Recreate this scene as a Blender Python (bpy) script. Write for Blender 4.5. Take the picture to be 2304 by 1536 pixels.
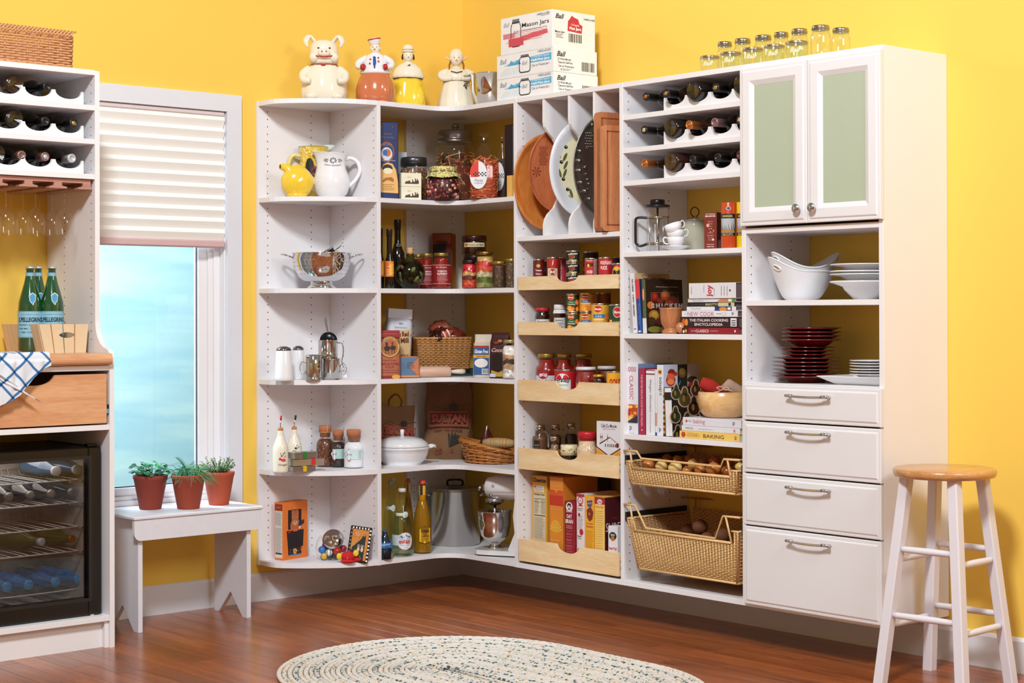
import bpy,math,random
from math import pi,sin,cos,sqrt,atan2,radians
from mathutils import Vector,Matrix,noise
random.seed(7)
S=bpy.context.scene
COL=S.collection
for o in list(bpy.data.objects):bpy.data.objects.remove(o,do_unlink=True)
#-- camera
YAW,PITCH,ROLL=0.7165632,0.0054182,-0.0028607
CX,CY,CZ=-5.153694,-6.272851,1.232831
FPX,SHY=3847.057,-83.8737
fw=Vector((sin(YAW)*cos(PITCH),cos(YAW)*cos(PITCH),sin(PITCH)))
rt0=Vector((cos(YAW),-sin(YAW),0));up0=rt0.cross(fw)
rt=rt0*cos(ROLL)+up0*sin(ROLL);up=-rt0*sin(ROLL)+up0*cos(ROLL)
CAM=Vector((CX,CY,CZ))
cd=bpy.data.cameras.new('camera');cam=bpy.data.objects.new('camera',cd);COL.objects.link(cam)
m=Matrix((rt,up,-fw)).transposed().to_4x4();m.translation=CAM
cam.matrix_world=m
cd.sensor_fit='HORIZONTAL';cd.sensor_width=36.0;cd.lens=36.0*FPX/2304.0
cd.shift_y=SHY/2304.0;cd.clip_end=60
S.camera=cam
#-- world, lights, exposure
S.view_settings.view_transform='Standard';S.view_settings.look='None'
S.view_settings.exposure=-0.14;S.view_settings.gamma=1.0;S.view_settings.use_curve_mapping=False
W=bpy.data.worlds.new('world');S.world=W;W.use_nodes=True
W.node_tree.nodes['Background'].inputs[0].default_value=(1.0,0.87,0.72,1)
W.node_tree.nodes['Background'].inputs[1].default_value=0.32
def area(name,loc,target,size,power,col=(1,1,1),sy=None):
 d=bpy.data.lights.new(name,'AREA');d.energy=power;d.color=col
 d.shape='RECTANGLE';d.size=size;d.size_y=sy or size
 o=bpy.data.objects.new(name,d);COL.objects.link(o);o.location=loc
 o.rotation_euler=(Vector(target)-Vector(loc)).to_track_quat('-Z','Y').to_euler()
 return o
area('key_softbox',(-4.75,-4.6,5.0),(-1.0,-0.8,1.1),0.8,390,(0.93,0.985,1.0))
area('fill_softbox',(-1.6,-6.2,3.3),(-0.6,-1.2,1.1),1.2,75,(0.95,0.98,1.0))
area('backdrop_light',(-2.6,1.7,3.2),(-1.2,2.4,0.9),1.6,560,(0.95,0.98,1.0))  # added light that brightens the blue backdrop behind the window
S.cycles.transparent_max_bounces=48
#-- picture helpers (a pixel on a known plane gives a point in the room)
def ray(u,v):return fw+rt*((u-1152)/FPX)+up*((768+SHY-v)/FPX)
def onX(u,v,x):d=ray(u,v);return CAM+d*((x-CX)/d.x)
def onY(u,v,y):d=ray(u,v);return CAM+d*((y-CY)/d.y)
def onZ(u,v,z):d=ray(u,v);return CAM+d*((z-CZ)/d.z)
def depth(p):return(Vector(p)-CAM).dot(fw)
def proj(p):
 d=Vector(p)-CAM;z=d.dot(fw)
 return 1152+FPX*d.dot(rt)/z,768+SHY-FPX*d.dot(up)/z
def yB(u,x,v=700):return onX(u,v,x).y
def xA(u,y,v=700):return onY(u,v,y).x
def zAt(v,x,y):
 z=1.0
 for _ in range(4):
  d=depth((x,y,z));z+=(proj((x,y,z))[1]-v)*d/FPX
 return z
def spot(u0,u1,vt,zb,x=None,y=None):
 """place of a thing between pixel columns u0,u1 whose top shows at row vt, at distance x (wall B) or y (wall A)"""
 uc=(u0+u1)/2;vm=700
 if TCL[0]is not None and x is not None:x=max(x,TCL[0]+(u1-u0)/2*depth(onX(uc,vm,x))/FPX)
 for _ in range(3):
  p=onX(uc,vm,x)if x is not None else onY(uc,vm,y)
  z1=zAt(vt,p.x,p.y);vm=proj((p.x,p.y,(z1+zb)/2))[1]
 w=(u1-u0)*depth(p)/FPX
 return(p.x,p.y,zb),w,z1-zb
TCL=[None]
CR=-0.69
RB=-pi/2
#-- materials
_m={}
def lin(c):return c/12.92 if c<=0.04045 else((c+0.055)/1.055)**2.4
def rgb(h):
 h=h.lstrip('#');return tuple(lin(int(h[i:i+2],16)/255)for i in(0,2,4))
def nmat(name):
 mt=bpy.data.materials.new(name);mt.use_nodes=True
 nt=mt.node_tree;return mt,nt,nt.nodes['Principled BSDF']
def C(h,rough=0.45,metal=0.0,spec=0.5,var=0.06,scale=25,coat=0.0,bump=0.0,name=None):
 key=(h,rough,metal,spec,var,scale,coat,bump)
 if key in _m:return _m[key]
 mt,nt,b=nmat(name or 'paint_'+h.lstrip('#'))
 c=rgb(h);N=nt.nodes;L=nt.links
 tx=N.new('ShaderNodeTexCoord');nz=N.new('ShaderNodeTexNoise');nz.inputs['Scale'].default_value=scale
 nz.inputs['Detail'].default_value=3
 L.new(tx.outputs['Object'],nz.inputs['Vector'])
 mx=N.new('ShaderNodeMix');mx.data_type='RGBA'
 mx.inputs['A'].default_value=(*[v*(1-var)for v in c],1);mx.inputs['B'].default_value=(*[min(1,v*(1+var))for v in c],1)
 L.new(nz.outputs['Fac'],mx.inputs['Factor']);L.new(mx.outputs['Result'],b.inputs['Base Color'])
 b.inputs['Roughness'].default_value=rough;b.inputs['Metallic'].default_value=metal
 b.inputs['Specular IOR Level'].default_value=spec;b.inputs['Coat Weight'].default_value=coat
 b.inputs['Coat Roughness'].default_value=0.08
 if bump:
  bp=N.new('ShaderNodeBump');bp.inputs['Strength'].default_value=bump;bp.inputs['Distance'].default_value=0.002
  L.new(nz.outputs['Fac'],bp.inputs['Height']);L.new(bp.outputs['Normal'],b.inputs['Normal'])
 _m[key]=mt;return mt
def chrome(h='#d8d8da',rough=0.12):return C(h,rough=rough,metal=1.0,var=0.03)
def wood(h1,h2,axis='X',scale=6.0,rough=0.38,stretch=9.0,coat=0.15,perobj=0.0,name='wood'):
 key=('wood',h1,h2,axis,scale,rough,stretch,perobj)
 if key in _m:return _m[key]
 mt,nt,b=nmat(name);N=nt.nodes;L=nt.links
 tx=N.new('ShaderNodeTexCoord');mp=N.new('ShaderNodeMapping')
 sc={'X':(1,stretch,stretch),'Y':(stretch,1,stretch),'Z':(stretch,stretch,1)}[axis]
 mp.inputs['Scale'].default_value=sc
 L.new(tx.outputs['Object'],mp.inputs['Vector'])
 oi=N.new('ShaderNodeObjectInfo');ml=N.new('ShaderNodeMath');ml.operation='MULTIPLY';ml.inputs[1].default_value=37
 L.new(oi.outputs['Random'],ml.inputs[0]);L.new(ml.outputs[0],mp.inputs['Location'])
 nz=N.new('ShaderNodeTexNoise');nz.inputs['Scale'].default_value=scale;nz.inputs['Detail'].default_value=6;nz.inputs['Distortion'].default_value=0.6
 L.new(mp.outputs['Vector'],nz.inputs['Vector'])
 n2=N.new('ShaderNodeTexNoise');n2.inputs['Scale'].default_value=scale*7;n2.inputs['Detail'].default_value=3
 L.new(mp.outputs['Vector'],n2.inputs['Vector'])
 ad=N.new('ShaderNodeMix');ad.data_type='FLOAT';ad.inputs['Factor'].default_value=0.35
 L.new(nz.outputs['Fac'],ad.inputs['A']);L.new(n2.outputs['Fac'],ad.inputs['B'])
 rp=N.new('ShaderNodeValToRGB');rp.color_ramp.elements[0].position=0.32;rp.color_ramp.elements[1].position=0.68
 rp.color_ramp.elements[0].color=(*rgb(h1),1);rp.color_ramp.elements[1].color=(*rgb(h2),1)
 L.new(ad.outputs['Result'],rp.inputs['Fac'])
 out=rp.outputs['Color']
 if perobj:
  hs=N.new('ShaderNodeHueSaturation');mr=N.new('ShaderNodeMapRange')
  mr.inputs['To Min'].default_value=1-perobj;mr.inputs['To Max'].default_value=1+perobj
  L.new(oi.outputs['Random'],mr.inputs['Value']);L.new(mr.outputs['Result'],hs.inputs['Value'])
  L.new(out,hs.inputs['Color']);out=hs.outputs['Color']
 L.new(out,b.inputs['Base Color'])
 b.inputs['Roughness'].default_value=rough;b.inputs['Coat Weight'].default_value=coat;b.inputs['Coat Roughness'].default_value=0.2
 _m[key]=mt;return mt
def glass(h='#ffffff',tint=1.0,rough=0.02,refl=0.5,name='glass'):
 """thin clear glass: tinted see-through mixed with a fresnel gloss"""
 key=('glass',h,tint,rough,refl)
 if key in _m:return _m[key]
 mt=bpy.data.materials.new(name);mt.use_nodes=True;nt=mt.node_tree;N=nt.nodes;L=nt.links
 N.clear();out=N.new('ShaderNodeOutputMaterial')
 tr=N.new('ShaderNodeBsdfTransparent');tr.inputs[0].default_value=(*rgb(h),1)
 gl=N.new('ShaderNodeBsdfGlossy');gl.inputs['Roughness'].default_value=rough
 lw=N.new('ShaderNodeLayerWeight');lw.inputs['Blend'].default_value=0.5
 pw_=N.new('ShaderNodeMath');pw_.operation='POWER';pw_.inputs[1].default_value=3.6
 mm=N.new('ShaderNodeMath');mm.operation='MULTIPLY_ADD';mm.inputs[1].default_value=0.35+refl*.5;mm.inputs[2].default_value=0.03+.03*refl
 L.new(lw.outputs['Facing'],pw_.inputs[0]);L.new(pw_.outputs[0],mm.inputs[0])
 mx=N.new('ShaderNodeMixShader');L.new(mm.outputs[0],mx.inputs[0]);L.new(tr.outputs[0],mx.inputs[1]);L.new(gl.outputs[0],mx.inputs[2])
 L.new(mx.outputs[0],out.inputs['Surface']);_m[key]=mt;return mt
def speck(base,spots,scale=60,size=0.5,rough=0.5,name='specks',coat=0,soft=0.03):
 """base colour with blobs of several colours (voronoi cells)"""
 key=('speck',base,tuple(spots),scale,size,rough)
 if key in _m:return _m[key]
 mt,nt,b=nmat(name);N=nt.nodes;L=nt.links
 tx=N.new('ShaderNodeTexCoord');vo=N.new('ShaderNodeTexVoronoi');vo.inputs['Scale'].default_value=scale
 L.new(tx.outputs['Object'],vo.inputs['Vector'])
 rp=N.new('ShaderNodeValToRGB');rp.color_ramp.interpolation='CONSTANT'
 els=rp.color_ramp.elements;n=len(spots)
 els[0].position=0;els[0].color=(*rgb(spots[0]),1)
 els[1].position=1/n if n>1 else.99;els[1].color=(*rgb(spots[1%n]),1)
 for i in range(2,n):
  e=els.new(i/n);e.color=(*rgb(spots[i]),1)
 sp=N.new('ShaderNodeSeparateColor');L.new(vo.outputs['Color'],sp.inputs[0]);L.new(sp.outputs[0],rp.inputs['Fac'])
 mr=N.new('ShaderNodeMapRange');mr.inputs['From Min'].default_value=size-soft;mr.inputs['From Max'].default_value=size+soft
 L.new(vo.outputs['Distance'],mr.inputs['Value'])
 mx=N.new('ShaderNodeMix');mx.data_type='RGBA';L.new(mr.outputs['Result'],mx.inputs['Factor'])
 L.new(rp.outputs['Color'],mx.inputs['A']);mx.inputs['B'].default_value=(*rgb(base),1)
 L.new(mx.outputs['Result'],b.inputs['Base Color']);b.inputs['Roughness'].default_value=rough;b.inputs['Coat Weight'].default_value=coat
 _m[key]=mt;return mt
#-- mesh builder
class MB:
 def __init__(s):s.v=[];s.f=[];s.mi=[];s.sm=[];s.mats=[]
 def mat(s,mt):
  if mt not in s.mats:s.mats.append(mt)
  return s.mats.index(mt)
 def add(s,vs,fs,mt,smooth=False):
  o=len(s.v);k=s.mat(mt);s.v.extend([tuple(p)for p in vs])
  for f in fs:s.f.append(tuple(i+o for i in f));s.mi.append(k);s.sm.append(smooth)
 def box(s,x0,x1,y0,y1,z0,z1,mt,bev=0.0):
  if bev<=0:
   vs=[(x,y,z)for z in(z0,z1)for y in(y0,y1)for x in(x0,x1)]
   s.add(vs,[(0,2,3,1),(4,5,7,6),(0,1,5,4),(2,6,7,3),(0,4,6,2),(1,3,7,5)],mt);return
  b=min(bev,(x1-x0)/2.01,(y1-y0)/2.01,(z1-z0)/2.01)
  vs=[];idx={}
  for sx in(0,1):
   for sy in(0,1):
    for sz in(0,1):
     X=(x0,x1)[sx];Y=(y0,y1)[sy];Z=(z0,z1)[sz]
     dx=b*(1-2*sx);dy=b*(1-2*sy);dz=b*(1-2*sz)
     for a,p in enumerate(((X,Y+dy,Z+dz),(X+dx,Y,Z+dz),(X+dx,Y+dy,Z))):
      idx[(sx,sy,sz,a)]=len(vs);vs.append(p)
  fs=[]
  I=lambda sx,sy,sz,a:idx[(sx,sy,sz,a)]
  for t in(0,1):
   q=[I(t,0,0,0),I(t,1,0,0),I(t,1,1,0),I(t,0,1,0)];fs.append(tuple(q[::-1]if t==0 else q))
   q=[I(0,t,0,1),I(1,t,0,1),I(1,t,1,1),I(0,t,1,1)];fs.append(tuple(q if t==0 else q[::-1]))
   q=[I(0,0,t,2),I(1,0,t,2),I(1,1,t,2),I(0,1,t,2)];fs.append(tuple(q[::-1]if t==0 else q))
  for a in(0,1):
   for c in(0,1):
    for(p,r_)in(((a,c),(0,1)),):
     fs.append((I(a,c,0,0),I(a,c,1,0),I(a,c,1,1),I(a,c,0,1))if(a^c)else(I(a,c,0,0),I(a,c,0,1),I(a,c,1,1),I(a,c,1,0)))
     fs.append((I(a,0,c,0),I(a,0,c,2),I(a,1,c,2),I(a,1,c,0))if(a^c)else(I(a,0,c,0),I(a,1,c,0),I(a,1,c,2),I(a,0,c,2)))
     fs.append((I(0,a,c,1),I(1,a,c,1),I(1,a,c,2),I(0,a,c,2))if(a^c)else(I(0,a,c,1),I(0,a,c,2),I(1,a,c,2),I(1,a,c,1)))
    for g in(0,1):pass
  for sx in(0,1):
   for sy in(0,1):
    for sz in(0,1):
     q=(I(sx,sy,sz,0),I(sx,sy,sz,1),I(sx,sy,sz,2))
     fs.append(q if(sx+sy+sz)%2 else q[::-1])
  s.add(vs,fs,mt)
 def lathe(s,prof,mt,seg=24,loc=(0,0,0),M_=None,smooth=True,caps=True,sx=1,sy=1,a0=0,a1=2*pi,flute=0,fn=8):
  vs=[];n=len(prof);full=abs(a1-a0-2*pi)<1e-6;cols=seg if full else seg+1
  for k in range(cols):
   a=a0+(a1-a0)*k/seg;fl=1+flute*cos(fn*a)
   for r,z in prof:vs.append((r*fl*cos(a)*sx,r*fl*sin(a)*sy,z))
  fs=[]
  for k in range(seg):
   k2=(k+1)%cols
   for i in range(n-1):
    a,b,c,d=k*n+i,k2*n+i,k2*n+i+1,k*n+i+1
    if prof[i][0]<1e-7:fs.append((a,c,d))
    elif prof[i+1][0]<1e-7:fs.append((a,b,d))
    else:fs.append((a,b,c,d))
  if caps and full:
   if prof[0][0]>1e-6:fs.append(tuple(k*n for k in range(cols))[::-1])
   if prof[-1][0]>1e-6:fs.append(tuple(k*n+n-1 for k in range(cols)))
  if M_ is not None:vs=[tuple(M_@Vector(p))for p in vs]
  s.add([(p[0]+loc[0],p[1]+loc[1],p[2]+loc[2])for p in vs],fs,mt,smooth)
 def ball(s,c,r,mt,seg=14,rings=9,sc=(1,1,1),rot=None):
  prof=[(max(0,r*sin(pi*i/rings))if 0<i<rings else 0,-r*cos(pi*i/rings))for i in range(rings+1)]
  vs=[];
  Mx=Matrix.Diagonal((*sc,1))
  if rot is not None:Mx=rot.to_matrix().to_4x4()@Mx if hasattr(rot,'to_matrix')else rot@Mx
  Mx=Matrix.Translation(c)@Mx
  s.lathe(prof,mt,seg,M_=Mx)
 def tube(s,pts,r,mt,seg=8,caps=True,closed=False,smooth=True,flat=1.0,sharp=False):
  pts=[Vector(p)for p in pts];n=len(pts)
  rr=list(r)if hasattr(r,'__len__')else[r]*n
  if 4<=n<=9 and not closed and not sharp:
   P,Q=[],[]
   for i in range(n-1):
    a,b_,c,d=pts[max(0,i-1)],pts[i],pts[i+1],pts[min(n-1,i+2)]
    for k in range(4):
     u=k/4;P.append(0.5*((2*b_)+(c-a)*u+(2*a-5*b_+4*c-d)*u*u+(3*b_-a-3*c+d)*u*u*u));Q.append(rr[i]+(rr[i+1]-rr[i])*u)
   P.append(pts[-1]);Q.append(rr[-1]);pts,rr,n=P,Q,len(P)
  tans=[]
  for i in range(n):
   if closed:t=pts[(i+1)%n]-pts[i-1]
   else:t=pts[min(i+1,n-1)]-pts[max(i-1,0)]
   tans.append(t.normalized()if t.length>1e-9 else Vector((0,0,1)))
  nrm=Vector((0,0,1))if abs(tans[0].z)<0.9 else Vector((1,0,0))
  vs=[]
  for i in range(n):
   t=tans[i];nrm=(nrm-t*nrm.dot(t))
   nrm=nrm.normalized()if nrm.length>1e-6 else t.orthogonal().normalized()
   bn=t.cross(nrm)
   for k in range(seg):
    a=2*pi*k/seg;vs.append(pts[i]+nrm*(rr[i]*cos(a)*flat)+bn*(rr[i]*sin(a)))
  fs=[]
  for i in range(n if closed else n-1):
   j=(i+1)%n
   for k in range(seg):
    k2=(k+1)%seg;fs.append((i*seg+k,i*seg+k2,j*seg+k2,j*seg+k))
  if caps and not closed:
   fs.append(tuple(range(seg))[::-1]);fs.append(tuple((n-1)*seg+k for k in range(seg)))
  s.add(vs,fs,mt,smooth)
 def prism(s,poly,z0,z1,mt,M_=None,side=None):
  """polygon (x,y) extruded from z0 to z1 ; M_ maps local to object space"""
  n=len(poly)
  ar=sum(poly[i][0]*poly[(i+1)%n][1]-poly[(i+1)%n][0]*poly[i][1]for i in range(n))
  if ar<0:poly=poly[::-1]
  vs=[(p[0],p[1],z0)for p in poly]+[(p[0],p[1],z1)for p in poly]
  if M_ is not None:vs=[tuple(M_@Vector(p))for p in vs]
  s.add(vs,[tuple(range(n))[::-1],tuple(range(n,2*n))],mt)
  s.add(vs,[(i,(i+1)%n,(i+1)%n+n,i+n)for i in range(n)],side or mt)
 def sheet(s,fn,nu,nv,mt,smooth=True,closeu=False):
  vs=[fn(i/nu,j/nv)for j in range(nv+1)for i in range(nu+1)]
  fs=[(j*(nu+1)+i,j*(nu+1)+i+1,(j+1)*(nu+1)+i+1,(j+1)*(nu+1)+i)for j in range(nv)for i in range(nu)]
  s.add(vs,fs,mt,smooth)
 def build(s,name,parent=None,loc=None,kind=None,label=None):
  me=bpy.data.meshes.new(name);me.from_pydata(s.v,[],s.f)
  for mt in s.mats:me.materials.append(mt)
  if s.f:
   me.polygons.foreach_set('material_index',s.mi);me.polygons.foreach_set('use_smooth',s.sm)
  me.update()
  o=bpy.data.objects.new(name,me);COL.objects.link(o)
  if parent is not None:o.parent=parent
  if loc is not None:o.location=loc
  if kind:o['kind']=kind
  if label:o['label']=label
  return o
def mesh(name,parent=None,kind=None,label=None,loc=None,**kw):pass
def thing(name,label,cat,loc=(0,0,0),rz=0,group=None,rx=0,ry=0):
 o=bpy.data.objects.new(name,None);COL.objects.link(o);o.location=loc;o.rotation_euler=(rx,ry,rz)
 o.empty_display_size=0.05
 o['label']=label;o['category']=cat
 if group:o['group']=group
 return o
def tag(o,label,cat,group=None,kind=None):
 o['label']=label;o['category']=cat
 if group:o['group']=group
 if kind:o['kind']=kind
 return o
def kids(o):return[c for c in bpy.data.objects if c.parent==o]
def dup(root,loc,rz=None,label=None,group=None,rot=None):
 ch={}
 def cp(o,parent):
  c=o.copy();COL.objects.link(c);c.parent=parent
  for k in list(o.children):cp(k,c)
  return c
 r=cp(root,None);r.location=loc
 if rz is not None:r.rotation_euler=(0,0,rz)
 if rot is not None:r.rotation_euler=rot
 if label:r['label']=label
 if group:r['group']=group
 return r
#-- printing (flat print and lettering laid on a surface)
_tx={}
def text_geo(s,bold=0.0,shear=0.0):
 key=(s,bold,shear)
 if key in _tx:return _tx[key]
 cu=bpy.data.curves.new('t','FONT');cu.body=s;cu.resolution_u=2;cu.offset=bold;cu.shear=shear
 o=bpy.data.objects.new('t',cu);me=o.to_mesh()
 vs=[(v.co.x,v.co.y)for v in me.vertices];fs=[tuple(p.vertices)for p in me.polygons]
 o.to_mesh_clear();bpy.data.objects.remove(o);bpy.data.curves.remove(cu)
 if vs:
  x0=min(v[0]for v in vs);x1=max(v[0]for v in vs);y0=min(v[1]for v in vs);y1=max(v[1]for v in vs)
  vs=[(x-(x0+x1)/2,y-(y0+y1)/2)for x,y in vs]
  _tx[key]=(vs,fs,x1-x0,y1-y0)
 else:_tx[key]=([],[],1,1)
 return _tx[key]
class Print:
 """draws flat shapes on a face; mp(x, z, off) gives the 3-D point in the thing's frame"""
 def __init__(s,mp):s.mp=mp;s.mb=MB();s.lv=0
 def text(s,t,x,z,w=None,h=None,col='#111111',bold=0.0,rot=0.0,shear=0.0,arc=None):
  vs,fs,tw,th=text_geo(t,bold,shear)
  if not vs:return
  kx=ky=None
  if w is not None:kx=w/tw
  if h is not None:ky=h/th
  if kx is None:kx=ky
  if ky is None:ky=kx
  c,sn=cos(rot),sin(rot);out=[]
  s.lv+=1
  for px,py in vs:
   X,Y=px*kx,py*ky
   if arc:a=X/arc;X,Y=(arc+Y)*sin(a),(arc+Y)*cos(a)-arc
   out.append(s.mp(x+X*c-Y*sn,z+X*sn+Y*c,0.0007))
  s.mb.add(out,fs,C(col,rough=0.6))
 def poly(s,pts,col,off=0.0004,mt=None):
  s.mb.add([s.mp(x,z,off)for x,z in pts],[tuple(range(len(pts)))],mt or C(col,rough=0.5))
 def rect(s,x0,x1,z0,z1,col,off=0.0003,mt=None,n=None):
  n=n or max(1,int(abs(x1-x0)/0.006))if getattr(s,'curved',0)else(n or 1)
  vs=[];fs=[]
  for i in range(n+1):
   x=x0+(x1-x0)*i/n;vs+=[s.mp(x,z0,off),s.mp(x,z1,off)]
   if i:fs.append((2*i-2,2*i,2*i+1,2*i-1))
  s.mb.add(vs,fs,mt or C(col,rough=0.5))
 def oval(s,x,z,rx,rz_,col,off=0.0004,n=20,a0=0,a1=2*pi,mt=None):
  s.mb.add([s.mp(x,z,off)]+[s.mp(x+rx*cos(a0+(a1-a0)*i/n),z+rz_*sin(a0+(a1-a0)*i/n),off)for i in range(n+1)],[(0,i+1,i+2)for i in range(n)],mt or C(col,rough=0.5))
 def lines(s,x0,x1,z0,z1,n,col,t=0.35,off=0.0006,ragged=0.25,seed=1):
  """n lines of very small print, drawn as broken bars"""
  rnd=random.Random(seed);dz=(z1-z0)/n
  for i in range(n):
   zc=z1-dz*(i+0.5);x=x0;end=x1-(x1-x0)*ragged*rnd.random()
   while x<end:
    w=(x1-x0)*rnd.uniform(0.08,0.2);xe=min(end,x+w)
    s.rect(x,xe,zc-dz*t/2,zc+dz*t/2,col,off);x=xe+(x1-x0)*0.03
 def bars(s,x0,x1,z0,z1,n=14,seed=3):
  rnd=random.Random(seed);s.rect(x0,x1,z0,z1,'#f4f2ee',0.0005);x=x0+(x1-x0)*.06
  while x<x1-(x1-x0)*.08:
   w=(x1-x0)/n*rnd.choice((.3,.5,.8));s.rect(x,x+w,z0+(z1-z0)*.1,z1-(z1-z0)*.08,'#151515',0.0008);x+=w+(x1-x0)/n*rnd.choice((.35,.6))
 def done(s,parent,name='lettering',label=None):
  if s.mb.f:return s.mb.build(name,parent,label=label)
def front(y):return Print(lambda x,z,o:(x,y-o,z))
def rside(x0):return Print(lambda s_,z,o:(x0+o,s_,z))
def lside(x0):return Print(lambda s_,z,o:(x0-o,-s_,z))
def topf(z0):return Print(lambda x,y,o:(x,y,z0+o))
def cyl(r,cx=0,cy=0,a=0.0):
 p=Print(lambda x,z,o:(cx+(r+o)*sin(x/r+a),cy-(r+o)*cos(x/r+a),z));p.curved=1;return p
#-- shared colours
WHITE=C('#e9e6ea',rough=0.4,var=0.012,scale=8,name='cabinet_white')
WHITE2=C('#eae7ea',rough=0.35,var=0.02,scale=8,name='trim_white')
BLACK=C('#0c0b0c',rough=0.3)
# ROOM
YEL=C('#f1c759',rough=0.75,var=0.02,scale=3,spec=0.25,name='yellow_wall_paint')
def struct(o):o['kind']='structure';return o
WX0,WX1,WZ0,WZ1=-1.955,-1.305,0.445,2.092
b=MB()
for x0,x1,z0,z1 in((-6.4,WX0,0,2.9),(WX1,0.12,0,2.9),(WX0,WX1,0,WZ0),(WX0,WX1,WZ1,2.9)):b.box(x0,x1,0,0.12,z0,z1,YEL)
struct(b.build('wall_back'))
b=MB();b.box(0,0.12,-7.4,0,0,2.9,YEL);struct(b.build('wall_right'))
DW=C('#cfbf9f',rough=0.9,var=0.1)
b=MB();b.box(-6.5,-6.4,-7.4,0.12,0,2.5,DW);struct(b.build('wall_left'))
b=MB();b.box(-6.5,0.12,-7.5,-7.4,0,2.5,DW);struct(b.build('wall_front'))
FLW=wood('#6d3216','#a95c2c','Y',2.2,0.3,14,0.35,0.17,name='brown_floorboards')
b=MB();b.box(-6.5,0.12,-7.5,0.12,-0.06,-0.004,FLW);flo=struct(b.build('floor'))
# floorboards run from the camera side to the window wall
pw=0.089;pm={}
def plank(L):
 if L not in pm:
  q=MB();q.box(-pw/2+.0003,pw/2-.0003,-L/2+.0003,L/2-.0003,-0.012,0,FLW,0.0009);pm[L]=q
 return pm[L]
me_cache={}
rp=random.Random(5)
for i in range(0,38):
 x=-0.045-pw*i
 y=0.1-rp.random()*0.9;first=True;yy=0.0
 while yy>-3.9:
  L=y if False else rp.choice((0.7,0.9,1.1,1.3))
  if first:L=rp.choice((0.35,0.55,0.75,0.95,1.15));first=False
  if L in me_cache:
   o=bpy.data.objects.new('floor_plank',me_cache[L]);COL.objects.link(o);o.parent=flo
  else:
   o=plank(L).build('floor_plank',flo);me_cache[L]=o.data
  o.location=(x,yy-L/2,0);yy-=L
BB=C('#dfe0e6',rough=0.4,var=0.02)
def baseb(name,pts,axis):
 b=MB();prof=[(0,0),(0.015,0),(0.015,0.108),(0.009,0.116),(0.004,0.12),(0,0.12)]
 a,c=pts
 if axis=='x':vs=[(a,-p,z)for p,z in prof]+[(c,-p,z)for p,z in prof]
 else:vs=[(-p,a,z)for p,z in prof]+[(-p,c,z)for p,z in prof]
 n=len(prof)
 b.add(vs,[tuple(range(n)),tuple(range(n,2*n))]+[(i,(i+1)%n,(i+1)%n+n,i+n)for i in range(n)],BB)
 return struct(b.build(name))
baseb('baseboard_back',(-6.4,-0.0),'x');baseb('baseboard_right',(-7.4,-0.0),'y')
# window
win=struct(thing('window_1','',''));del win['label'];del win['category']
CAS=C('#dcdde6',rough=0.4,var=0.02)
b=MB();cw=0.072
def casing_piece(poly):b=MB();b.prism(poly,0,0.02,CAS,Matrix(((1,0,0,0),(0,0,-1,0),(0,1,0,0),(0,0,0,1))));return b
casing_piece([(WX0-cw,WZ1+cw),(WX1+cw,WZ1+cw),(WX1,WZ1),(WX0,WZ1)]).build('casing',win)
casing_piece([(WX1+cw,WZ1+cw),(WX1+cw,WZ0-cw),(WX1,WZ0),(WX1,WZ1)]).build('casing',win)
casing_piece([(WX0-cw,WZ1+cw),(WX0,WZ1),(WX0,WZ0),(WX0-cw,WZ0-cw)]).build('casing',win)
casing_piece([(WX0-cw,WZ0-cw),(WX0,WZ0),(WX1,WZ0),(WX1+cw,WZ0-cw)]).build('casing',win)
b=MB()
for x0,x1,z0,z1 in((WX0,WX0+.004,WZ0,WZ1),(WX1-.004,WX1,WZ0,WZ1),(WX0,WX1,WZ0,WZ0+.004),(WX0,WX1,WZ1-.004,WZ1)):b.box(x0,x1,0,0.12,z0,z1,WHITE2)
b.build('jamb',win)
b=MB()
for k,(w0,y0,y1)in enumerate(((0.0,0.035,0.075),(0.028,0.045,0.085),(0.05,0.057,0.095))):
 w1=(0.028,0.05,0.092)[k]
 xa,xb,za,zb=WX0+.004+w0,WX1-.004-w0,WZ0+.004+w0*.8,WZ1-.004-w0
 e=w1-w0;ez=e*.8
 for x0,x1,z0,z1 in((xa,xa+e,za,zb),(xb-e,xb,za,zb),(xa+e,xb-e,za,za+ez),(xa+e,xb-e,zb-e,zb)):b.box(x0,x1,y0,y1,z0,z1,WHITE2,.002)
b.build('sash_frame',win)
GX0,GX1,GZ0,GZ1=WX0+.097,WX1-.097,WZ0+.078,WZ1-.097
b=MB()
for x0,x1,z0,z1 in((GX0,GX0+.005,GZ0,GZ1),(GX1-.005,GX1,GZ0,GZ1),(GX0,GX1,GZ0,GZ0+.005),(GX0,GX1,GZ1-.005,GZ1)):b.box(x0,x1,.068,.071,z0,z1,C('#4a4f58'))
b.build('glazing_gasket',win)
b=MB();b.box(GX0,GX1,0.074,0.078,GZ0,GZ1,glass('#eaf6fb',refl=0.25,name='window_glass'));b.build('glass_pane',win)
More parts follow.
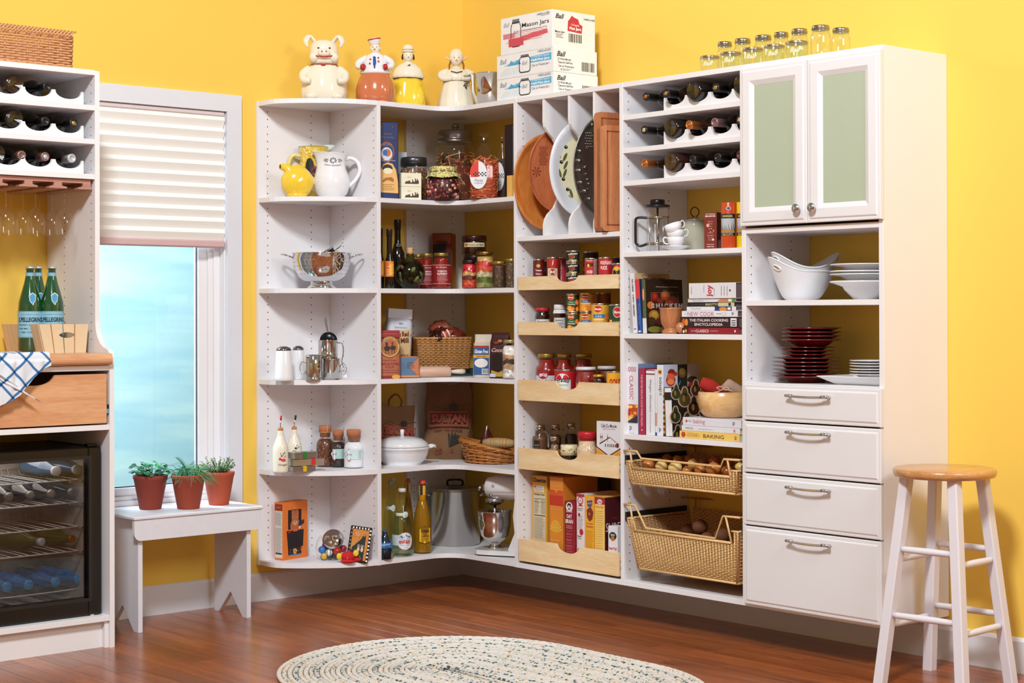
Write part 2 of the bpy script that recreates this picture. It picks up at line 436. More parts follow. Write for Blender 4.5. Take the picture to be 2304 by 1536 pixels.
# what the window looks out on: an added pale blue backdrop standing in for the outdoor view
def sky_board():
 mt,nt,bs=nmat('pale_blue_backdrop');N=nt.nodes;L=nt.links
 tx=N.new('ShaderNodeTexCoord');mp=N.new('ShaderNodeMapping');mp.inputs['Scale'].default_value=(0.8,1,7)
 nz=N.new('ShaderNodeTexNoise');nz.inputs['Scale'].default_value=1.1;nz.inputs['Detail'].default_value=2
 rp=N.new('ShaderNodeValToRGB');rp.color_ramp.elements[0].position=.38;rp.color_ramp.elements[1].position=.66
 rp.color_ramp.elements[0].color=(*rgb('#a6cde9'),1);rp.color_ramp.elements[1].color=(*rgb('#c3e0f1'),1)
 L.new(tx.outputs['Object'],mp.inputs['Vector']);L.new(mp.outputs['Vector'],nz.inputs['Vector']);L.new(nz.outputs['Fac'],rp.inputs['Fac']);L.new(rp.outputs['Color'],bs.inputs['Base Color'])
 bs.inputs['Roughness'].default_value=1;return mt
b=MB();SB=sky_board();b.box(-4.5,2.5,2.6,2.65,-1.0,4.0,SB)
struct(b.build('exterior_backdrop'))
# pleated shade
sh=thing('pleated_shade','white pleated shade pulled halfway down over the window','window shade',(0,0,0))
SHM=C('#f1efec',rough=0.8,var=0.015);zt,zb=WZ1-.022,1.545
b=MB();npl=11;dz=(zt-zb)/npl;prof=[(-.012,zt)]
for i in range(npl):
 prof.append((-.004-.014,zt-dz*(i+.36)));prof.append((-.0035,zt-dz*(i+1)))
prof=[(0.004-(-y)*1.0,z)for y,z in prof]
vs=[];fs=[]
for x in(WX0+.006,WX1-.008):
 vs+=[(x,y,z)for y,z in prof]
n=len(prof)
b.add(vs,[(i,i+1,n+i+1,n+i)for i in range(n-1)],SHM)
vs2=[(p[0],p[1]+.0025,p[2])for p in vs];b.add(vs2,[(i,n+i,n+i+1,i+1)for i in range(n-1)],SHM)
b.build('pleated_fabric',sh)
b=MB();b.box(WX0+.006,WX1-.008,-.014,.02,zt,WZ1-.005,C('#d8c8cc'),.004);b.build('head_rail',sh)
b=MB();b.box(WX0+.006,WX1-.008,-.018,.01,1.513,1.545,C('#cfaeb0',rough=.35),.006);b.build('bottom_rail',sh)
# SHELVING
Z0,Z1,T,D=0.1555,2.1466,0.0195,0.373
SH=[0.177,0.567,0.952,1.342,1.731]
HOLE=C('#1c1714',rough=.9)
def holes(parent,face,xs,z0,z1,skip=()):
 """shelf pin holes: small dark bored holes in vertical rows 32 mm apart; face(x, z) -> point, normal axis"""
 b=MB();z=z0
 while z<z1:
  if not any(a<=z<=c for a,c in skip):
   for x in xs:
    c0,ax=face(x,z);r=.0027;pts=[]
    for k in range(8):
     a=2*pi*k/8
     pts.append((c0[0]+(r*cos(a)if ax=='y' else 0),c0[1]+(r*cos(a)if ax=='x' else 0),c0[2]+r*sin(a)))
    b.add(pts,[tuple(range(8))],HOLE)
  z+=.032
 o=b.build('shelf_pin_holes',parent,kind='stuff');return o
def panel(parent,x0,x1,y0,y1,z0=Z0,z1=Z1,name='side_panel',mt=WHITE,bev=.001):
 b=MB();b.box(x0,x1,y0,y1,z0,z1,mt,bev);return b.build(name,parent)
def arc(cx,cy,r,a0,a1,n):return[(cx+r*cos(radians(a0+(a1-a0)*i/n)),cy+r*sin(radians(a0+(a1-a0)*i/n)))for i in range(n+1)]
SK=[(z-T-.004,z+.006)for z in SH]
def skips(zs):return[(z-T-.006,z+.008)for z in zs]
# end unit with rounded shelves
eu=thing('end_shelf_unit','white end shelving unit with five rounded open shelves beside the window','shelving unit',(0,0,0))
XL,XP=-1.152,-0.779
panel(eu,XL,XP,-.0195,-.001,name='back_panel')
panel(eu,XP,XP+T,-D,-.001)
def end_poly(e=0.0):
 return[(XL+.002,-.0195),(XL+.002,-.105),(XL+.006,-.135),(-1.132,-.163),(-1.105,-.195),(-1.046,-.252),(-.985,-.299),(-.93,-.333),(-.875,-.356),(-.83,-.367),(XP,-.372),(XP,-.0195)]
for z in SH:
 b=MB();b.prism(end_poly(),z-T,z,WHITE);b.build('shelf',eu)
b=MB();tp=end_poly();tp=[(x,-.001 if y>-.03 else y)for x,y in tp];tp[-2]=(XP+.0,-.373);b.prism(tp,Z1-T,Z1+.0005,WHITE);b.build('top_panel',eu)
holes(eu,lambda x,z:((x,-.0199,z),'y'),(-1.104,-.878),.217,2.11,SK)
holes(eu,lambda y,z:((XP-.0004,y,z),'x'),(-.124,-.347),.217,2.11,SK)
# inside corner unit
cu=thing('corner_shelf_unit','white corner shelving unit with curved L-shaped shelves','shelving unit',(0,0,0))
XI=XP+T;Y3=-.7963
panel(cu,-.348,-.001,-.0195,-.001,name='support_panel')
def L_poly():return[(XI,-.001),(-.001,-.001),(-.001,Y3),(-D+.001,Y3)]+arc(-D-.115+.001,-D-.115+.001,.115,0,90,8)+[(XI,-D+.001)]
for z in SH:
 b=MB();b.prism([(x,y if y<-.002 else-.0205)if x>-.35 and y>-.002 else(x,y)for x,y in L_poly()]if False else L_poly(),z-T,z,WHITE);b.build('shelf',cu)
b=MB();b.prism(L_poly(),Z1-T,Z1+.0005,WHITE);b.build('top_panel',cu)
holes(cu,lambda x,z:((x,-.0199,z),'y'),(-.31,-.078),.217,2.11,SK)
# pull-out unit (wall B), wine and book unit, door and drawer unit
Y34,Y45,Y5=-1.4359,-2.0742,-2.7119
def unit_shell(name,label,ya,yb,last=False):
 t=thing(name,label,'shelving unit',(0,0,0))
 panel(t,-D,-.001,ya-T,ya)
 if last:panel(t,-D,-.001,yb,yb+T)
 b=MB();b.box(-D+.001,-.001,(yb+T if last else yb),ya-T,Z1-T,Z1+.0005,WHITE,.0008);b.build('top_panel',t)
 b=MB();b.box(-D+.001,-.001,(yb+T if last else yb),ya-T,Z0,.177,WHITE,.0008);b.build('bottom_panel',t)
 return t
def shelfB(t,ya,yb,z,th=T,name='shelf',x0=-D+.002):
 b=MB();b.box(x0,-.001,yb,ya,z-th,z,WHITE,.0008);return b.build(name,t)
pu=unit_shell('pull_out_shelf_unit','white tall shelving unit with tray dividers above five maple pull-out trays',Y3,Y34)
wu=unit_shell('wine_and_book_unit','white tall shelving unit with wine racks above cookbooks and wicker baskets',Y34,Y45)
du=unit_shell('door_and_drawer_unit','white tall cabinet with two glazed doors above four drawers',Y45,Y5,True)
holes(pu,lambda x,z:((x,Y3-T-.0004,z),'y'),(-.335,-.108),.217,2.11,skips([1.558]))
ws=[2.016,1.885,1.755,1.474,1.152,.754]
holes(wu,lambda x,z:((x,Y34-T-.0004,z),'y'),(-.342,-.112),.217,2.11,skips(ws))
holes(du,lambda x,z:((x,Y45-T-.0004,z),'y'),(-.342,-.113),.99,1.52,skips([1.278]))
for z in ws:shelfB(wu,Y34-T,Y45,z)
shelfB(pu,Y3-T,Y34,1.558)
for z in(1.539+.004,1.278,.977):shelfB(du,Y45-T,Y5+T,z)
# tray dividers with scooped fronts
def divider(y):
 z0,z1=1.558,Z1-T;x0=-D+.004;x1=-.002
 pts=[(x0,z0)]+[(x0,1.60),(x0+.006,1.625),(x0+.022,1.648),(x0+.055,1.675),(x0+.075,1.71),(x0+.085,1.78)]+[(x0+.085,1.86),(x0+.075,1.93),(x0+.05,1.965),(x0+.02,1.99),(x0+.004,2.01),(x0,2.03),(x0,z1),(x1,z1),(x1,z0)]
 b=MB();b.prism(pts,0,.013,WHITE,Matrix(((1,0,0,0),(0,0,1,y-.0065),(0,1,0,0),(0,0,0,1))));b.build('tray_divider',pu)
DY=(-.983,-1.139,-1.287)
for y in DY:divider(y)
# maple pull-out trays
MAP=wood('#e2b983','#f4dcb2','Y',3.0,0.35,8,.25,name='maple')
MAPX=wood('#dfae78','#f1d2a2','X',3.0,0.35,8,.25,name='maple_side')
MET=C('#55565a',rough=.3,metal=1)
def tray(z0,z1,notch=.03):
 t=bpy.data.objects.new('pull_out_tray',None);COL.objects.link(t);t.parent=pu
 ya,yb=-.828,-1.428;xf=-D-.004
 yc=-1.129;r=.068
 prof=[(ya,z0),(yb,z0),(yb,z1)]+[(yc-r*1.05,z1)]+[(yc-r*cos(a),z1-notch*sin(a)**.8*1.0)for a in[pi*k/12 for k in range(1,12)]]+[(yc+r*1.05,z1),(ya,z1)]
 b=MB();b.prism(prof,0,.013,MAP,Matrix(((0,0,1,xf),(1,0,0,0),(0,1,0,0),(0,0,0,1))));b.build('tray_front',t)
 for y in(ya-.0135,yb):
  b=MB();b.box(xf+.013,-.02,y,y+.0125,z0+.004,z1-.006,MAPX,.001);b.build('tray_side',t)
 b=MB();b.box(-.032,-.02,yb+.0125,ya-.0125,z0+.004,z1-.006,MAP,.001);b.build('tray_back',t)
 b=MB();b.box(xf+.013,-.03,yb+.012,ya-.012,z0+.006,z0+.013,MAPX);b.build('tray_bottom',t)
 for y0,y1 in((-.829,-.8165),(-1.4345,-1.4285)):
  b=MB();b.box(-D+.006,-.05,min(y0,y1),max(y0,y1),(z0+z1)/2-.022,(z0+z1)/2+.016,C('#1b1b1d',rough=.4))
  b.box(-D+.0045,-.3,min(y0,y1)+.001,max(y0,y1)-.001,(z0+z1)/2-.008,(z0+z1)/2+.006,C('#c9c9cc',rough=.3,metal=1));b.build('drawer_slide',t)
 return z0+.013
TRZ=[tray(1.331,1.3875,.026),tray(1.142,1.1965,.026),tray(.866,.953,.034),tray(.5755,.6655,.034),tray(.188,.281,.033)]
# wine racks: scalloped strips, front and back
def rack_strip(parent,p0,p1,z,horiz,th=.012,h=.052,n=5,first=True):
 """scalloped board along one axis; horiz='y' -> runs along Y at x=p0[0]"""
 L=abs(p1-p0[1]if horiz=='y' else p1-p0[0]);pit=L/n;prof=[(0,0),(L,0)]
 for k in range(n):
  xa=L-k*pit;r=pit*.44
  prof.append((xa,h));prof.append((xa-pit*.06,h))
  for j in range(1,12):
   a=pi*j/12;prof.append((xa-pit/2+r*cos(a),h-.031*sin(a)**.9))
  prof.append((xa-pit+pit*.06,h))
 prof.append((0,h));b=MB()
 if horiz=='y':M_=Matrix(((0,0,1,p0[0]),(1,0,0,min(p0[1],p1)),(0,1,0,z),(0,0,0,1)))
 else:M_=Matrix(((1,0,0,min(p0[0],p1)),(0,0,1,p0[1]),(0,1,0,z),(0,0,0,1)))
 b.prism(prof,0,th,WHITE,M_);return b.build('wine_rack_strip',parent)
RP=.1185;RY1=yB(1651,-.34,215)
ya_=RY1+3*RP;yb_=RY1-1*RP-.004
RVAL=[RY1+RP*(k+.5)for k in(2,1,0,-1)]
ya_=RY1+4*RP
for z in ws[:3]:
 rack_strip(wu,(-.346,yb_),RY1+4*RP-RP,z,'y',n=4)
 rack_strip(wu,(-.10,yb_),RY1+4*RP-RP,z,'y',n=4)
# drawers
DRF=C('#e3e0e4',rough=.38,var=.012,scale=6)
def slab(parent,name,ya,yb,z0,z1,x0=-D-.0215,hole=None):
 """thermofoil front with a stepped edge; ya>yb"""
 b=MB();x1=-D-.001;e=.011
 def ring(x,i):return[(x,ya-i,z0+i),(x,yb+i,z0+i),(x,yb+i,z1-i),(x,ya-i,z1-i)]
 rings=[ring(x1,0),ring(x0+.005,0),ring(x0+.0035,.003),ring(x0+.0035,.0115),ring(x0+.0005,.016),ring(x0,.018)]
 if hole:
  g=hole;
  rings+=[ring(x0,g-.018),ring(x0+.009,g),ring(x1,g)]
 vs=[p for r_ in rings for p in r_];fs=[]
 for k in range(len(rings)-1):
  for i in range(4):a=k*4+i;c=k*4+(i+1)%4;fs.append((a,c,c+4,a+4))
 if not hole:n=len(rings)-1;fs.append(tuple(n*4+i for i in range(4)))
 else:
  pass
 b.add(vs,fs,DRF);return b.build(name,parent)
CHR=chrome('#cfcfd2',.18)
for z0,z1,hz in((.842,.972,.9375),(.651,.836,.8075),(.459,.645,.6115),(.168,.453,.421)):
 d=slab(du,'drawer',-2.096,-2.712,z0,z1)
 b=MB();xa=-D-.0215;yl,yr=-2.326,-2.497
 for yy in(yl,yr):b.box(xa-.022,xa,yy-.006,yy+.006,hz-.005,hz+.005,CHR,.003)
 pts=[(xa-.022-.007*sin(pi*i/12),yl+.012+(yr-yl-.024)*i/12,hz-.003*sin(pi*i/12))for i in range(13)]
 b.tube(pts,.0045,CHR,10)
 for yy,s_ in((yl+.01,1),(yr-.01,-1)):b.tube([(xa-.022,yy,hz),(xa-.0245,yy-s_*.03,hz)],.0058,CHR,10)
 b.build('handle',d)
for ya,yb,kn in((-2.083,-2.3965,-2.362),(-2.3985,-2.714,-2.432)):
 d=slab(du,'door',ya,yb,1.551,2.1285,hole=.066)
 b=MB();b.box(-D-.012,-D-.008,yb+.06,ya-.06,1.551+.06,2.1285-.06,None or C('#aeb9a4',rough=.35,spec=.6,var=.04,scale=4,name='frosted_glass'));b.build('frosted_glass_pane',d)
 b=MB();b.lathe([(0,0),(.0155,.002),(.0165,.007),(.0135,.013),(.006,.017),(.0055,.024)],CHR,20,M_=Matrix.Translation((-D-.0215-.024,kn,1.603))@Matrix.Rotation(pi/2,4,'Y'));b.build('knob',d)
b=MB();b.box(-D+.002,-.02,Y5+T+.001,Y45-T-.001,1.82,1.838,WHITE);b.build('shelf',du)
# LEFT BAR CABINET (cut by the picture's left edge)
lc=thing('bar_cabinet','white bar cabinet with wine racks, maple drawer and built-in cooler at left','cabinet',(0,0,0))
LXR,LXL,DU,DL=-2.096,-2.74,.40,.512
def bar_side(xa):
 z1=2.149;pts=[(-.001,0),(-DL,0),(-DL,1.075),(-DL+.003,1.09),(-DL+.014,1.102),(-DL+.035,1.108),(-DL+.055,1.114),(-DL+.075,1.127),(-DL+.095,1.15),(-DL+.107,1.175),(-DU,1.21),(-DU,z1),(-.001,z1)]
 b=MB();b.prism(pts,0,T,WHITE,Matrix(((0,0,1,xa),(1,0,0,0),(0,1,0,0),(0,0,0,1))));b.build('side_panel',lc)
bar_side(LXR-T);bar_side(LXL)
xa,xb=LXL+T,LXR-T
for z,y in((2.152,-DU),(2.0195,-DU),(1.8925,-DU),(1.7605,-DU)):
 b=MB();b.box(xa,xb,y+.001,-.001,z-T,z,WHITE,.0008);b.build('shelf' if z<2.1 else 'top_panel',lc)
for z0,z1 in((1.026,1.046),(.806,.826),(.099,.119)):
 b=MB();b.box(xa,xb,-DL+.002,-.001,z0,z1,WHITE,.0008);b.build('shelf',lc)
b=MB();b.box(xa,xb,-DL+.03,-DL+.045,0,.099,WHITE);b.box(xb-.016,xb,-DL+.012,-DL+.03,0,.099,WHITE);b.build('toe_kick',lc)
CHERRY=wood('#c98a62','#e3b085','X',2.5,.35,9,.25,name='honey_maple')
b=MB();n=10;pr=[(-.03,1.048),(-DL-.012,1.048)]+[(-DL-.012-.018*cos(radians(a)),1.069+.021*sin(radians(a)))for a in range(-80,81,20)]+[(-DL-.012,1.0905),(-.03,1.0905)]
b.prism(pr,xa+.002,xb-.002,CHERRY,Matrix(((0,0,1,0),(1,0,0,0),(0,1,0,0),(0,0,0,1))));b.build('wooden_counter',lc)
holes(lc,lambda y,z:((xb-.0004,y,z),'x'),(-.15,-.37),1.14,2.12,skips([2.0195,1.8925,1.7605]))
for z in(2.0195,1.8925,1.7605):
 rack_strip(lc,(xb-.032-.1205*5,-.372),xb-.032,z,'x',h=.05,n=5)
 rack_strip(lc,(xb-.032-.1205*5,-.10),xb-.032,z,'x',h=.05,n=5)
# cooler-side drawer of honey maple with a scooped hand hole
dd=bpy.data.objects.new('drawer',None);COL.objects.link(dd);dd.parent=lc
xc=(xa+xb)/2;r=.075;xd0,xd1=xa+.014,xb-.014
pts=[(xd0,.832),(xd1,.832),(xd1,1.014),(xc+r*1.15,1.014)]+[(xc+r*cos(pi*k/12),1.014-.036*sin(pi*k/12)**.7)for k in range(1,12)]+[(xc-r*1.15,1.014),(xd0,1.014)]
b=MB();b.prism(pts,0,.014,CHERRY,Matrix(((1,0,0,0),(0,0,1,-DL-.004),(0,1,0,0),(0,0,0,1))));b.build('drawer_front',dd)
b=MB();b.box(xd0,xd1,-DL+.0105,-.03,.836,.846,CHERRY)
for x0 in(xd0,xd1-.012):b.box(x0,x0+.012,-DL+.0105,-.03,.846,1.0,CHERRY)
b.build('drawer_box',dd)
b=MB();b.box(xd1+.001,xb-.0005,-DL+.004,-.1,.87,.90,BLACK);b.box(xd1+.002,xb-.002,-DL+.002,-DL+.006,.868,.884,C('#5aa0c8'));b.build('drawer_slide',dd)
# stemware rack under the third wine shelf
MAU=wood('#a8766c','#bd8a7e','X',3,.4,6,.15,name='stemware_rack_wood')
sr=bpy.data.objects.new('stemware_rack',None);COL.objects.link(sr);sr.parent=lc
b=MB();b.box(xa+.03,xb-.01,-.385,-.02,1.725,1.739,MAU);b.build('rack_board',sr)
GLX=[xA(103,-.33,480),xA(38+40,-.33,480)]
GX=[xA(140,-.30,490)-k*.1165 for k in range(6)]
for k in range(7):
 xm=GX[0]+.058-k*.1165
 w=.016
 b=MB();pp=[(xm-w,0),(xm+w,0),(xm+w,-.012),(xm+w+.020,-.016),(xm+w+.020,-.022),(xm-w-.020,-.022),(xm-w-.020,-.016),(xm-w,-.012)]
 if xm+w+.02>xb-.004:pp=[(min(p[0],xb-.004),p[1])for p in pp]
 b.prism(pp,.02,.385,MAU,Matrix(((1,0,0,0),(0,0,-1,0),(0,1,0,1.725),(0,0,0,1))));b.build('rail',sr)
# wine cooler
wc=thing('wine_cooler','black glass-door wine cooler built into the bar cabinet','wine cooler',(0,0,0))
BL=C('#070607',rough=.28,var=.3);GR=C('#b9b1ab',rough=.6,var=.05)
fx0,fx1,fz0,fz1=LXL+T+.006,LXR-T-.012,.122,.742
dy=-.47
b=MB();b.box(fx0,fx1,-.42,-.04,fz0,fz0+.03,BL);b.box(fx0,fx1,-.42,-.04,fz1-.03,fz1,BL);b.box(fx0,fx0+.03,-.42,-.04,fz0,fz1,BL);b.box(fx1-.03,fx1,-.42,-.04,fz0,fz1,BL);b.box(fx0,fx1,-.05,-.035,fz0,fz1,BL);b.build('cooler_body',wc)
ix0,ix1,iz0,iz1=fx0+.03,fx1-.03,fz0+.03,fz1-.03
b=MB();b.box(ix0,ix1,-.415,-.05,iz0,iz0+.003,GR);b.box(ix0,ix1,-.415,-.05,iz1-.003,iz1,GR);b.box(ix1-.003,ix1,-.415,-.05,iz0,iz1,GR);b.box(ix0,ix0+.003,-.415,-.05,iz0,iz1,GR);b.box(ix0,ix1,-.055,-.05,iz0,iz1,GR);b.build('grey_liner',wc)
dr=bpy.data.objects.new('cooler_door',None);COL.objects.link(dr);dr.parent=wc
gz0,gz1,gx0,gx1=.186,.700,fx0+.045,fx1-.052
b=MB()
for x0,x1,z0,z1 in((fx0,gx0,fz0,fz1),(gx1,fx1,fz0,fz1),(gx0,gx1,fz0,gz0),(gx0,gx1,gz1,fz1)):b.box(x0,x1,dy,-.425,z0,z1,BL,.003)
for x0,x1,z0,z1 in((gx0-.012,gx0,gz0-.012,gz1+.012),(gx1,gx1+.012,gz0-.012,gz1+.012),(gx0,gx1,gz0-.012,gz0),(gx0,gx1,gz1,gz1+.012)):b.box(x0,x1,dy-.004,dy,z0,z1,C('#1c1a1a',rough=.3))
b.build('door_frame',dr)
b=MB();b.box(gx0,gx1,-.455,-.452,gz0,gz1,glass('#dad6d4',refl=.3,name='smoked_glass'));b.build('door_glass',dr)
b=MB();b.box(fx1-.05,fx1-.01,-.46,-.43,fz1+.001,fz1+.012,BL,.003);b.box(fx1-.045,fx1-.03,-.47,-.44,fz0-.004,fz0+.002,CHR);b.build('hinge',wc)
WR=C('#d9dde0',rough=.35)
RZ=[zAt(1083,-2.3,-.40),zAt(1135,-2.3,-.40),zAt(1190,-2.3,-.40),zAt(1245,-2.3,-.40)]
for z in RZ:
 rk=bpy.data.objects.new('wire_shelf',None);COL.objects.link(rk);rk.parent=wc
 b=MB();b.tube([(ix0+.008,-.405,z),(ix1-.03,-.405,z)],.0028,WR,6)
 b.tube([(ix0+.008,-.075,z),(ix1-.03,-.075,z)],.002,WR,6)
 for k in range(14):
  x=ix1-.035-k*.036-(.01 if k%2 else 0)
  if x>ix0:b.tube([(x,-.407,z+.002),(x,-.075,z+.002),(x,-.065,z+.025)],.0016,WR,5)
 b.tube([(ix0+.02,-.067,z+.026),(ix1-.1,-.067,z+.026)],.0016,WR,5)
 b.build('wires',rk)
 b=MB();b.box(ix1-.06,ix1-.004,-.40,-.39,z-.010,z-.003,C('#a8a19c'));b.box(ix1-.012,ix1-.003,-.40,-.08,z-.008,z-.003,C('#a8a19c'));b.build('bracket',rk)
zq=zAt(1335,-2.25,-.41)
b=MB();pts=[(ix1-.022-(ix1-ix0-.04)*i/16,-.395-.02*sin(pi*i/16),zq+.01)for i in range(17)];b.tube(pts,.0025,WR,6);b.build('bottom_rail',wc)
ld=bpy.data.lights.new('cooler_fill_light','AREA');ld.energy=1.6;ld.size=.35;ld.color=(1,.97,.93)  # added fill light, put in to brighten the cooler interior
lo=bpy.data.objects.new('cooler_fill_light',ld);COL.objects.link(lo);lo.location=((ix0+ix1)/2,-.30,iz1-.01)
# THINGS: builders
def jar_geo(w,h,neck=.8,sh=.78,round_=0.12):
 r=w/2;return[(r*.86,0),(r*.97,h*.03),(r,h*.08),(r,h*(sh-round_)),(r*.96,h*(sh-.04)),(r*neck,h*(sh+.03)),(r*neck,h*.9)]
def lid(mb,r,z0,h,mt,ridges=True,flat=.0):
 mb.lathe([(r,z0),(r,z0+h*.75),(r*.95,z0+h),(0,z0+h+flat)],mt,28)
 if ridges:mb.tube([((r+.0006)*cos(a),(r+.0006)*sin(a),z0+h*.3)for a in[2*pi*k/24 for k in range(24)]],.0011,mt,5,closed=True)
def jar(name,label,cat,pos,w,h,fill,lidm,rz=CR,group=None,gl=None,fillh=.8,neck=.8,sh=.78,lidh=.1,lidr=None,deco=None):
 t=thing(name,label,cat,pos,rz,group)
 pr=jar_geo(w,h*(1-lidh*.3),neck,sh);b=MB();b.lathe(pr,gl or glass(name='jar_glass'),32,caps=False);b.lathe([(0,.001),(w/2*.86,.001)],gl or glass(name='jar_glass'),32,caps=False);b.build('glass_body',t)
 if fill:
  zt=h*fillh;q=[(0,.003)]+[(max(.001,r-.0018),max(.003,z))for r,z in pr if z<zt]
  rr=q[-1][0]
  for(r0,z0),(r1,z1)in zip(pr,pr[1:]):
   if z0<zt<=z1:rr=r0+(r1-r0)*(zt-z0)/(z1-z0)-.0018
  q+=[(rr,zt),(rr*.5,zt+.003),(0,zt+.001)]
  b=MB();b.lathe(q,fill,28);b.build('contents',t)
 if lidm:
  b=MB();lid(b,lidr or w/2*neck*1.06,h*(1-lidh),h*lidh,lidm);b.build('lid',t)
 if deco:deco(t)
 return t
def carton(name,label,cat,pos,w,d,h,col,rz,group=None,faces=None,bev=.0012,rx=0,ry=0):
 """box standing on its base, centred on pos, front at local -Y"""
 t=thing(name,label,cat,pos,rz,group,rx,ry)
 b=MB();b.box(-w/2,w/2,-d/2,d/2,0,h,C(col,rough=.5)if isinstance(col,str)else col,bev);b.build('carton',t)
 if faces:faces(t,w,d,h)
 return t
def can(name,label,pos,r,h,col,deco=None,rz=CR,group=None,rim='#c8c4bd'):
 t=thing(name,label,'can',pos,rz,group);b=MB();MT=C(rim,rough=.25,metal=1)
 b.lathe([(0,.001),(r*.95,.0),(r,.002),(r,.005),(r*.97,.006),(r*.97,h-.006),(r,h-.005),(r,h-.001),(r*.95,h),(r*.93,h-.003),(0,h-.003)],MT,28);b.build('tin_body',t)
 p=cyl(r*.975);p.rect(-pi*r*.97,pi*r*.97,.007,h-.007,col,.0001,n=28);
 p.done(t,'paper_label')
 if deco:
  p=cyl(r*.975);deco(p,r,h);p.done(t,'lettering')
 return t
BK=0
def book(label,pos,th,wd,hh,spine,cover,rz,lay=False,group=None,tilt=0,deco=None,cdeco=None,pages='#e9e2cf',cat='book',rx=0,soft=.0015):
 """upright: spine th wide at local -Y, cover depth wd, height hh. lay=True: lies flat, spine along local X, th high"""
 t=thing('book',label,cat,pos,rz,group,rx,tilt)
 cm=C(cover,rough=.4);sm=C(spine,rough=.4);pm_=C(pages,rough=.8,var=.04,scale=200);e=soft
 if not lay:
  b=MB();b.box(-th/2,-th/2+e,-wd/2,wd/2,0,hh,cm,.0004);b.box(th/2-e,th/2,-wd/2,wd/2,0,hh,cm,.0004);b.build('cover',t)
  b=MB();b.box(-th/2,th/2,-wd/2-.0008,-wd/2+e,0,hh,sm,.0006);b.build('spine',t)
  b=MB();b.box(-th/2+e,th/2-e,-wd/2+e,wd/2-.004,.002,hh-.003,pm_);b.build('page_block',t)
  if deco:p=front(-wd/2-.0010);deco(p,th,hh);p.done(t)
  if cdeco:p=lside(-th/2);p2=rside(th/2);cdeco(p,p2,wd,hh);p.done(t,'cover_print');p2.done(t,'cover_print')
 else:
  b=MB();b.box(-hh/2,hh/2,-wd/2,wd/2,0,e,cm,.0004);b.box(-hh/2,hh/2,-wd/2,wd/2,th-e,th,cm,.0004);b.build('cover',t)
  b=MB();b.box(-hh/2,hh/2,-wd/2-.0008,-wd/2+e,0,th,sm,.0015);b.build('spine',t)
  b=MB();b.box(-hh/2+.003,hh/2-.003,-wd/2+e,wd/2-.003,e,th-e,pm_);b.build('page_block',t)
  if deco:p=front(-wd/2-.0010);deco(p,hh,th);p.done(t)
 return t
def wine_bottle(mb,glassm,capm,L=.295,r=.0375,M_=None,slope=False,capl=.058):
 n=r*.38
 if slope:pr=[(0,.006),(r*.8,0),(r,.005),(r,L*.42),(r*.9,L*.52),(r*.66,L*.64),(n*1.1,L*.76),(n,L*.82),(n,L-capl)]
 else:pr=[(0,.006),(r*.8,0),(r,.005),(r,L*.60),(r*.93,L*.645),(r*.7,L*.69),(n*1.15,L*.74),(n,L*.78),(n,L-capl)]
 mb.lathe(pr,glassm,26,M_=M_,caps=False)
 return[(n*1.12,L-capl-.001),(n*1.14,L-.012),(n*1.18,L-.011),(n*1.18,L-.002),(n*1.0,L),(n*.7,L),(n*.68,L-.0015),(0,L-.0015)]
CREAM=C('#ece3d0',rough=.18,var=.05,scale=18,coat=.5,name='cream_glaze')
GLZW=C('#e9e8ec',rough=.15,var=.02,coat=.5,name='white_glaze')
REDP=C('#b8202a',rough=.3);BLKP=C('#241c1c',rough=.3)
#------ figures on top of the shelving
ZT=Z1+.0006
pos,w,h=spot(677,781,83,ZT,y=-.20)
t=thing('pig_cookie_jar','cream ceramic pig cookie jar, leftmost figure on top of the shelving','cookie jar',pos,-.6,'figural cookie jars on top of the shelving')
b=MB();R=w/2
b.lathe([(R*.75,0),(R*.95,h*.02),(R,h*.13),(R*.98,h*.25),(R*.9,h*.37),(R*.76,h*.47),(R*.6,h*.53),(R*.56,h*.565)],CREAM,40,sy=.86,flute=.02,fn=11)
for s_ in(-1,1):
 b.tube([(s_*R*.62,-R*.2,h*.50),(s_*R*.88,-R*.35,h*.40),(s_*R*.85,-R*.62,h*.30),(s_*R*.6,-R*.80,h*.28)],[R*.16,R*.2,R*.17,R*.12],CREAM,12)
 b.ball((s_*R*.55,-R*.62,h*.05),R*.28,CREAM,sc=(1,1.2,.6))
b.build('body',t)
b=MB()
b.tube([(R*.57*cos(a),R*.5*sin(a),h*.555)for a in[2*pi*k/28 for k in range(28)]],R*.035,C('#9c5a3c',rough=.3),6,closed=True)
for x,z in((-.1,.545),(.02,.54),(-.05,.53)):b.ball((x*R,-R*.52,h*z),R*.05,REDP,8,6)
for s_ in(-1,1):b.ball((s_*R*.5-.0,-R*.86,h*.035),R*.06,REDP,8,6,sc=(2,.5,.6))
b.ball((R*.86,-R*.2,h*.32),R*.05,C('#1e3a2a'),8,6,sc=(.5,1,1.8))
b.build('painted_collar',t)
b=MB()
b.lathe([(R*.56,h*.562),(R*.62,h*.60),(R*.63,h*.72),(R*.60,h*.84),(R*.5,h*.915),(R*.25,h*.945),(0,h*.95)],CREAM,32,sy=.9)
b.ball((0,-R*.58,h*.72),R*.25,CREAM,sc=(1.1,.75,.8))
for s_ in(-1,1):b.ball((s_*R*.42,-R*.40,h*.66),R*.22,CREAM)
for s_ in(-1,1):
 ear=[(s_*R*.36,-R*.05,h*.90),(s_*R*.62,-R*.12,h*1.0),(s_*R*.78,-R*.28,h*.92),(s_*R*.70,-R*.30,h*.82)]
 b.tube(ear,[R*.16,R*.17,R*.13,R*.03],CREAM,12,flat=.5)
b.build('head_lid',t)
b=MB()
for s_ in(-1,1):
 b.ball((s_*R*.09,-R*.765,h*.735),R*.034,REDP,8,6);b.ball((s_*R*.24,-R*.535,h*.80),R*.045,BLKP,8,6,sc=(1,.4,.7))
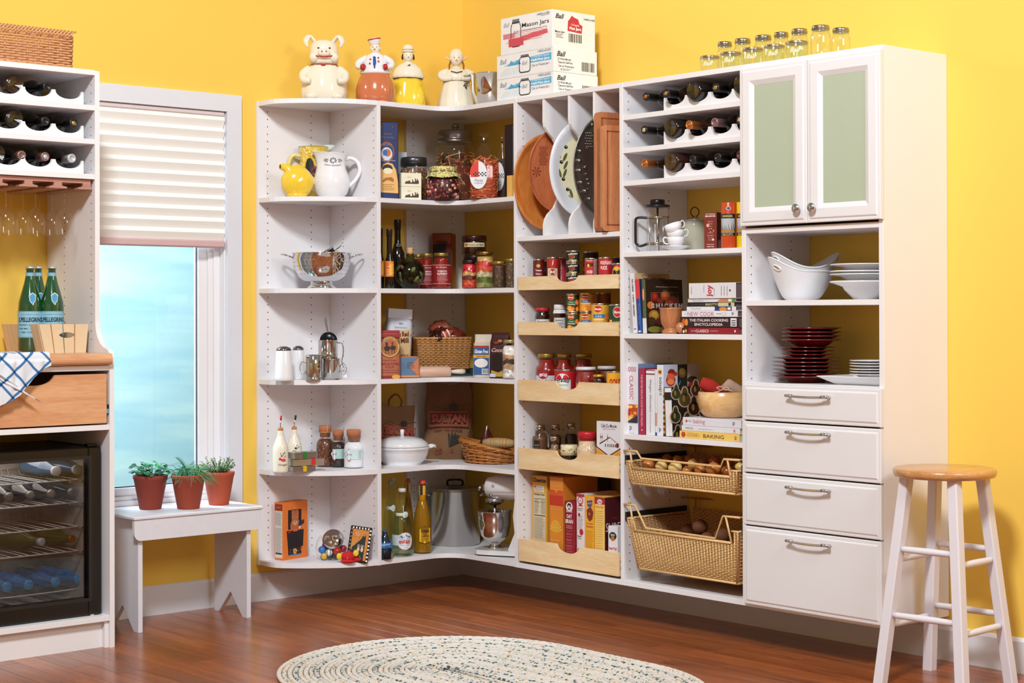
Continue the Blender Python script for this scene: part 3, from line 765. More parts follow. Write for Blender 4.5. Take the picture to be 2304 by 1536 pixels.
b.tube([(-R*.42,-R*.52,h*.695),(-R*.3,-R*.62,h*.668),(-R*.1,-R*.73,h*.66),(R*.1,-R*.73,h*.66),(R*.3,-R*.62,h*.672),(R*.42,-R*.52,h*.695)],R*.026,REDP,6)
b.build('painted_face',t)
def figure_face(b,c,r,yawf=0,hair=None):
 """small painted features on a ceramic head centred c with radius r, facing local -Y"""
 for s_ in(-1,1):b.ball((c[0]+s_*r*.34,c[1]-r*.90,c[2]+r*.12),r*.085,BLKP,8,6,sc=(1,.5,1.1))
 b.ball((c[0],c[1]-r*.93,c[2]-r*.38),r*.11,REDP,8,6,sc=(1.5,.5,.6))
SKIN=C('#f0e0cc',rough=.2,coat=.4,var=.02)
# sailor figure jar
pos,w,h=spot(800,889,77,ZT,y=-.235)
t=thing('sailor_cookie_jar','ceramic sailor cookie jar with terracotta trousers and white jacket on top','cookie jar',pos,-.75,'figural cookie jars on top of the shelving')
R=w/2;TER=C('#c9724a',rough=.15,coat=.6,var=.06,scale=15)
b=MB();b.lathe([(R*.7,0),(R*.9,h*.015),(R,h*.12),(R*.99,h*.22),(R*.88,h*.34),(R*.74,h*.42),(R*.72,h*.435)],TER,44,sy=.88,flute=.0)
for s_ in(-1,1):b.ball((s_*R*.42,-R*.42,h*.18),R*.50,TER,18,12,sc=(.95,.9,1.45))
for s_ in(-1,1):b.ball((s_*R*.42,-R*.82,h*.022),R*.24,TER,sc=(1.1,.9,.5))
b.build('trousers_base',t)
b=MB();b.lathe([(R*.73,h*.43),(R*.80,h*.44),(R*.78,h*.475),(R*.62,h*.55),(R*.56,h*.64),(R*.48,h*.69),(R*.24,h*.725),(R*.2,h*.75)],GLZW,36,sy=.8)
for s_ in(-1,1):b.tube([(s_*R*.42,0,h*.675),(s_*R*.80,-R*.10,h*.60),(s_*R*.82,-R*.35,h*.53),(s_*R*.50,-R*.56,h*.515)],[R*.15,R*.17,R*.15,R*.12],GLZW,12)
b.build('jacket_lid',t)
b=MB()
for s_ in(-1,1):b.tube([(s_*R*.62,-R*.50,h*.518),(s_*R*.50,-R*.57,h*.515)],R*.155,REDP,10)
b.add([(-R*.07,-R*.44,h*.665),(R*.07,-R*.44,h*.665),(R*.10,-R*.53,h*.58),(R*.03,-R*.645,h*.50),(-R*.05,-R*.56,h*.56)],[(0,1,2,3,4)],C('#1d56a8',rough=.3))
b.tube([(0,-R*.43,h*.67),(R*.02,-R*.53,h*.60),(R*.03,-R*.64,h*.50)],R*.035,C('#1d56a8',rough=.3),6)
for x,z in((-.2,.63),(-.22,.57),(.22,.60),(.2,.65)):b.ball((x*R,-R*(.45 if z>.6 else.52),h*z),R*.045,REDP,8,6)
b.build('painted_trim',t)
c0=(0,-R*.03,h*.80);hr=R*.27
b=MB();b.ball(c0,hr,SKIN,18,12,sc=(.95,.95,1.15));b.ball((0,-R*.30,h*.79),hr*.16,SKIN,8,6)
for s_ in(-1,1):b.ball((s_*hr*.9,0,h*.80),hr*.25,SKIN,8,6)
b.build('head',t)
b=MB();figure_face(b,c0,hr);b.ball((0,hr*.35,h*.805),hr*.98,C('#c98a3c',rough=.3),14,10,sc=(1.02,.8,1.1));b.build('painted_face',t)
b=MB();Mt=Matrix.Translation((0,0,h*.835))@Matrix.Rotation(-.16,4,'Y')@Matrix.Rotation(.1,4,'X')
b.lathe([(hr*.85,0),(hr*1.0,h*.03),(hr*1.18,h*.075),(hr*1.25,h*.095),(hr*1.05,h*.10),(0,h*.125)],GLZW,28,M_=Mt)
b.lathe([(hr*1.24,h*.085),(hr*1.28,h*.094),(hr*1.2,h*.102)],REDP,28,M_=Mt,caps=False);b.build('sailor_hat',t)
# yellow-skirted figure
pos,w,h=spot(879,957,100,ZT,y=-.15)
t=thing('boy_cookie_jar','ceramic boy cookie jar with yellow breeches and cream smock on top','cookie jar',pos,-.55,'figural cookie jars on top of the shelving')
R=w/2;YG=C('#f2cf3a',rough=.15,coat=.6,var=.08,scale=14)
b=MB();b.lathe([(R*.9,0),(R*1.0,h*.02),(R*.98,h*.2),(R*.86,h*.40),(R*.80,h*.475)],YG,44,sy=.85,flute=.03,fn=6)
for s_ in(-1,1):b.ball((s_*R*.45,-R*.34,h*.2),R*.46,YG,16,10,sc=(1,.9,1.6))
b.build('breeches_base',t)
b=MB();b.lathe([(R*.80,h*.475),(R*.90,h*.49),(R*.94,h*.52),(R*.80,h*.62),(R*.55,h*.69),(R*.28,h*.72),(R*.24,h*.74)],CREAM,40,sy=.82,flute=.025,fn=14)
b.build('smock_lid',t)
b=MB();b.lathe([(R*.81,h*.472),(R*.87,h*.478),(R*.86,h*.487)],C('#3a2a26'),40,sy=.83,caps=False)
b.tube([(-R*.28,-R*.42,h*.66),(-R*.1,-R*.52,h*.655),(R*.05,-R*.5,h*.675),(R*.2,-R*.48,h*.64)],R*.03,BLKP,6);b.tube([(R*.02,-R*.5,h*.67),(R*.05,-R*.62,h*.60)],R*.028,BLKP,6)
b.build('painted_trim',t)
c0=(0,-R*.02,h*.825);hr=R*.30
b=MB();b.ball(c0,hr,CREAM,18,12,sc=(1,1,1.15));b.ball((0,-hr*1.02,h*.815),hr*.15,CREAM,8,6);b.build('head',t)
b=MB();figure_face(b,c0,hr)
for s_ in(-1,1):b.tube([(s_*hr*.95,-hr*.1,h*.85),(s_*hr*1.12,-hr*.15,h*.80),(s_*hr*1.05,-hr*.2,h*.765)],[hr*.16,hr*.2,hr*.1],BLKP,8)
b.build('painted_face',t)
b=MB();b.lathe([(hr*1.02,h*.875),(hr*1.3,h*.885),(hr*1.32,h*.90),(hr*1.05,h*.91),(hr*1.0,h*.965),(hr*.85,h*.985),(0,h)],CREAM,28);b.tube([(hr*1.06*cos(a),hr*1.06*sin(a),h*.915)for a in[2*pi*k/20 for k in range(20)]],hr*.05,C('#6a5a50'),6,closed=True);b.build('flat_cap',t)
# girl with winged bonnet
pos,w,h=spot(984,1070,103,ZT,y=-.24)
t=thing('girl_cookie_jar','cream ceramic girl cookie jar with winged bonnet, beside the chrome bowl','cookie jar',pos,-.66,'figural cookie jars on top of the shelving')
R=w/2
b=MB();b.lathe([(R*.96,0),(R,h*.02),(R*.96,h*.15),(R*.82,h*.33),(R*.68,h*.445),(R*.66,h*.455)],CREAM,48,sy=.9,flute=.02,fn=12);b.build('skirt_base',t)
b=MB();b.lathe([(R*.67,h*.455),(R*.72,h*.47),(R*.74,h*.53),(R*.62,h*.605),(R*.4,h*.65),(R*.24,h*.67),(R*.22,h*.69)],CREAM,36,sy=.8)
for s_ in(-1,1):b.tube([(s_*R*.42,0,h*.62),(s_*R*.78,-R*.12,h*.56),(s_*R*.72,-R*.40,h*.50),(s_*R*.25,-R*.60,h*.495)],[R*.18,R*.22,R*.17,R*.12],CREAM,12)
b.build('bodice_lid',t)
b=MB();b.lathe([(R*.67,h*.45),(R*.72,h*.455),(R*.70,h*.463)],C('#8a6a50'),36,sy=.84,caps=False)
for k,(x,z)in enumerate(((.42,.40),(.5,.38),(.46,.36),(.53,.41),(.38,.38),(.49,.345))):b.ball((x*R,-R*.64,h*z),R*.04,BLKP,6,5)
b.tube([(-R*.3,-R*.52,h*.60),(0,-R*.62,h*.575),(R*.3,-R*.52,h*.60)],R*.022,BLKP,6);b.build('painted_trim',t)
c0=(0,-R*.02,h*.80);hr=R*.34
b=MB();b.ball(c0,hr,SKIN,18,12,sc=(1,1,1.12));b.ball((0,-hr*1.02,h*.79),hr*.12,SKIN,8,6);b.build('head',t)
b=MB();figure_face(b,c0,hr)
for s_ in(-1,1):b.tube([(s_*hr*.85,-hr*.3,h*.77),(s_*hr*1.1,-hr*.5,h*.70),(s_*hr*1.1,-hr*.6,h*.64)],[hr*.14,hr*.15,hr*.08],C('#8a5a34'),8)
b.build('painted_face',t)
b=MB();b.ball((0,hr*.18,h*.835),hr*1.12,CREAM,20,12,sc=(1.02,1,1.18))
for s_ in(-1,1):b.tube([(s_*hr*.8,0,h*.79),(s_*hr*1.35,-hr*.2,h*.80),(s_*hr*1.72,-hr*.2,h*.85)],[hr*.2,hr*.28,hr*.04],CREAM,10,flat=.5)
b.build('winged_bonnet',t)
# chrome mixing bowl
pos,w,h=spot(1058,1150,168,ZT,x=-.17)
t=thing('mixing_bowl','chrome mixing bowl with rim handle beside the canning boxes','bowl',pos,CR)
b=MB();R=w/2;b.lathe([(R*.45,0),(R*.5,.004),(R*.75,h*.2),(R*.92,h*.5),(R*.98,h*.98),(R*1.05,h),(R*1.04,h*.985),(R*.96,h*.95),(R*.88,h*.5),(R*.5,h*.1),(0,h*.07)],chrome('#d8d8da',.06),40);b.build('bowl',t)
b=MB();b.tube([(-R*1.0,-R*.15,h*.97),(-R*1.25,-R*.2,h*.96),(-R*1.3,0,h*.95),(-R*1.0,R*.15,h*.97)],.003,CHR,8);b.build('handle',t)
# canning-jar boxes
CBW='#edecef'
def jar_drawing(p,x,z,w,h,col='#2a2c34',label=None):
 p.rect(x-w*.36,x+w*.36,z+h*.40,z+h*.5,'#70747e',.0005);p.rect(x-w*.40,x+w*.40,z+h*.34,z+h*.40,col,.0006)
 out=[(x-w*.40,z+h*.33),(x-w*.5,z+h*.22),(x-w*.5,z-h*.4),(x-w*.35,z-h*.5),(x+w*.35,z-h*.5),(x+w*.5,z-h*.4),(x+w*.5,z+h*.22),(x+w*.40,z+h*.33)]
 for k in range(len(out)-1):
  (ax,az),(bx,bz)=out[k],out[k+1];dx,dz=bx-ax,bz-az;l=sqrt(dx*dx+dz*dz);nx,nz=-dz/l*w*.035,dx/l*w*.035
  p.poly([(ax-nx,az-nz),(bx-nx,bz-nz),(bx+nx,bz+nz),(ax+nx,az+nz)],col,.0006)
 p.text('Ball',x,z+h*.02,w=w*.5,col='#8a8e98',shear=.3)
bx0=-.346;yc0=yB(1246,bx0,180)
def box3(u0,vtop,vbot,uR,label,big,zb,nm,dx=0):
 yl=yB(u0,bx0+dx,180);yr=yB(1246 if not big else 1243,bx0+dx,150);wd=yl-yr;xr=onY(uR,100,yr).x;dp=xr-bx0-dx
 zt_=zAt(vtop,bx0+dx,yr)
 def faces(t,w,d,h):
  p=front(-d/2)
  if big:
   for k in range(7):p.rect(-w*.40+k*w*.03,w*(.30+.02*(k%3)),h*(.30+.045*k)-h*.0,h*(.312+.045*k),'#d8707e',.0004)
   p.rect(-w*.45,-w*.22,h*.42,h*.56,'#d2808c',.0003)
   p.poly([(-w*.05,h*.30),(w*.42,h*.40),(w*.40,h*.52),(w*.1,h*.47),(-w*.1,h*.42)],'#d9596a',.0005)
   jar_drawing(p,-w*.20,h*.55,w*.19,h*.74)
   p.rect(-w*.34,-w*.05,h*.19,h*.41,'#cf4a5c',.0008)
   p.text('12 Regular',-w*.19,h*.375,w=w*.2,col='#ffffff');p.text('Pint Jars',-w*.195,h*.28,w=w*.22,h=h*.11,col='#ffffff',bold=.03)
   p.text('Mason Jars',w*.18,h*.70,w=w*.52,h=h*.15,col='#20222a',bold=.01);p.text('14400-61000',w*.33,h*.93,w=w*.24,col='#20222a');p.text('Made in the U.S.A.',w*.37,h*.885,w=w*.15,col='#50525a')
   p.text('12 Pint Jars Caps & Lids for Home Canning',w*.16,h*.575,w=w*.48,col='#50525a');p.text('Ball',-w*.38,h*.80,w=w*.12,col='#9a9ea8',shear=.3)
  else:
   for k in range(5):p.rect(-w*.36+k*w*.05,-w*.1,h*(.52+.04*k),h*(.55+.04*k),'#7cc0e2',.0004)
   for k in range(8):p.poly([(-w*.44+k*w*.05,h*.12),(-w*.43+k*w*.05,h*.12),(-w*.33+k*w*.03,h*.42),(-w*.335+k*w*.03,h*.42)],'#a8d2e6',.0004)
   p.poly([(-w*.30,h*.50),(-w*.24,h*.72),(-w*.18,h*.58),(-w*.12,h*.70),(-w*.06,h*.52)],'#4aa6d6',.0006)
   p.poly([(w*.10,h*.50),(w*.46,h*.50),(w*.46,h*.80),(w*.10,h*.76)],'#56b2e0',.0005)
   p.text('12 Wide Mouth Tapered',w*.27,h*.72,w=w*.3,col='#ffffff');p.text('Half-Pint Jars',w*.27,h*.58,w=w*.32,h=h*.13,col='#ffffff',bold=.03)
   jar_drawing(p,w*.0,h*.52,w*.19,h*.74);p.text('Ball',-w*.38,h*.72,w=w*.12,col='#6a7a88',shear=.3)
   p.text('14400-65000',w*.34,h*.92,w=w*.22,col='#50525a');p.text('Can or Freeze Jars',w*.27,h*.36,w=w*.3,col='#40424a')
  p.done(t)
  p=rside(w/2);
  p.text('Ball',-d*.33,h*(.84 if big else.75),w=d*.20,h=h*(.13 if big else.22),col='#20222a',shear=.3,bold=.02)
  if big:
   p.poly([(-d*.15,h*.48),(d*.18,h*.45),(d*.20,h*.66),(d*.13,h*.70),(d*.10,h*.82),(d*.0,h*.86),(-d*.05,h*.90),(-d*.10,h*.80),(-d*.14,h*.74)],'#c23444',.0005)
   p.text('12 Regular',d*.03,h*.65,w=d*.2,col='#ffffff');p.text('Pint Jars',d*.03,h*.55,w=d*.27,h=h*.1,col='#ffffff',bold=.03)
   p.text('14400-61000',d*.36,h*.85,w=d*.26,col='#20222a',bold=.01);p.text('Mason Jars',-d*.33,h*.42,w=d*.22,col='#20222a',bold=.02);p.lines(-d*.42,-d*.25,h*.26,h*.38,3,'#30323a');p.bars(-d*.15,d*.2,h*.16,h*.44)
  else:
   p.text('12 Wide Mouth',-d*.26,h*.54,w=d*.3,col='#20222a',bold=.01);p.text('Tapered Half-Pint',-d*.24,h*.39,w=d*.34,col='#20222a',bold=.01);p.text('Can or Freeze Jars',-d*.22,h*.24,w=d*.36,col='#20222a',bold=.01);p.lines(-d*.35,-d*.1,h*.06,h*.16,2,'#50525a');p.bars(d*.12,d*.46,h*.08,h*.55,seed=5)
  p.done(t)
  b=MB();b.box(-w*.5,w*.5,-.002,.002,h-.0005,h+.0006,C('#d8d6d4'));b.build('lid_seam',t)
 carton('canning_jar_box',label,'box',(bx0+dx+dp/2,(yl+yr)/2,zb),wd,dp,zt_-zb,CBW,RB,'boxes of canning jars stacked on top',faces)
 return zt_
zz=box3(1118,160,205,1345,'white canning jar box with blue print, bottom box of the stack',False,ZT,'a')
zz=box3(1118,105,160,1343,'white canning jar box with blue print, middle box of the stack',False,zz+.0008,'b')
box3(1127,20,105,1339,'tall white canning jar box with red print, topmost of its stack',True,zz+.0008,'c',.001)
# canning jars along the top
AGL=glass('#fbfefd',refl=.55,name='canning_jar_glass');ZL=C('#a89c8c',rough=.28,metal=1,var=.15);BRL=C('#c8b49a',rough=.25,metal=1,var=.15)
def canning(u0,u1,vt,x,label,small):
 pos,w,h=spot(u0,u1,vt,ZT,x=x)
 t=thing('canning_jar',label,'jar',pos,CR,'empty canning jars on top of the shelving');R=w/2
 if small:pr=[(0,.004),(R*.8,.002),(R*.9,.006),(R*.97,h*.3),(R*.99,h*.72),(R*.94,h*.80),(R*.93,h*.86)]
 else:pr=[(0,.004),(R*.8,.002),(R*.96,.008),(R,h*.1),(R,h*.62),(R*.93,h*.72),(R*.82,h*.77),(R*.80,h*.86)]
 rl=R*(.97 if small else.84)
 b=MB();b.lathe(pr,AGL,32,caps=False);b.lathe([(r-.0028,z+.002)for r,z in pr if r>.01],AGL,28,caps=False)
 b.tube([(rl*.99*cos(a),rl*.99*sin(a),h*.82)for a in[2*pi*k/24 for k in range(24)]],.0016,AGL,6,closed=True)
 b.build('glass_body',t)
 if small:
  p=cyl(R*.975,a=-.35);p.text('Ball',0,h*.45,w=R*.9,h=h*.26,col='#dfe6e2',shear=.3,bold=.01);p.done(t,'embossed_mark')
 b=MB();lid(b,rl,h*.86,h*.14,BRL if small else ZL);b.build('screw_lid',t);b=MB();b.lathe([(0,h+.0006),(rl*.8,h+.0006),(rl*.82,h)],ZL,24,caps=False);b.build('lid_disc',t)
o5=['first from the willow basket','second from the willow basket','middle one','fourth from the willow basket','fifth from the willow basket']
for(u0,u1,vt),o in zip(((1574,1620,127),(1620,1669,118.5),(1670,1718,109),(1719,1766,102),(1767,1819,94)),o5):
 canning(u0,u1,vt,-.335,'small squat glass canning jar in the front row, '+o,True)
for(u0,u1,vt),o in zip(((1612,1650,95),(1650,1692,88),(1696,1739,80.5),(1739,1777,73.6),(1778,1820,66)),o5):
 canning(u0,u1,vt,-.215,'taller glass canning jar in the back row, '+o,False)
canning(1823,1870,58.5,-.30,'tallest glass canning jar at the end of the front row',False)
canning(1870,1914,64,-.19,'glass canning jar nearest the right end of the cabinet top',False)
# END UNIT THINGS
z=SH[4]
pos,w,h=spot(672,738,331,z,y=-.085)
t=thing('floral_pitcher','yellow speckled pitcher with a dark rooster, behind the other pitchers','pitcher',pos,-.5);R=w/2
FLP=speck('#e8c84a',['#d8a818','#f0e090','#e0b830','#f4e8b0'],90,.42,rough=.2,coat=.5,name='floral_glaze')
b=MB();b.lathe([(R*.8,0),(R*.95,h*.05),(R*1.0,h*.4),(R*.9,h*.75),(R*1.0,h*.99),(R*1.03,h),(R*.94,h*.97),(R*.84,h*.75),(R*.9,h*.4),(0,h*.05)],FLP,32)
b.tube([(R*.75,-.0,h*.96),(R*1.2,0,h*1.0),(R*1.45,0,h*1.03)],[R*.35,R*.22,R*.08],C('#c8cfc4',rough=.2),10);b.build('body',t)
b=MB();b.tube([(-R*.9,0,h*.82),(-R*1.35,0,h*.84),(-R*1.65,0,h*.70),(-R*1.6,0,h*.5),(-R*1.2,0,h*.36),(-R*.95,0,h*.34)],.009,C('#e0d08a',rough=.2),10);b.build('handle',t)
p=cyl(R*1.0);
for x,zz_,rx_,rz_,c in((-.35,.60,.30,.17,'#17130f'),(.1,.42,.38,.15,'#17130f'),(.12,.52,.34,.10,'#a02028'),(.45,.60,.20,.13,'#b02830'),(.2,.34,.22,.12,'#2a1410'),(.1,.2,.03,.1,'#17130f')):p.oval(x*R,zz_*h,rx_*R,rz_*h,c,.0006+abs(x)*.0002)
p.done(t,'rooster_decoration')
YP=C('#efc83c',rough=.14,var=.05,coat=.6,name='yellow_glaze')
pos,w,h=spot(632,705,372,z,y=-.175)
t=thing('disc_pitcher','round yellow disc-shaped pitcher with ringed sides, leftmost pitcher','pitcher',pos,-.45);R=w/2
b=MB();prof=[]
for i in range(33):
 u=-1+2*i/32;rr=sqrt(max(0,1-u*u));ridge=.018*sin(26*rr)if rr>.3 else 0
 prof.append((R*rr*(1)if i not in(0,32)else 0,u*R*.62*(1+ridge)))
b.lathe([(r,zz_)for r,zz_ in prof],YP,40,M_=Matrix.Translation((0,0,R*.93))@Matrix.Rotation(pi/2,4,'X'))
b.lathe([(R*.62,0),(R*.6,.006),(R*.7,R*.2)],YP,28,sy=.75);b.build('body',t)
b=MB();b.tube([(-R*.45,0,h*.80),(-R*.62,0,h*.90),(-R*.90,0,h*.94),(-R*1.02,-.004,h*.955)],[R*.38,R*.30,R*.20,R*.17],YP,14)
b.ball((-R*1.055,-.006,h*.957),R*.13,C('#2a1a0c'),12,8,sc=(.3,1,1));b.build('spout',t)
b=MB();b.tube([(-R*.3,0,h*.93),(R*.1,0,h*.96),(R*.55,0,h*.84),(R*.95,0,h*.58),(R*1.0,0,h*.42)],[R*.12,R*.12,R*.11,R*.11,R*.1],YP,10);b.build('handle',t)
pos,w,h=spot(705,787,345,z,y=-.20)
t=thing('white_pitcher','large white pitcher with pierced flower pattern and scroll handle','pitcher',pos,-.5);R=w/2
b=MB()
pr=[(R*.62,0),(R*.66,.004),(R*.85,h*.1),(R*.99,h*.26),(R,h*.38),(R*.92,h*.52),(R*.80,h*.66),(R*.74,h*.78),(R*.76,h*.90),(R*.86,h*.99)]
n=len(pr);seg=44;vs=[]
for k in range(seg):
 a=2*pi*k/seg
 for i,(r,zz_)in enumerate(pr):
  f=max(0,(zz_/h-.6)/.4);lip=max(0,cos(a-pi))**4*f
  vs.append((r*cos(a)*(1+.28*lip),r*sin(a),zz_+.010*lip-.006*f*max(0,cos(a))))
b.add(vs,[(k*n+i,((k+1)%seg)*n+i,((k+1)%seg)*n+i+1,k*n+i+1)for k in range(seg)for i in range(n-1)]+[tuple(k*n for k in range(seg))[::-1]],GLZW,True)
b.add([(x*.96,y*.96,zz_)for x,y,zz_ in vs],[(k*n+i,k*n+i+1,((k+1)%seg)*n+i+1,((k+1)%seg)*n+i)for k in range(seg)for i in range(n-1)],GLZW,True)
b.tube([(vs[k*n+n-1][0]*.98,vs[k*n+n-1][1]*.98,vs[k*n+n-1][2])for k in range(seg)],.0024,GLZW,6,closed=True);b.build('body',t)
b=MB();b.tube([(R*.72,0,h*.88),(R*1.1,0,h*.90),(R*1.45,0,h*.80),(R*1.55,0,h*.62),(R*1.35,0,h*.44),(R*1.02,0,h*.30),(R*.95,0,h*.26)],[.008,.0085,.009,.009,.008,.007,.006],GLZW,12);b.build('handle',t)
p=cyl(R*.795)
for k in range(8):
 a=2*pi*k/8;p.oval(.0+.011*cos(a),h*.82+.010*sin(a),.0042 if abs(cos(a))>.5 else.0018,.0018 if abs(cos(a))>.5 else.004,'#2c2a2e',.0024)
for s_ in(-1,1):
 for x,zz_ in((.024,.84),(.026,.80),(.031,.85),(.033,.81),(.038,.83)):p.oval(s_*x,h*zz_,.0035,.0018,'#2c2a2e',.0024,n=10)
for k in range(14):
 x=-.034+.068*k/13;p.oval(x,h*(.74-.03*cos((k-6.5)/6.5*1.4)),.0035,.0022,'#b9b6bc',.0022,n=8)
p.done(t,'pierced_pattern')
# colander
z=SH[3]
pos,w,h=spot(657,791,569,z,y=-.20)
t=thing('colander','polished steel footed colander with two loop handles','colander',pos,-.65);R=w/2;CH2=chrome('#d9d9dc',.05)
b=MB();b.lathe([(R*.48,0),(R*.50,.003),(R*.40,h*.10),(R*.38,h*.16)],CH2,40,caps=False);b.build('foot',t)
b=MB();b.lathe([(0,h*.15),(R*.40,h*.16),(R*.62,h*.22),(R*.80,h*.36),(R*.92,h*.58),(R*.97,h*.80),(R*.985,h*.98),(R*1.02,h),(R*.96,h*.97),(R*.90,h*.60),(R*.6,h*.26),(0,h*.2)],CH2,48);b.build('bowl',t)
b=MB();HD=C('#15130f',rough=.8)
for row in range(5):
 zz_=h*(.40+.11*row);rr=R*(.835+.035*row if row<4 else.975)
 rr=[R*.829,R*.895,R*.937,R*.958,R*.975][row]+.0006
 for k in range(44):
  if(k%11)in(4,5)and row>2:continue
  a=2*pi*(k+.5*(row%2))/44;c0=Vector((rr*cos(a),rr*sin(a),zz_));tx_=Vector((-sin(a),cos(a),0))
  b.add([c0+tx_*.0017*cos(q)+Vector((0,0,.0017))*sin(q)for q in[pi*j/3 for j in range(6)]],[(0,1,2,3,4,5)],HD)
b.build('drain_holes',t,kind='stuff')
for s_ in(-1,1):
 b=MB();b.tube([(s_*R*.95,-.028,h*.86),(s_*R*1.15,-.028,h*.93),(s_*R*1.32,-.016,h*.96),(s_*R*1.36,0,h*.96),(s_*R*1.32,.016,h*.96),(s_*R*1.15,.028,h*.93),(s_*R*.95,.028,h*.86)],.0036,CH2,8);b.build('handle',t)
t=thing('wire_strainer','steel strainer lying tilted inside the colander','strainer',(pos[0]+.02,pos[1]+.01,z+h*.93),-.65,rx=.1,ry=-.62)
b=MB();b.lathe([(.052,.010),(.050,-.004),(.036,-.02),(.0,-.026)],C('#2a2a2c',rough=.3,metal=1),28,caps=False);b.tube([(.053*cos(a),.053*sin(a),.011)for a in[2*pi*k/28 for k in range(28)]],.003,CH2,8,closed=True);b.build('mesh_bowl',t)
t=thing('measuring_scoop','steel ladle resting beside the strainer in the colander','ladle',(pos[0]+.052,pos[1]+.0,z+h*.96),-.65,rx=.1,ry=-.55)
b=MB();b.lathe([(.034,.008),(.033,-.004),(.02,-.016),(0,-.02)],CH2,24,caps=False);b.lathe([(.0345,.009),(.037,.0095),(.036,.007)],CH2,24,caps=False);b.build('ladle_bowl',t)
b=MB();b.tube([(.03,0,.009),(.055,0,.012),(.07,0,.02)],[.006,.005,.004],CH2,8,flat=.5);b.build('handle',t)
# shelf 3: shakers, steel cups
z=SH[2]
for(u0,u1,vt,y,rz,lb)in((617,660,779,-.20,CR,'white ceramic shaker with domed steel top, the nearer of two'),(655,687,778,-.13,CR,'white ceramic shaker with domed steel top, behind the nearer one')):
 pos,w,h=spot(u0,u1,vt,z,y=y);R=w/2
 t=thing('shaker',lb,'shaker',pos,rz,'pair of white shakers')
 b=MB();b.lathe([(R*.94,0),(R,.003),(R*.98,h*.1),(R*.80,h*.86),(R*.78,h*.875),(0,h*.875)],GLZW,36);b.build('body',t)
 b=MB();b.lathe([(R*.79,h*.875),(R*.80,h*.90),(R*.70,h*.95),(R*.42,h*.99),(0,h)],chrome('#8a8a90',.15),30);b.build('steel_top',t)
 b=MB()
 for k in range(7):
  a=2*pi*k/6;rr=R*.3 if k<6 else 0;b.ball((rr*cos(a),rr*sin(a),h*.998),.0012,BLKP,6,4)
 b.build('pouring_holes',t,kind='stuff')
ST=chrome('#c8c6c4',.06)
pos,w,h=spot(686,725,797,z,y=-.25);R=w/2
t=thing('steel_mug','small polished steel mug with ring handle beside the shakers','mug',pos,-.75)
b=MB();b.lathe([(R*.98,0),(R,.002),(R,h*.10),(R*.96,h*.11),(R*.96,h*.13),(R*.98,h*.14),(R*.98,h*.93),(R*.9,h*.96),(R*.5,h),(0,h)],ST,36);b.build('body',t)
b=MB();b.tube([(-R*.8-R*.34+R*.36*cos(a),-R*.5,h*.48+h*.24*sin(a))for a in[2*pi*k/16 for k in range(16)]],.0018,ST,6,closed=True);b.build('ring_handle',t)
pos,w,h=spot(722,766,806,z,y=-.25);R=w/2;hb=h
t=thing('steel_saucepan','polished steel measuring cup with ring handle, under the taller cup','cup',pos,-.75)
b=MB();b.lathe([(R*.8,0),(R*.88,.004),(R*.88,h*.04),(R,h*.08),(R,h*.97),(R*1.03,h),(R*.97,h*.99),(R*.96,h*.1),(0,h*.08)],ST,36);b.build('body',t)
b=MB();b.tube([(R*1.3+R*.34*cos(a),-R*.2,h*.50+h*.26*sin(a))for a in[2*pi*k/16 for k in range(16)]],.0018,ST,6,closed=True);b.build('ring_handle',t)
pos2,w2,h2=spot(716,760,765,z+hb,y=-.245);R=w2/2
t=thing('tall_steel_cup','polished steel cup holding a scoop, stacked on top of the saucepan-like cup','cup',(pos2[0],pos2[1],z+hb+.0005),-.75)
b=MB();b.lathe([(R*.9,0),(R,.004),(R,h2*.3),(R*.97,h2*.32),(R*.97,h2*.36),(R,h2*.38),(R,h2*.98),(R*1.05,h2),(R*.97,h2*.985),(R*.95,h2*.1),(0,h2*.06)],ST,36);b.build('body',t)
b=MB();b.tube([(R,-R*.2,h2*.85),(R*1.5,-R*.2,h2*.8),(R*1.6,-R*.2,h2*.3),(R*1.45,-R*.2,-h2*.2),(R*1.7,-R*.2,-h2*.55)],[.004,.0045,.0045,.004,.003],ST,8,flat=.6);b.build('handle',t)
t=thing('ice_scoop','grey scoop standing upright in the steel cup','scoop',(pos2[0],pos2[1]-.004,z+hb+h2*.6),-.75,rx=.05)
SCO=C('#8b8788',rough=.35,metal=.6)
b=MB();b.ball((0,0,.03),R*.8,C('#26262a',rough=.25,metal=.8),18,10,sc=(1.15,.5,1.1));b.build('scoop_bowl',t)
b=MB();b.tube([(0,0,.045),(-.004,.0,.075),(-.010,0,.105),(-.013,0,.128)],[.006,.0068,.0085,.0075],SCO,10,flat=.6);b.build('handle',t)
pos,w,h=spot(752,800,811,z,y=-.12)
t=thing('tin_opener','white-handled kitchen gadget standing behind the steel cups','gadget',pos,-.6)
b=MB();b.tube([(-.01,0,.03),(.0,0,.052),(.022,0,.058),(.042,0,.045),(.052,0,.012),(.054,0,.002)],[.006,.007,.007,.007,.0065,.006],GLZW,10);b.build('curved_handle',t)
b=MB();b.lathe([(.030,0),(.030,.004),(.026,.018),(.016,.027),(0,.030)],GLZW,24,loc=(.005,.0,0));b.build('base',t)
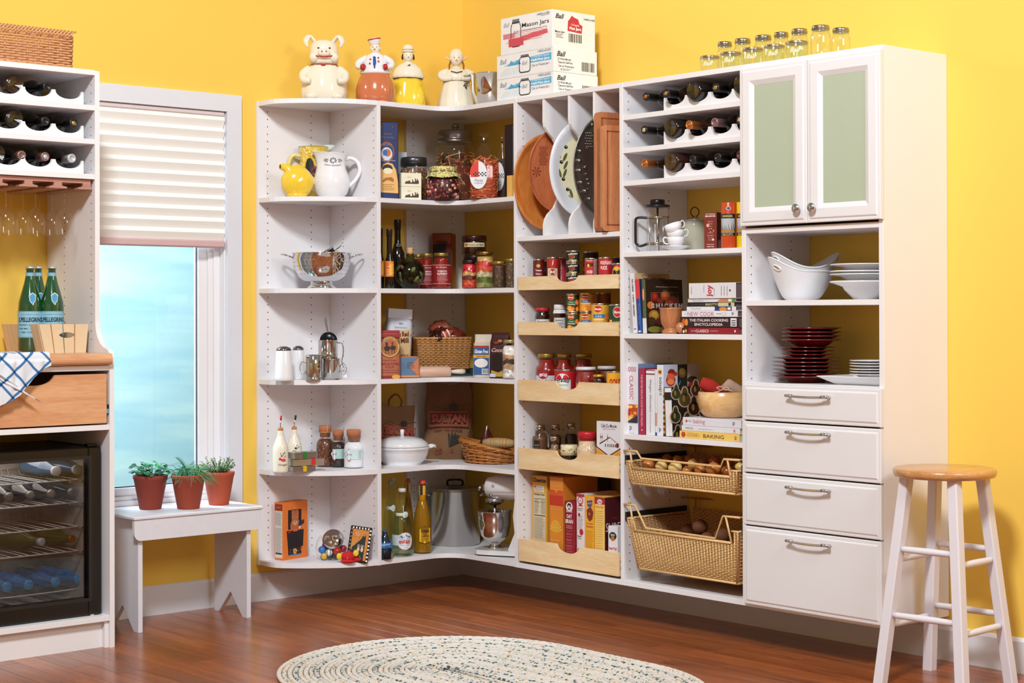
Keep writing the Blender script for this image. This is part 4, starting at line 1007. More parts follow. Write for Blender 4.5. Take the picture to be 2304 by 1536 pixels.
# shelf 4
z=SH[1]
def cruet(u0,u1,vt,y,label,stop,kind):
 pos,w,h=spot(u0,u1,vt,z,y=y);R=w/2;hb=h*.735
 t=thing('cruet',label,'bottle',pos,CR,'ceramic oil and vinegar cruets')
 b=MB();b.lathe([(R*.9,0),(R*.98,.003),(R,h*.04),(R,h*.38),(R*.93,h*.46),(R*.72,h*.54),(R*.46,h*.62),(R*.36,h*.68),(R*.38,hb-.003),(R*.36,hb)],CREAM,36);b.build('body',t)
 b=MB();b.lathe([(R*.32,hb-.004),(R*.34,hb+h*.015),(R*.34,hb+h*.045),(R*.25,hb+h*.055),(0,hb+h*.055)],C('#b87a52',rough=.8),20);b.build('cork',t)
 b=MB();x1=.002 if kind else.005;b.tube([(0,0,hb+h*.05),(0,0,h*.86),(x1,0,h*.93)],.0024,CHR,8);b.build('pour_spout',t)
 b=MB();b.tube([(x1*.9,0,h*.92),(x1*1.4,0,h*1.0)],[.0036,.0046],C(stop,rough=.5),10);b.build('spout_cap',t)
 p=cyl(R,a=.45)
 if kind:
  for x,q,rx_,rz_,c in((-.35,.24,.2,.018,'#c23038'),(-.4,.26,.1,.014,'#d84048'),(.05,.22,.32,.022,'#c8202c'),(.05,.235,.3,.018,'#e8686c'),(.1,.28,.2,.018,'#e8b0a0'),(0,.33,.07,.03,'#6a9a62'),(-.2,.30,.09,.02,'#3a5a38'),(.2,.35,.06,.025,'#3a5a38'),(-.3,.34,.05,.015,'#4a6a40'),(.3,.29,.06,.02,'#b8882c')):p.oval(x*R,q*h,rx_*R,rz_*h,c,.0004+q*.0004)
  p.text('Vinegar',0,h*.14,w=R*1.2,col='#2a2a2a',shear=.4)
 else:
  for x,q,rx_,rz_ in((-.1,.40,.2,.022),(-.35,.34,.22,.018),(0,.32,.16,.024),(.3,.42,.07,.014)):p.oval(x*R,q*h,rx_*R,rz_*h,'#20241c',.0005);p.oval((x+.05)*R,(q+.004)*h,rx_*R*.35,rz_*h*.4,'#b9bda0',.0009)
  p.poly([(-.1*R,.44*h),(.05*R,.47*h),(.1*R,.45*h)],'#4a5a3a');p.text('Oil',-.1*R,h*.18,w=R*.5,col='#2a2a2a',shear=.4)
 p.done(t,'painted_decoration')
cruet(613,649,935,-.20,'cream vinegar cruet painted with red tomatoes, red-tipped pourer','#b8202c',True)
cruet(645,679,934,-.12,'cream oil cruet painted with black olives, black-tipped pourer','#141414',False)
TIN=chrome('#c4c6c8',.22)
def tin(u0,u1,y,zb,hh,label,seal,dx,rz,sx):
 x0,x1=xA(u0,y,1040),xA(u1,y,1040);w=(x1-x0)*1.02;d=.055
 t=thing('spice_tin',label,'tin',((x0+x1)/2,y+d/2,zb),rz,'square spice tins')
 b=MB();b.box(-w/2,w/2,-d/2,d/2,0,hh*.80,TIN,.002);b.build('tin_body',t)
 b=MB();b.box(-w/2-.001,w/2+.001,-d/2-.001,d/2+.001,hh*.62,hh,TIN,.002);b.build('tin_lid',t)
 b=MB();b.box(sx-.0085,sx+.0085,-d/2-.0018,-d/2-.001,hh*.1,hh-.001,C(seal,rough=.4));b.box(sx-.0085,sx+.0085,-d/2-.0018,-d/2+.02,hh-.001,hh+.0008,C(seal,rough=.4));b.build('paper_seal',t)
tin(661,710,-.262,z,.0245,'square silver spice tin with yellow seal, bottom of its stack','#d8b820',0,-.06,.002)
tin(666,728,-.262,z+.0255,.029,'square silver spice tin with red seal, middle of its stack','#d02430',0,-.2,.022)
tin(665,712,-.262,z+.0555,.029,'square silver spice tin with green seal, topmost of its stack','#2f7a2c',0,-.05,-.002)
CORK=speck('#b5704c',['#a05c3c','#c08058'],220,.3,rough=.9,name='cork')
def spice_jar(u0,u1,vt,y,label,fill,lab,dark=False):
 pos,w,h=spot(u0,u1,vt,z,y=y);R=w/2
 t=thing('corked_jar',label,'jar',pos,CR,'cork-stoppered glass jars');G_=glass(refl=.5,name='jar_glass')
 pr=[(R*.85,0),(R*.97,h*.02),(R,h*.06),(R,h*.50),(R*.93,h*.60),(R*.72,h*.67),(R*.62,h*.70),(R*.62,h*.82),(R*.68,h*.84)]
 b=MB();b.lathe(pr,G_,32,caps=False);b.build('glass_body',t)
 b=MB();b.lathe([(0,.003)]+[(r-.002,max(.003,q))for r,q in pr if q<h*.66]+[(R*.62,h*.67),(0,h*.68)],fill,28);b.build('contents',t)
 b=MB();b.lathe([(R*.55,h*.72),(R*.60,h*.84),(R*.68,h*.845),(R*.70,h*.985),(R*.66,h),(0,h)],CORK,24);b.build('cork_stopper',t)
 if lab:
  p=cyl(R+.0002,a=.0);a0=.25;p.rect(-R*.7,R*1.2,h*.24,h*.50,'#a9c9c8' if dark else '#c9dadd',.0002);
  X=-R*.42;p.poly([(X,h*.52),(X+R*.70,h*.37),(X,h*.17),(X-R*.70,h*.37)],'#b8303a',.0006);p.poly([(X,h*.49),(X+R*.58,h*.37),(X,h*.20),(X-R*.58,h*.37)],'#e3e6ec',.0010)
  p.text('spice',X,h*.36,w=R*.6,col='#33343c',shear=.3);p.lines(R*.55,R*1.0,h*.26,h*.47,5,'#7a9a98',seed=4)
  p.done(t,'paper_label')
 else:
  b=MB();
  b.tube([(R*.71*cos(a),R*.71*sin(a),h*.845)for a in[2*pi*k/24 for k in range(24)]],.0012,C('#d9b77a',rough=.7),6,closed=True);b.tube([(R*.3,-R*.72,h*.84),(R*.3,-R*.71,h*.99),(R*.25,-R*.4,h*1.01),(0,0,h*1.015)],.0011,C('#d9b77a',rough=.7),6);b.build('string_tie',t)
spice_jar(711,752,957,-.10,'cork-stoppered jar of brown spices tied with string, behind the tins',speck('#5a2c18',['#8a5228','#6a3014','#a87040','#3a1a0c'],110,.42,name='dried_spices'),False)
spice_jar(743,779,967,-.16,'cork-stoppered jar of dark peppercorns with red diamond label',speck('#1a0c0a',['#3a1812','#5a3020','#241008','#8a6a50'],170,.38,name='peppercorns'),True,True)
spice_jar(773,818,966,-.235,'cork-stoppered jar of white salt with red diamond label',C('#e6e6ea',rough=.9,var=.05,scale=200),True)
# shelf 5: pet food box, toy jar, picture tin, soft toy
z=SH[0]
xc0=onZ(637,1261,z)
yy=xc0.y;yaw_=.20
cw_,cd_=.150,.052
def catbox(t,w,d,h):
 p=front(-d/2)
 p.rect(-w*.30,w*.24,h*.52,h*.86,'#1c1210',.0003)
 fur='#b5623a'
 p.poly([(-w*.20,h*.52),(-w*.21,h*.60),(-w*.15,h*.68),(-w*.16,h*.80),(-w*.15,h*.90),(-w*.08,h*.845),(w*.04,h*.845),(w*.10,h*.90),(w*.13,h*.80),(w*.12,h*.68),(w*.2,h*.60),(w*.22,h*.52)],fur,.0006)
 p.poly([(-w*.145,h*.875),(-w*.14,h*.83),(-w*.10,h*.84)],'#8a4030',.0008);p.poly([(w*.095,h*.875),(w*.06,h*.845),(w*.11,h*.82)],'#8a4030',.0008)
 for k in range(5):p.poly([(-w*.07+k*w*.025,h*.83),(-w*.062+k*w*.025,h*.83),(-w*.055+k*w*.021,h*.77)],'#8c4426',.0009)
 for s_ in(-1,1):p.oval(-w*.015+s_*w*.07,h*.725,w*.034,h*.016,'#e0c088',.0009,14);p.oval(-w*.015+s_*w*.065,h*.725,w*.018,h*.014,'#281408',.0012,10)
 p.oval(-w*.015,h*.63,w*.085,h*.045,'#d29a70',.0009);p.oval(-w*.015,h*.655,w*.022,h*.012,'#a04a40',.0013,10);p.rect(-w*.018,-w*.012,h*.62,h*.65,'#6a3020',.0013)
 for s_ in(-1,1):
  for q in(0,1):p.poly([(-w*.015+s_*w*.05,h*(.635-.01*q)),(-w*.015+s_*w*.17,h*(.65-.03*q)),(-w*.015+s_*w*.05,h*(.638-.01*q))],'#f0dcc0',.0014)
 p.poly([(-w*.36,h*.50),(w*.33,h*.50),(w*.30,h*.21),(-w*.30,h*.16)],'#1d0f12',.0010)
 p.rect(-w*.30,w*.24,h*.08,h*.20,'#301010',.0005);p.rect(-w*.30,w*.24,h*.065,h*.085,'#2a86b8',.0009)
 rnd=random.Random(2)
 for k in range(22):p.oval(w*rnd.uniform(-.28,.22),h*rnd.uniform(.10,.19),w*.012,h*.007,rnd.choice(('#c85a30','#e0b060','#a03020','#f0e0c0')),.0011,6)
 p.oval(-w*.03,h*.135,w*.075,h*.05,'#d8a050',.0014);
 for x,q in((-.06,.14),(-.02,.15),(-.03,.12),(0,.13)):p.oval(w*x,h*q,w*.012,h*.008,'#5a3010',.0018,8)
 p.text('CHEF\'S',-w*.02,h*.425,w=w*.50,h=h*.085,col='#f4ecaa',bold=.03);p.text('BLEND',-w*.01,h*.30,w=w*.52,h=h*.085,col='#d8403c',bold=.03)
 p.poly([(-w*.10,h*.455+h*.02),(w*.10,h*.465+h*.02),(w*.08,h*.495+h*.01),(-w*.10,h*.485+h*.01)],'#d85a30',.0014)
 p.poly([(-w*.31,h*.455),(-w*.19,h*.485),(-w*.18,h*.495),(-w*.30,h*.475)],'#c83a30',.0014)
 p.poly([(w*.12,h*.56),(w*.34,h*.60),(w*.35,h*.67),(w*.13,h*.64)],'#20242c',.0012);p.text('SUPERIOR',w*.235,h*.632,w=w*.17,col='#e8c838',rot=.15,bold=.02);p.text('NUTRITION',w*.235,h*.60,w=w*.17,col='#e8e8e8',rot=.15)
 p.poly([(w*.14,h*.505),(w*.22,h*.545),(w*.21,h*.565),(w*.13,h*.55)],'#e8ecf8',.0015)
 p.done(t)
 p=lside(-w/2);p.rect(-d*.42,d*.42,h*.86,h*.97,'#8c2c20');p.text('CAT',0,h*.915,w=d*.5,col='#d8a060');p.rect(-d*.42,d*.42,h*.04,h*.85,'#d9d4cc');p.lines(-d*.36,d*.36,h*.60,h*.83,14,'#6a6a6a');p.lines(-d*.36,d*.36,h*.12,h*.56,24,'#8a8a8a',seed=8);p.rect(-d*.36,d*.36,h*.10,h*.125,'#302020',.0006)
 p.done(t)
hh_=zAt(1131,xc0.x,yy)-z
t=carton('pet_food_box','orange box of cat food with a ginger cat portrait on the front','box',(xc0.x+cw_/2*cos(yaw_)-sin(yaw_)*cd_/2*1.0,yy+cw_/2*sin(yaw_)+cos(yaw_)*cd_/2,z),cw_,cd_,hh_,'#e2762a',yaw_,None,catbox)
pos,w,h=spot(709,784,1178,z,y=-.20);R=w/2*.98
t=thing('candy_jar','round glass jar with tilted chrome lid, full of pet toys','jar',pos,-.7)
b=MB();b.lathe([(R*.5,0),(R*.62,.002),(R*.9,R*.30),(R,R*.72),(R*.95,R*1.05),(R*.80,R*1.35),(R*.70,R*1.45)],glass(refl=.5,name='jar_glass'),36,caps=False);b.build('glass_body',t)
b=MB();Mt=Matrix.Translation((.008,-R*.34,R*1.25))@Matrix.Rotation(1.0,4,'X');b.lathe([(R*.64,-.006),(R*.66,0),(R*.66,.004),(R*.58,.014),(R*.35,.022),(R*.12,.026),(R*.12,.034),(0,.036)],ST,36,M_=Mt);b.build('chrome_lid',t)
toys=[(-.55,-.42,.62,.24,'#2f74c0'),(-.12,-.62,.48,.22,'#e8e6e2'),(.38,-.6,.55,.26,'#b42a22'),(.72,-.2,.66,.22,'#a8283a'),(-.42,-.52,.2,.22,'#e0b020'),(-.1,-.50,.13,.20,'#2a2a30'),(.3,-.45,.2,.24,'#30242a'),(.3,.2,.85,.3,'#7a1420'),(-.3,.2,.80,.32,'#8a1828'),(0,0,.4,.35,'#5a1020'),(-.35,-.3,.95,.2,'#a82030'),(.1,-.35,.92,.22,'#8a1424')]
for k,(x,y_,q,rr,c)in enumerate(toys):
 b=MB();b.ball((x*R,y_*R*.9,max(q*R,rr*R+.002)),rr*R,C(c,rough=.35),14,10)
 if k==1:
  for a in(0,1.05,2.1):b.tube([(x*R+rr*R*1.02*cos(q_)*cos(a),y_*R*.9+rr*R*1.02*cos(q_)*sin(a),q*R+rr*R*1.02*sin(q_))for q_ in[2*pi*j/16 for j in range(16)]],.0015,BLKP,5,closed=True)
 if k==4:
  for a,cc in((-.3,'#3060b0'),(0,'#50a040'),(.3,'#c83030')):b.tube([(x*R+rr*R*.95*cos(q_),y_*R*.9+rr*R*a,q*R+.002+rr*R*.97*sin(q_))for q_ in[2*pi*j/16 for j in range(16)]],.0018,C(cc),5,closed=True)
 o=b.build('toy_ball');tag(o,['blue speckled toy ball inside the glass jar','white lattice toy ball inside the glass jar','red rattle ball with orange rim inside the jar','crimson toy ball at the right inside the jar','striped yellow toy ball at the bottom of the jar','black toy ball at the bottom of the jar','dark toy ball under the red rattle ball'][k]if k<7 else 'dark red toy balls heaped at the back inside the jar','toy','toy balls in the glass jar')
 o.location=pos;o.rotation_euler=(0,0,-.7)
pA=onZ(797,1263,z);pB_=onZ(829,1267,z)
t=thing('picture_tin','leaning tray with black and white checked rim and cat-scene picture','tray',(pB_.x-.022,pB_.y+.055,z+.001),-.62,ry=.155,rx=-.16)
tw,th_=.092,.152
b=MB();b.box(-tw/2,tw/2,-.004,.004,0,th_,BLACK,.003);b.build('board',t)
p=front(-.0042);p.rect(-tw*.38,tw*.38,th_*.06,th_*.91,'#c8802c',.0003)
p.poly([(-tw*.38,th_*.06),(tw*.26,th_*.06),(tw*.26,th_*.80),(tw*.20,th_*.72),(tw*.12,th_*.76),(tw*.06,th_*.66),(-tw*.08,th_*.56),(-tw*.3,th_*.42),(-tw*.38,th_*.3)],'#14100e',.0006)
rnd=random.Random(4)
for k in range(26):p.oval(tw*rnd.uniform(-.34,.22),th_*rnd.uniform(.08,.5+.0),.0011,.0011,'#e8e4dc',.0009,8)
for k in range(14):p.oval(tw*rnd.uniform(-.34,.34),th_*rnd.uniform(.62,.9),.0025,.0025,'#b0541c',.0005,8)
for k in range(8):a=pi*k/4;p.poly([(-tw*.14+.002*cos(a),th_*.78+.002*sin(a)),(-tw*.14+.009*cos(a-.12),th_*.78+.009*sin(a-.12)),(-tw*.14+.009*cos(a+.12),th_*.78+.009*sin(a+.12))],'#e8e0d0',.0009)
for s_ in(0,1):
 X=tw*(-.02+.17*s_);p.oval(X,th_*.36,tw*.065,th_*.065,'#d8b8a0',.0011);
 for q in range(3):p.rect(X-tw*.06,X+tw*.06,th_*(.43+.025*q),th_*(.438+.025*q),'#e8e4dc',.0012)
for k in range(9):
 p.rect(tw*.40,tw*.47,th_*(.04+.105*k),th_*(.09+.105*k),'#f0eee8',.0007);p.rect(-tw*.46,-tw*.40,th_*(.04+.105*k),th_*(.09+.105*k),'#9a6a58',.0007)
for k in range(6):p.rect(-tw*(.40-.14*k),-tw*(.35-.14*k)+.001,th_*.925,th_*.975,'#f0eee8',.0007)
p.done(t,'painted_picture')
pt=onZ(786,1266,z)
t=thing('plush_toy','small red plush toy with yellow ears lying by the jar','toy',(pt.x,pt.y+.01,z),-.7)
RP_=C('#c01820',rough=.85,var=.1,bump=.5,scale=300);b=MB();b.ball((0,0,.025),.025,RP_,sc=(1.2,.9,.95));b.ball((.035,.01,.012),.014,RP_,sc=(1.6,1,.8));b.ball((.0,-.014,.008),.016,RP_,sc=(2,1,.5));b.build('body',t)
for x,zz_,a in((-.036,.027,.3),(.034,.04,-.4)):
 b=MB();b.ball((x,-.004,zz_),.0125,C('#e8cc30',rough=.8),12,8,sc=(1.0,.45,1.15));b.build('ear',t)
b=MB();b.tube([(0,-.022,.014),(0,-.024,.028)],.0015,C('#e89020'),6);b.build('stitching',t)
# CORNER UNIT THINGS
z=SH[4]
def shelf5():pass
pos,w,h=spot(852,902,274,z,y=-.31)
def bag_deco(t,w,d,h):
 p=front(-d/2);
 p.oval(-w*.05,h*.61,w*.36,h*.135,'#8a4a30',.0004);p.oval(-w*.05,h*.61,w*.30,h*.115,'#243a70',.0006);p.oval(-w*.05,h*.585,w*.26,h*.085,'#cfd6e4',.0009);p.oval(-w*.02,h*.60,w*.16,h*.05,'#c86a2c',.0012);p.oval(-w*.12,h*.60,w*.11,h*.04,'#3a62a8',.0014)
 p.text('BISCUITS',-w*.05,h*.71,w=w*.5,col='#c88a5a',arc=w*.6)
 p.text('Amaretti',0,h*.845,w=w*.42,col='#8a6a4a',shear=.3);p.text('Gran Delizia',0,h*.80,w=w*.6,col='#8a6a4a',shear=.3);p.text('Crunchy Sugar Pearls',0,h*.50,w=w*.7,col='#cfd0dc',shear=.3)
 p.poly([(-w*.48,h*.09),(w*.48,h*.08),(w*.47,h*.22),(w*.38,h*.38),(w*.22,h*.46),(0,h*.475),(-w*.2,h*.45),(-w*.36,h*.36),(-w*.48,h*.25)],'#e9b56a',.0006)
 p.oval(-w*.02,h*.40,w*.24,h*.05,'#2c2422',.0010);p.oval(-w*.0,h*.365,w*.22,h*.04,'#eadfc4',.0013);p.poly([(-w*.26,h*.24),(-w*.1,h*.28),(w*.2,h*.285),(w*.28,h*.25),(w*.26,h*.225),(0,h*.25),(-w*.24,h*.215)],'#a86a38',.0012)
 p.lines(-w*.25,w*.3,h*.11,h*.20,4,'#a8743c',off=.0012)
 p.done(t)
 b=MB()
 for x in(-.28,.22):b.lathe([(.004,0),(.0045,.001),(0,.002)],C('#e8d27a',rough=.25,metal=1),12,M_=Matrix.Translation((x*w,-d/2-.0005,h*.935))@Matrix.Rotation(pi/2,4,'X'))
 b.build('bag_rivets',t)
carton('biscuit_bag','tall navy blue biscuit bag with orange scalloped panel','bag',(pos[0],pos[1]+.03,z),w*1.02,.06,h,'#1c2c62',-.33,None,bag_deco,.004)
pos,w,h=spot(899,962,355,z,y=-.20)
jar('storage_jar','wide glass jar with grey screw lid behind the cream boxes','jar',pos,w,h,speck('#6a4a34',['#a87850','#8a6040','#c09a70'],70,.42,name='nuts'),C('#5a5c62',rough=.3,metal=.8),neck=.9,fillh=.75,lidh=.19)
for k,(v0,v1,lb)in enumerate(((420,453,'cream gift box printed with a city skyline, lower of two'),(389,421,'cream gift box printed with a city skyline, upper of two'))):
 zb=z if k==0 else zb+hb_+.0006
 pos,w,h=spot(905,954,v0,zb,y=-.325);hb_=h
 def sky_(t,w,d,h):
  p=front(-d/2);x=-w*.3;rnd=random.Random(3)
  while x<w*.34:ww=w*.05;p.rect(x,x+ww,h*.24,h*(.30+.25*rnd.random()*(1+x/w)),'#4a3834',.0005);x+=ww*.95
  p.rect(-w*.32,w*.35,h*.20,h*.27,'#4a3834',.0006);p.text('Paris',-w*.1,h*.68,w=w*.18,col='#a89a8a',shear=.3);p.done(t)
 carton('gift_box',lb,'box',(pos[0],pos[1]+.025,zb),w*.97,.05,h,'#efe6cc',-.35,'two cream gift boxes',sky_)
PAS=speck('#6a2c1c',['#a84a28','#3a3a20','#c8824a','#5a1c18','#2a2818'],75,.36,rough=.6,name='mixed_pasta')
pos,w,h=spot(979,1070,279,z,x=-.20)
t=thing('pasta_jar','big glass jar of coloured pasta with knobbed aluminium lid','jar',(pos[0]-.0,pos[1],z),CR);R=w/2
G5=glass(refl=.5,name='jar_glass')
b=MB();pr=[(R*.9,0),(R,.006),(R,h*.66),(R*.95,h*.71),(R*.80,h*.75),(R*.80,h*.80)];b.lathe(pr,G5,40,caps=False);b.build('glass_body',t)
b=MB();b.lathe([(0,.003),(R*.9,.003),(R*.97,.008),(R*.97,h*.48),(R*.5,h*.50),(0,h*.51)],PAS,36);b.build('contents',t)
b=MB();rnd=random.Random(12);pm=[C('#c87a48',rough=.6),C('#9a3a24',rough=.6),C('#3a3c20',rough=.6),C('#b85a34',rough=.6),C('#d8a868',rough=.6),C('#2c2a20',rough=.6)]
def strands(b,n,R,z0,z1,mats,r=.0018,Lm=.05,seed=1):
 rnd=random.Random(seed)
 for k in range(n):
  a=rnd.random()*2*pi;rr=R*sqrt(rnd.uniform(.35,1));c0=Vector((rr*cos(a),rr*sin(a),rnd.uniform(z0,z1)));d=Vector((rnd.gauss(0,1),rnd.gauss(0,1),rnd.gauss(0,.7))).normalized();e=d.cross(Vector((0,0,1)))
  pts=[c0+d*(Lm*(j/5-.5))+e*(.012*sin(j*1.3+k))for j in range(6)]
  pts=[Vector((q.x*min(1,R/max(1e-6,sqrt(q.x*q.x+q.y*q.y))),q.y*min(1,R/max(1e-6,sqrt(q.x*q.x+q.y*q.y))),min(max(q.z,z0),z1+.01)))for q in pts]
  b.tube(pts,r,rnd.choice(mats),5)
strands(b,260,R*.96,h*.03,h*.62,pm,.0024,.06,5);b.build('pasta',t,kind='stuff')
AL=C('#a9a9ad',rough=.3,metal=1,var=.05)
b=MB();b.lathe([(R*.84,h*.76),(R*.88,h*.77),(R*.88,h*.795),(R*.83,h*.80),(R*.85,h*.82),(R*.85,h*.895),(R*.80,h*.915),(R*.4,h*.92),(R*.16,h*.925),(R*.16,h*.955),(R*.19,h*.96),(R*.19,h*.99),(R*.14,h),(0,h)],AL,40);b.build('knobbed_lid',t)
# bean jar with cloth top
pos,w,h=spot(958,1036,375,z,x=-.415)
t=thing('bean_jar','glass jar of dark red beans under a gold cloth cap','jar',pos,CR);R=w/2
b=MB();pr=[(R*.75,0),(R*.9,h*.05),(R,h*.3),(R*.98,h*.5),(R*.85,h*.68),(R*.7,h*.76),(R*.7,h*.86)];b.lathe(pr,G5,36,caps=False);b.build('glass_body',t)
b=MB();b.lathe([(0,.003)]+[(r*.93,max(.004,q))for r,q in pr if q<h*.72]+[(0,h*.72)],C('#3a0c10',rough=.5),30);b.build('contents',t)
b=MB();rnd=random.Random(3);bm_=[C(c,rough=.25)for c in('#7a2428','#a04038','#c87860','#5a1418','#d8a890','#8a3040','#6a3a30')]
for k in range(230):
 a=rnd.uniform(-pi,pi);q=rnd.uniform(.05,.70)
 rr=R*(.80+.15*sin(pi*min(1,q/.62)))*(1 if q<.55 else 1-.9*(q-.55));b.ball((rr*cos(a),rr*sin(a),q*h),.0062,rnd.choice(bm_),8,5,sc=(1,.8,1.1))
b.build('beans',t,kind='stuff')
CL=speck('#d8cc80',['#5a4a20','#8a8440','#3a2c18','#f0ecc8'],150,.4,rough=.7,name='printed_cloth')
b=MB();seg=48;vs=[];rings_=[(.0,1.0),(.6,1.0),(.76,.99),(.77,.88),(.72,.845),(.80,.80),(1.0,.70)]
for j,(r_,q)in enumerate(rings_):
 for k in range(seg):
  a=2*pi*k/seg;f=(1+.06*cos(10*a))if j>2 else 1;dq=(-.05*abs(cos(2*a))if j==6 else 0);vs.append((R*r_*f*cos(a),R*r_*f*sin(a),h*(q+dq)))
b.add(vs,[(j*seg+k,j*seg+(k+1)%seg,(j+1)*seg+(k+1)%seg,(j+1)*seg+k)for j in range(len(rings_)-1)for k in range(seg)],CL,True);b.build('cloth_cap',t)
b=MB();b.tube([(R*.745*cos(a),R*.745*sin(a),h*.85)for a in[2*pi*k/28 for k in range(28)]],.0018,C('#6a3a20'),6,closed=True);b.build('string_tie',t)
# cellophane pasta bags
def cello(u0,u1,vt,x,label,mats,base,seed,n=240):
 pos,w,h=spot(u0,u1,vt,z,x=x)
 t=thing('pasta_bag',label,'bag',pos,-.85,'cellophane bags of pasta');R=w/2
 b=MB();pr=[(R*.95,0),(R*1.0,h*.1),(R*.98,h*.45),(R*.80,h*.62),(R*.45,h*.75),(R*.12,h*.86),(R*.10,h*.89),(R*.3,h*.97),(R*.38,h)]
 b.lathe(pr,glass(refl=.7,rough=.08,name='cellophane'),30,caps=False,sy=.6,flute=.05,fn=9);b.build('cellophane',t)
 b=MB();b.lathe([(0,.003),(R*.88,.003),(R*.92,h*.1),(R*.9,h*.45),(R*.7,h*.58),(0,h*.64)],base,24,sy=.55);b.build('filling',t)
 b=MB();strands(b,n,R*.95,.004,h*.62,mats,.0013,.045,seed);
 b.v=[(x_,y_*.58,z_)for x_,y_,z_ in b.v];b.build('pasta_strands',t,kind='stuff')
 b=MB();b.lathe([(R*.13,h*.855),(R*.14,h*.87),(R*.13,h*.885)],C('#3a2a20'),12);b.build('twist_tie',t)
 p=front(-R*.60);sx=-R*.30
 p.oval(sx,h*.36,R*.62,h*.21,'#e4e2e6',.0006,30);
 p.poly([(sx+R*.62*cos(a),h*.36+h*.21*sin(a))for a in[pi/2+(pi/2)*k/8+.0 for k in range(9)]]+[(sx,h*.36)],'#d4301c',.0009)
 p.rect(sx-R*.55,sx,h*.33,h*.36,'#d4301c',.001)
 for i in range(8):
  for j in range(3):
   if(i+j)%2:p.rect(sx-R*.38+i*R*.12,sx-R*.27+i*R*.12,h*(.34+.022*j),h*(.36+.022*j),'#201818',.0013)
 p.text('Pasta',sx,h*.28,w=R*.6,col='#404048',shear=.4);p.text('artigiana',sx,h*.235,w=R*.6,col='#404048',shear=.4);p.done(t,'oval_label')
 return t
ORM=[C(c,rough=.5)for c in('#e0642c','#f08a48','#c84a1c','#f4a060','#b83c18')]
cello(1057,1121,300,-.345,'clear bag of orange thread pasta with red and white oval label',ORM,C('#a83a18',rough=.7),2,420)
cello(1110,1150,300,-.19,'clear bag of dark mixed pasta behind the orange pasta',[C(c,rough=.5)for c in('#5a3a24','#2c2a1c','#8a5a34','#a87a4a')],C('#3a2418',rough=.7),6,200)
pos,w,h=spot(1143,1166,280,z,x=-.25)
carton('dark_snack_bag','dark snack bag half hidden by the unit divider at right','bag',(pos[0],pos[1]+.012,z),.06,.03,h,'#2a1c20',RB,None,None,.004)
pos,w,h=spot(1140,1162,395,z,x=-.33)
carton('yellow_biscuit_box','small orange-yellow box at the right end of the corner shelf','box',(pos[0],pos[1],z),.03,.03,h,'#eab45c',RB,None,None,.002)
# white box just behind the navy bag
pos,w,h=spot(893,912,343,z,y=-.16)
carton('white_shelf_box','plain white box behind the navy biscuit bag','box',(pos[0]-.01,pos[1],z),w+.02,.04,h,'#b9bfc6',-.3)
#------ corner unit, second shelf down
z=SH[3]
def sauce_bottle(u0,u1,vt,y,label,glassc,lab=None,neckr=.36,capm=None,sh=.62,cat='bottle',name='sauce_bottle',x=None,zz=None,deco=None,capl=.16):
 pos,w,h=spot(u0,u1,vt,zz or z,x=x,y=y);R=w/2
 t=thing(name,label,cat,pos,CR);n=R*neckr
 b=MB();b.lathe([(R*.9,0),(R,.003),(R,h*(sh-.14)),(R*.9,h*(sh-.07)),(n*1.5,h*sh),(n*1.08,h*(sh+.06)),(n,h*(sh+.12)),(n,h*(1-capl))],glassc,30,caps=False);b.build('bottle_glass',t)
 b=MB();b.lathe([(n*1.1,h*(1-capl)-.002),(n*1.15,h-.002),(n*1.1,h),(0,h)],capm or BLKP,20);b.build('cap',t)
 if lab:
  p=cyl(R+.0002);lab(p,R,h);p.done(t,'paper_label')
 return t,R,h
DKG=C('#120f0a',rough=.08,coat=.6,name='dark_glass')
def orange_label(p,R,h):
 p.rect(-R*1.5,R*1.5,h*.20,h*.46,'#e8862a',.0003);p.rect(-R*1.5,0,h*.22,h*.44,'#d85a20',.0005);p.rect(R*.05,R*1.4,h*.24,h*.42,'#f0b038',.0006)
 p.text('OLIO',R*.1,h*.37,w=R*.9,col='#f4e0b0',bold=.02);p.lines(-R*.6,R*.8,h*.22,h*.33,4,'#f6dca0')
sauce_bottle(866,886,515,-.335,'slim dark bottle with orange label in the front left corner of the shelf',DKG,orange_label,.60,sh=.48,capl=.12)
sauce_bottle(848,864,513,-.30,'slim dark bottle half hidden behind the divider panel, left end of the shelf',DKG,orange_label,.60,sh=.48,capl=.12)
t,R,h=sauce_bottle(878,911,494,-.16,'tall dark wine-shaped bottle with long neck, at the back left',DKG,None,.42,sh=.60,capl=.14)
p=cyl(R*.8);p.oval(R*.2,h*.63,R*.35,h*.02,'#8a8a7a');p.oval(R*.2,h*.63,R*.28,h*.014,'#181510',.0008);p.done(t,'paper_label')
pos,w,h=spot(888,957,557,z,y=-.33);R=w/2
t=thing('round_oil_flask','round glass flask of herb oil with cork in front of the red jars','flask',pos,CR)
b=MB();b.lathe([(R*.45,0)]+[(R*sin(pi*k/16),R-R*cos(pi*k/16))for k in range(3,15)]+[(R*.26,R*2.0),(R*.24,h*.86)],glass('#a9b070',refl=.6,name='olive_glass'),36,caps=False);b.build('flask_glass',t)
b=MB();b.lathe([(0,.004)]+[(R*.955*sin(pi*k/16),R-R*.955*cos(pi*k/16))for k in range(3,13)]+[(0,R*1.75)],C('#1c1a08',rough=.2,var=.4,scale=14),30);b.build('dark_oil',t)
b=MB();rnd=random.Random(5)
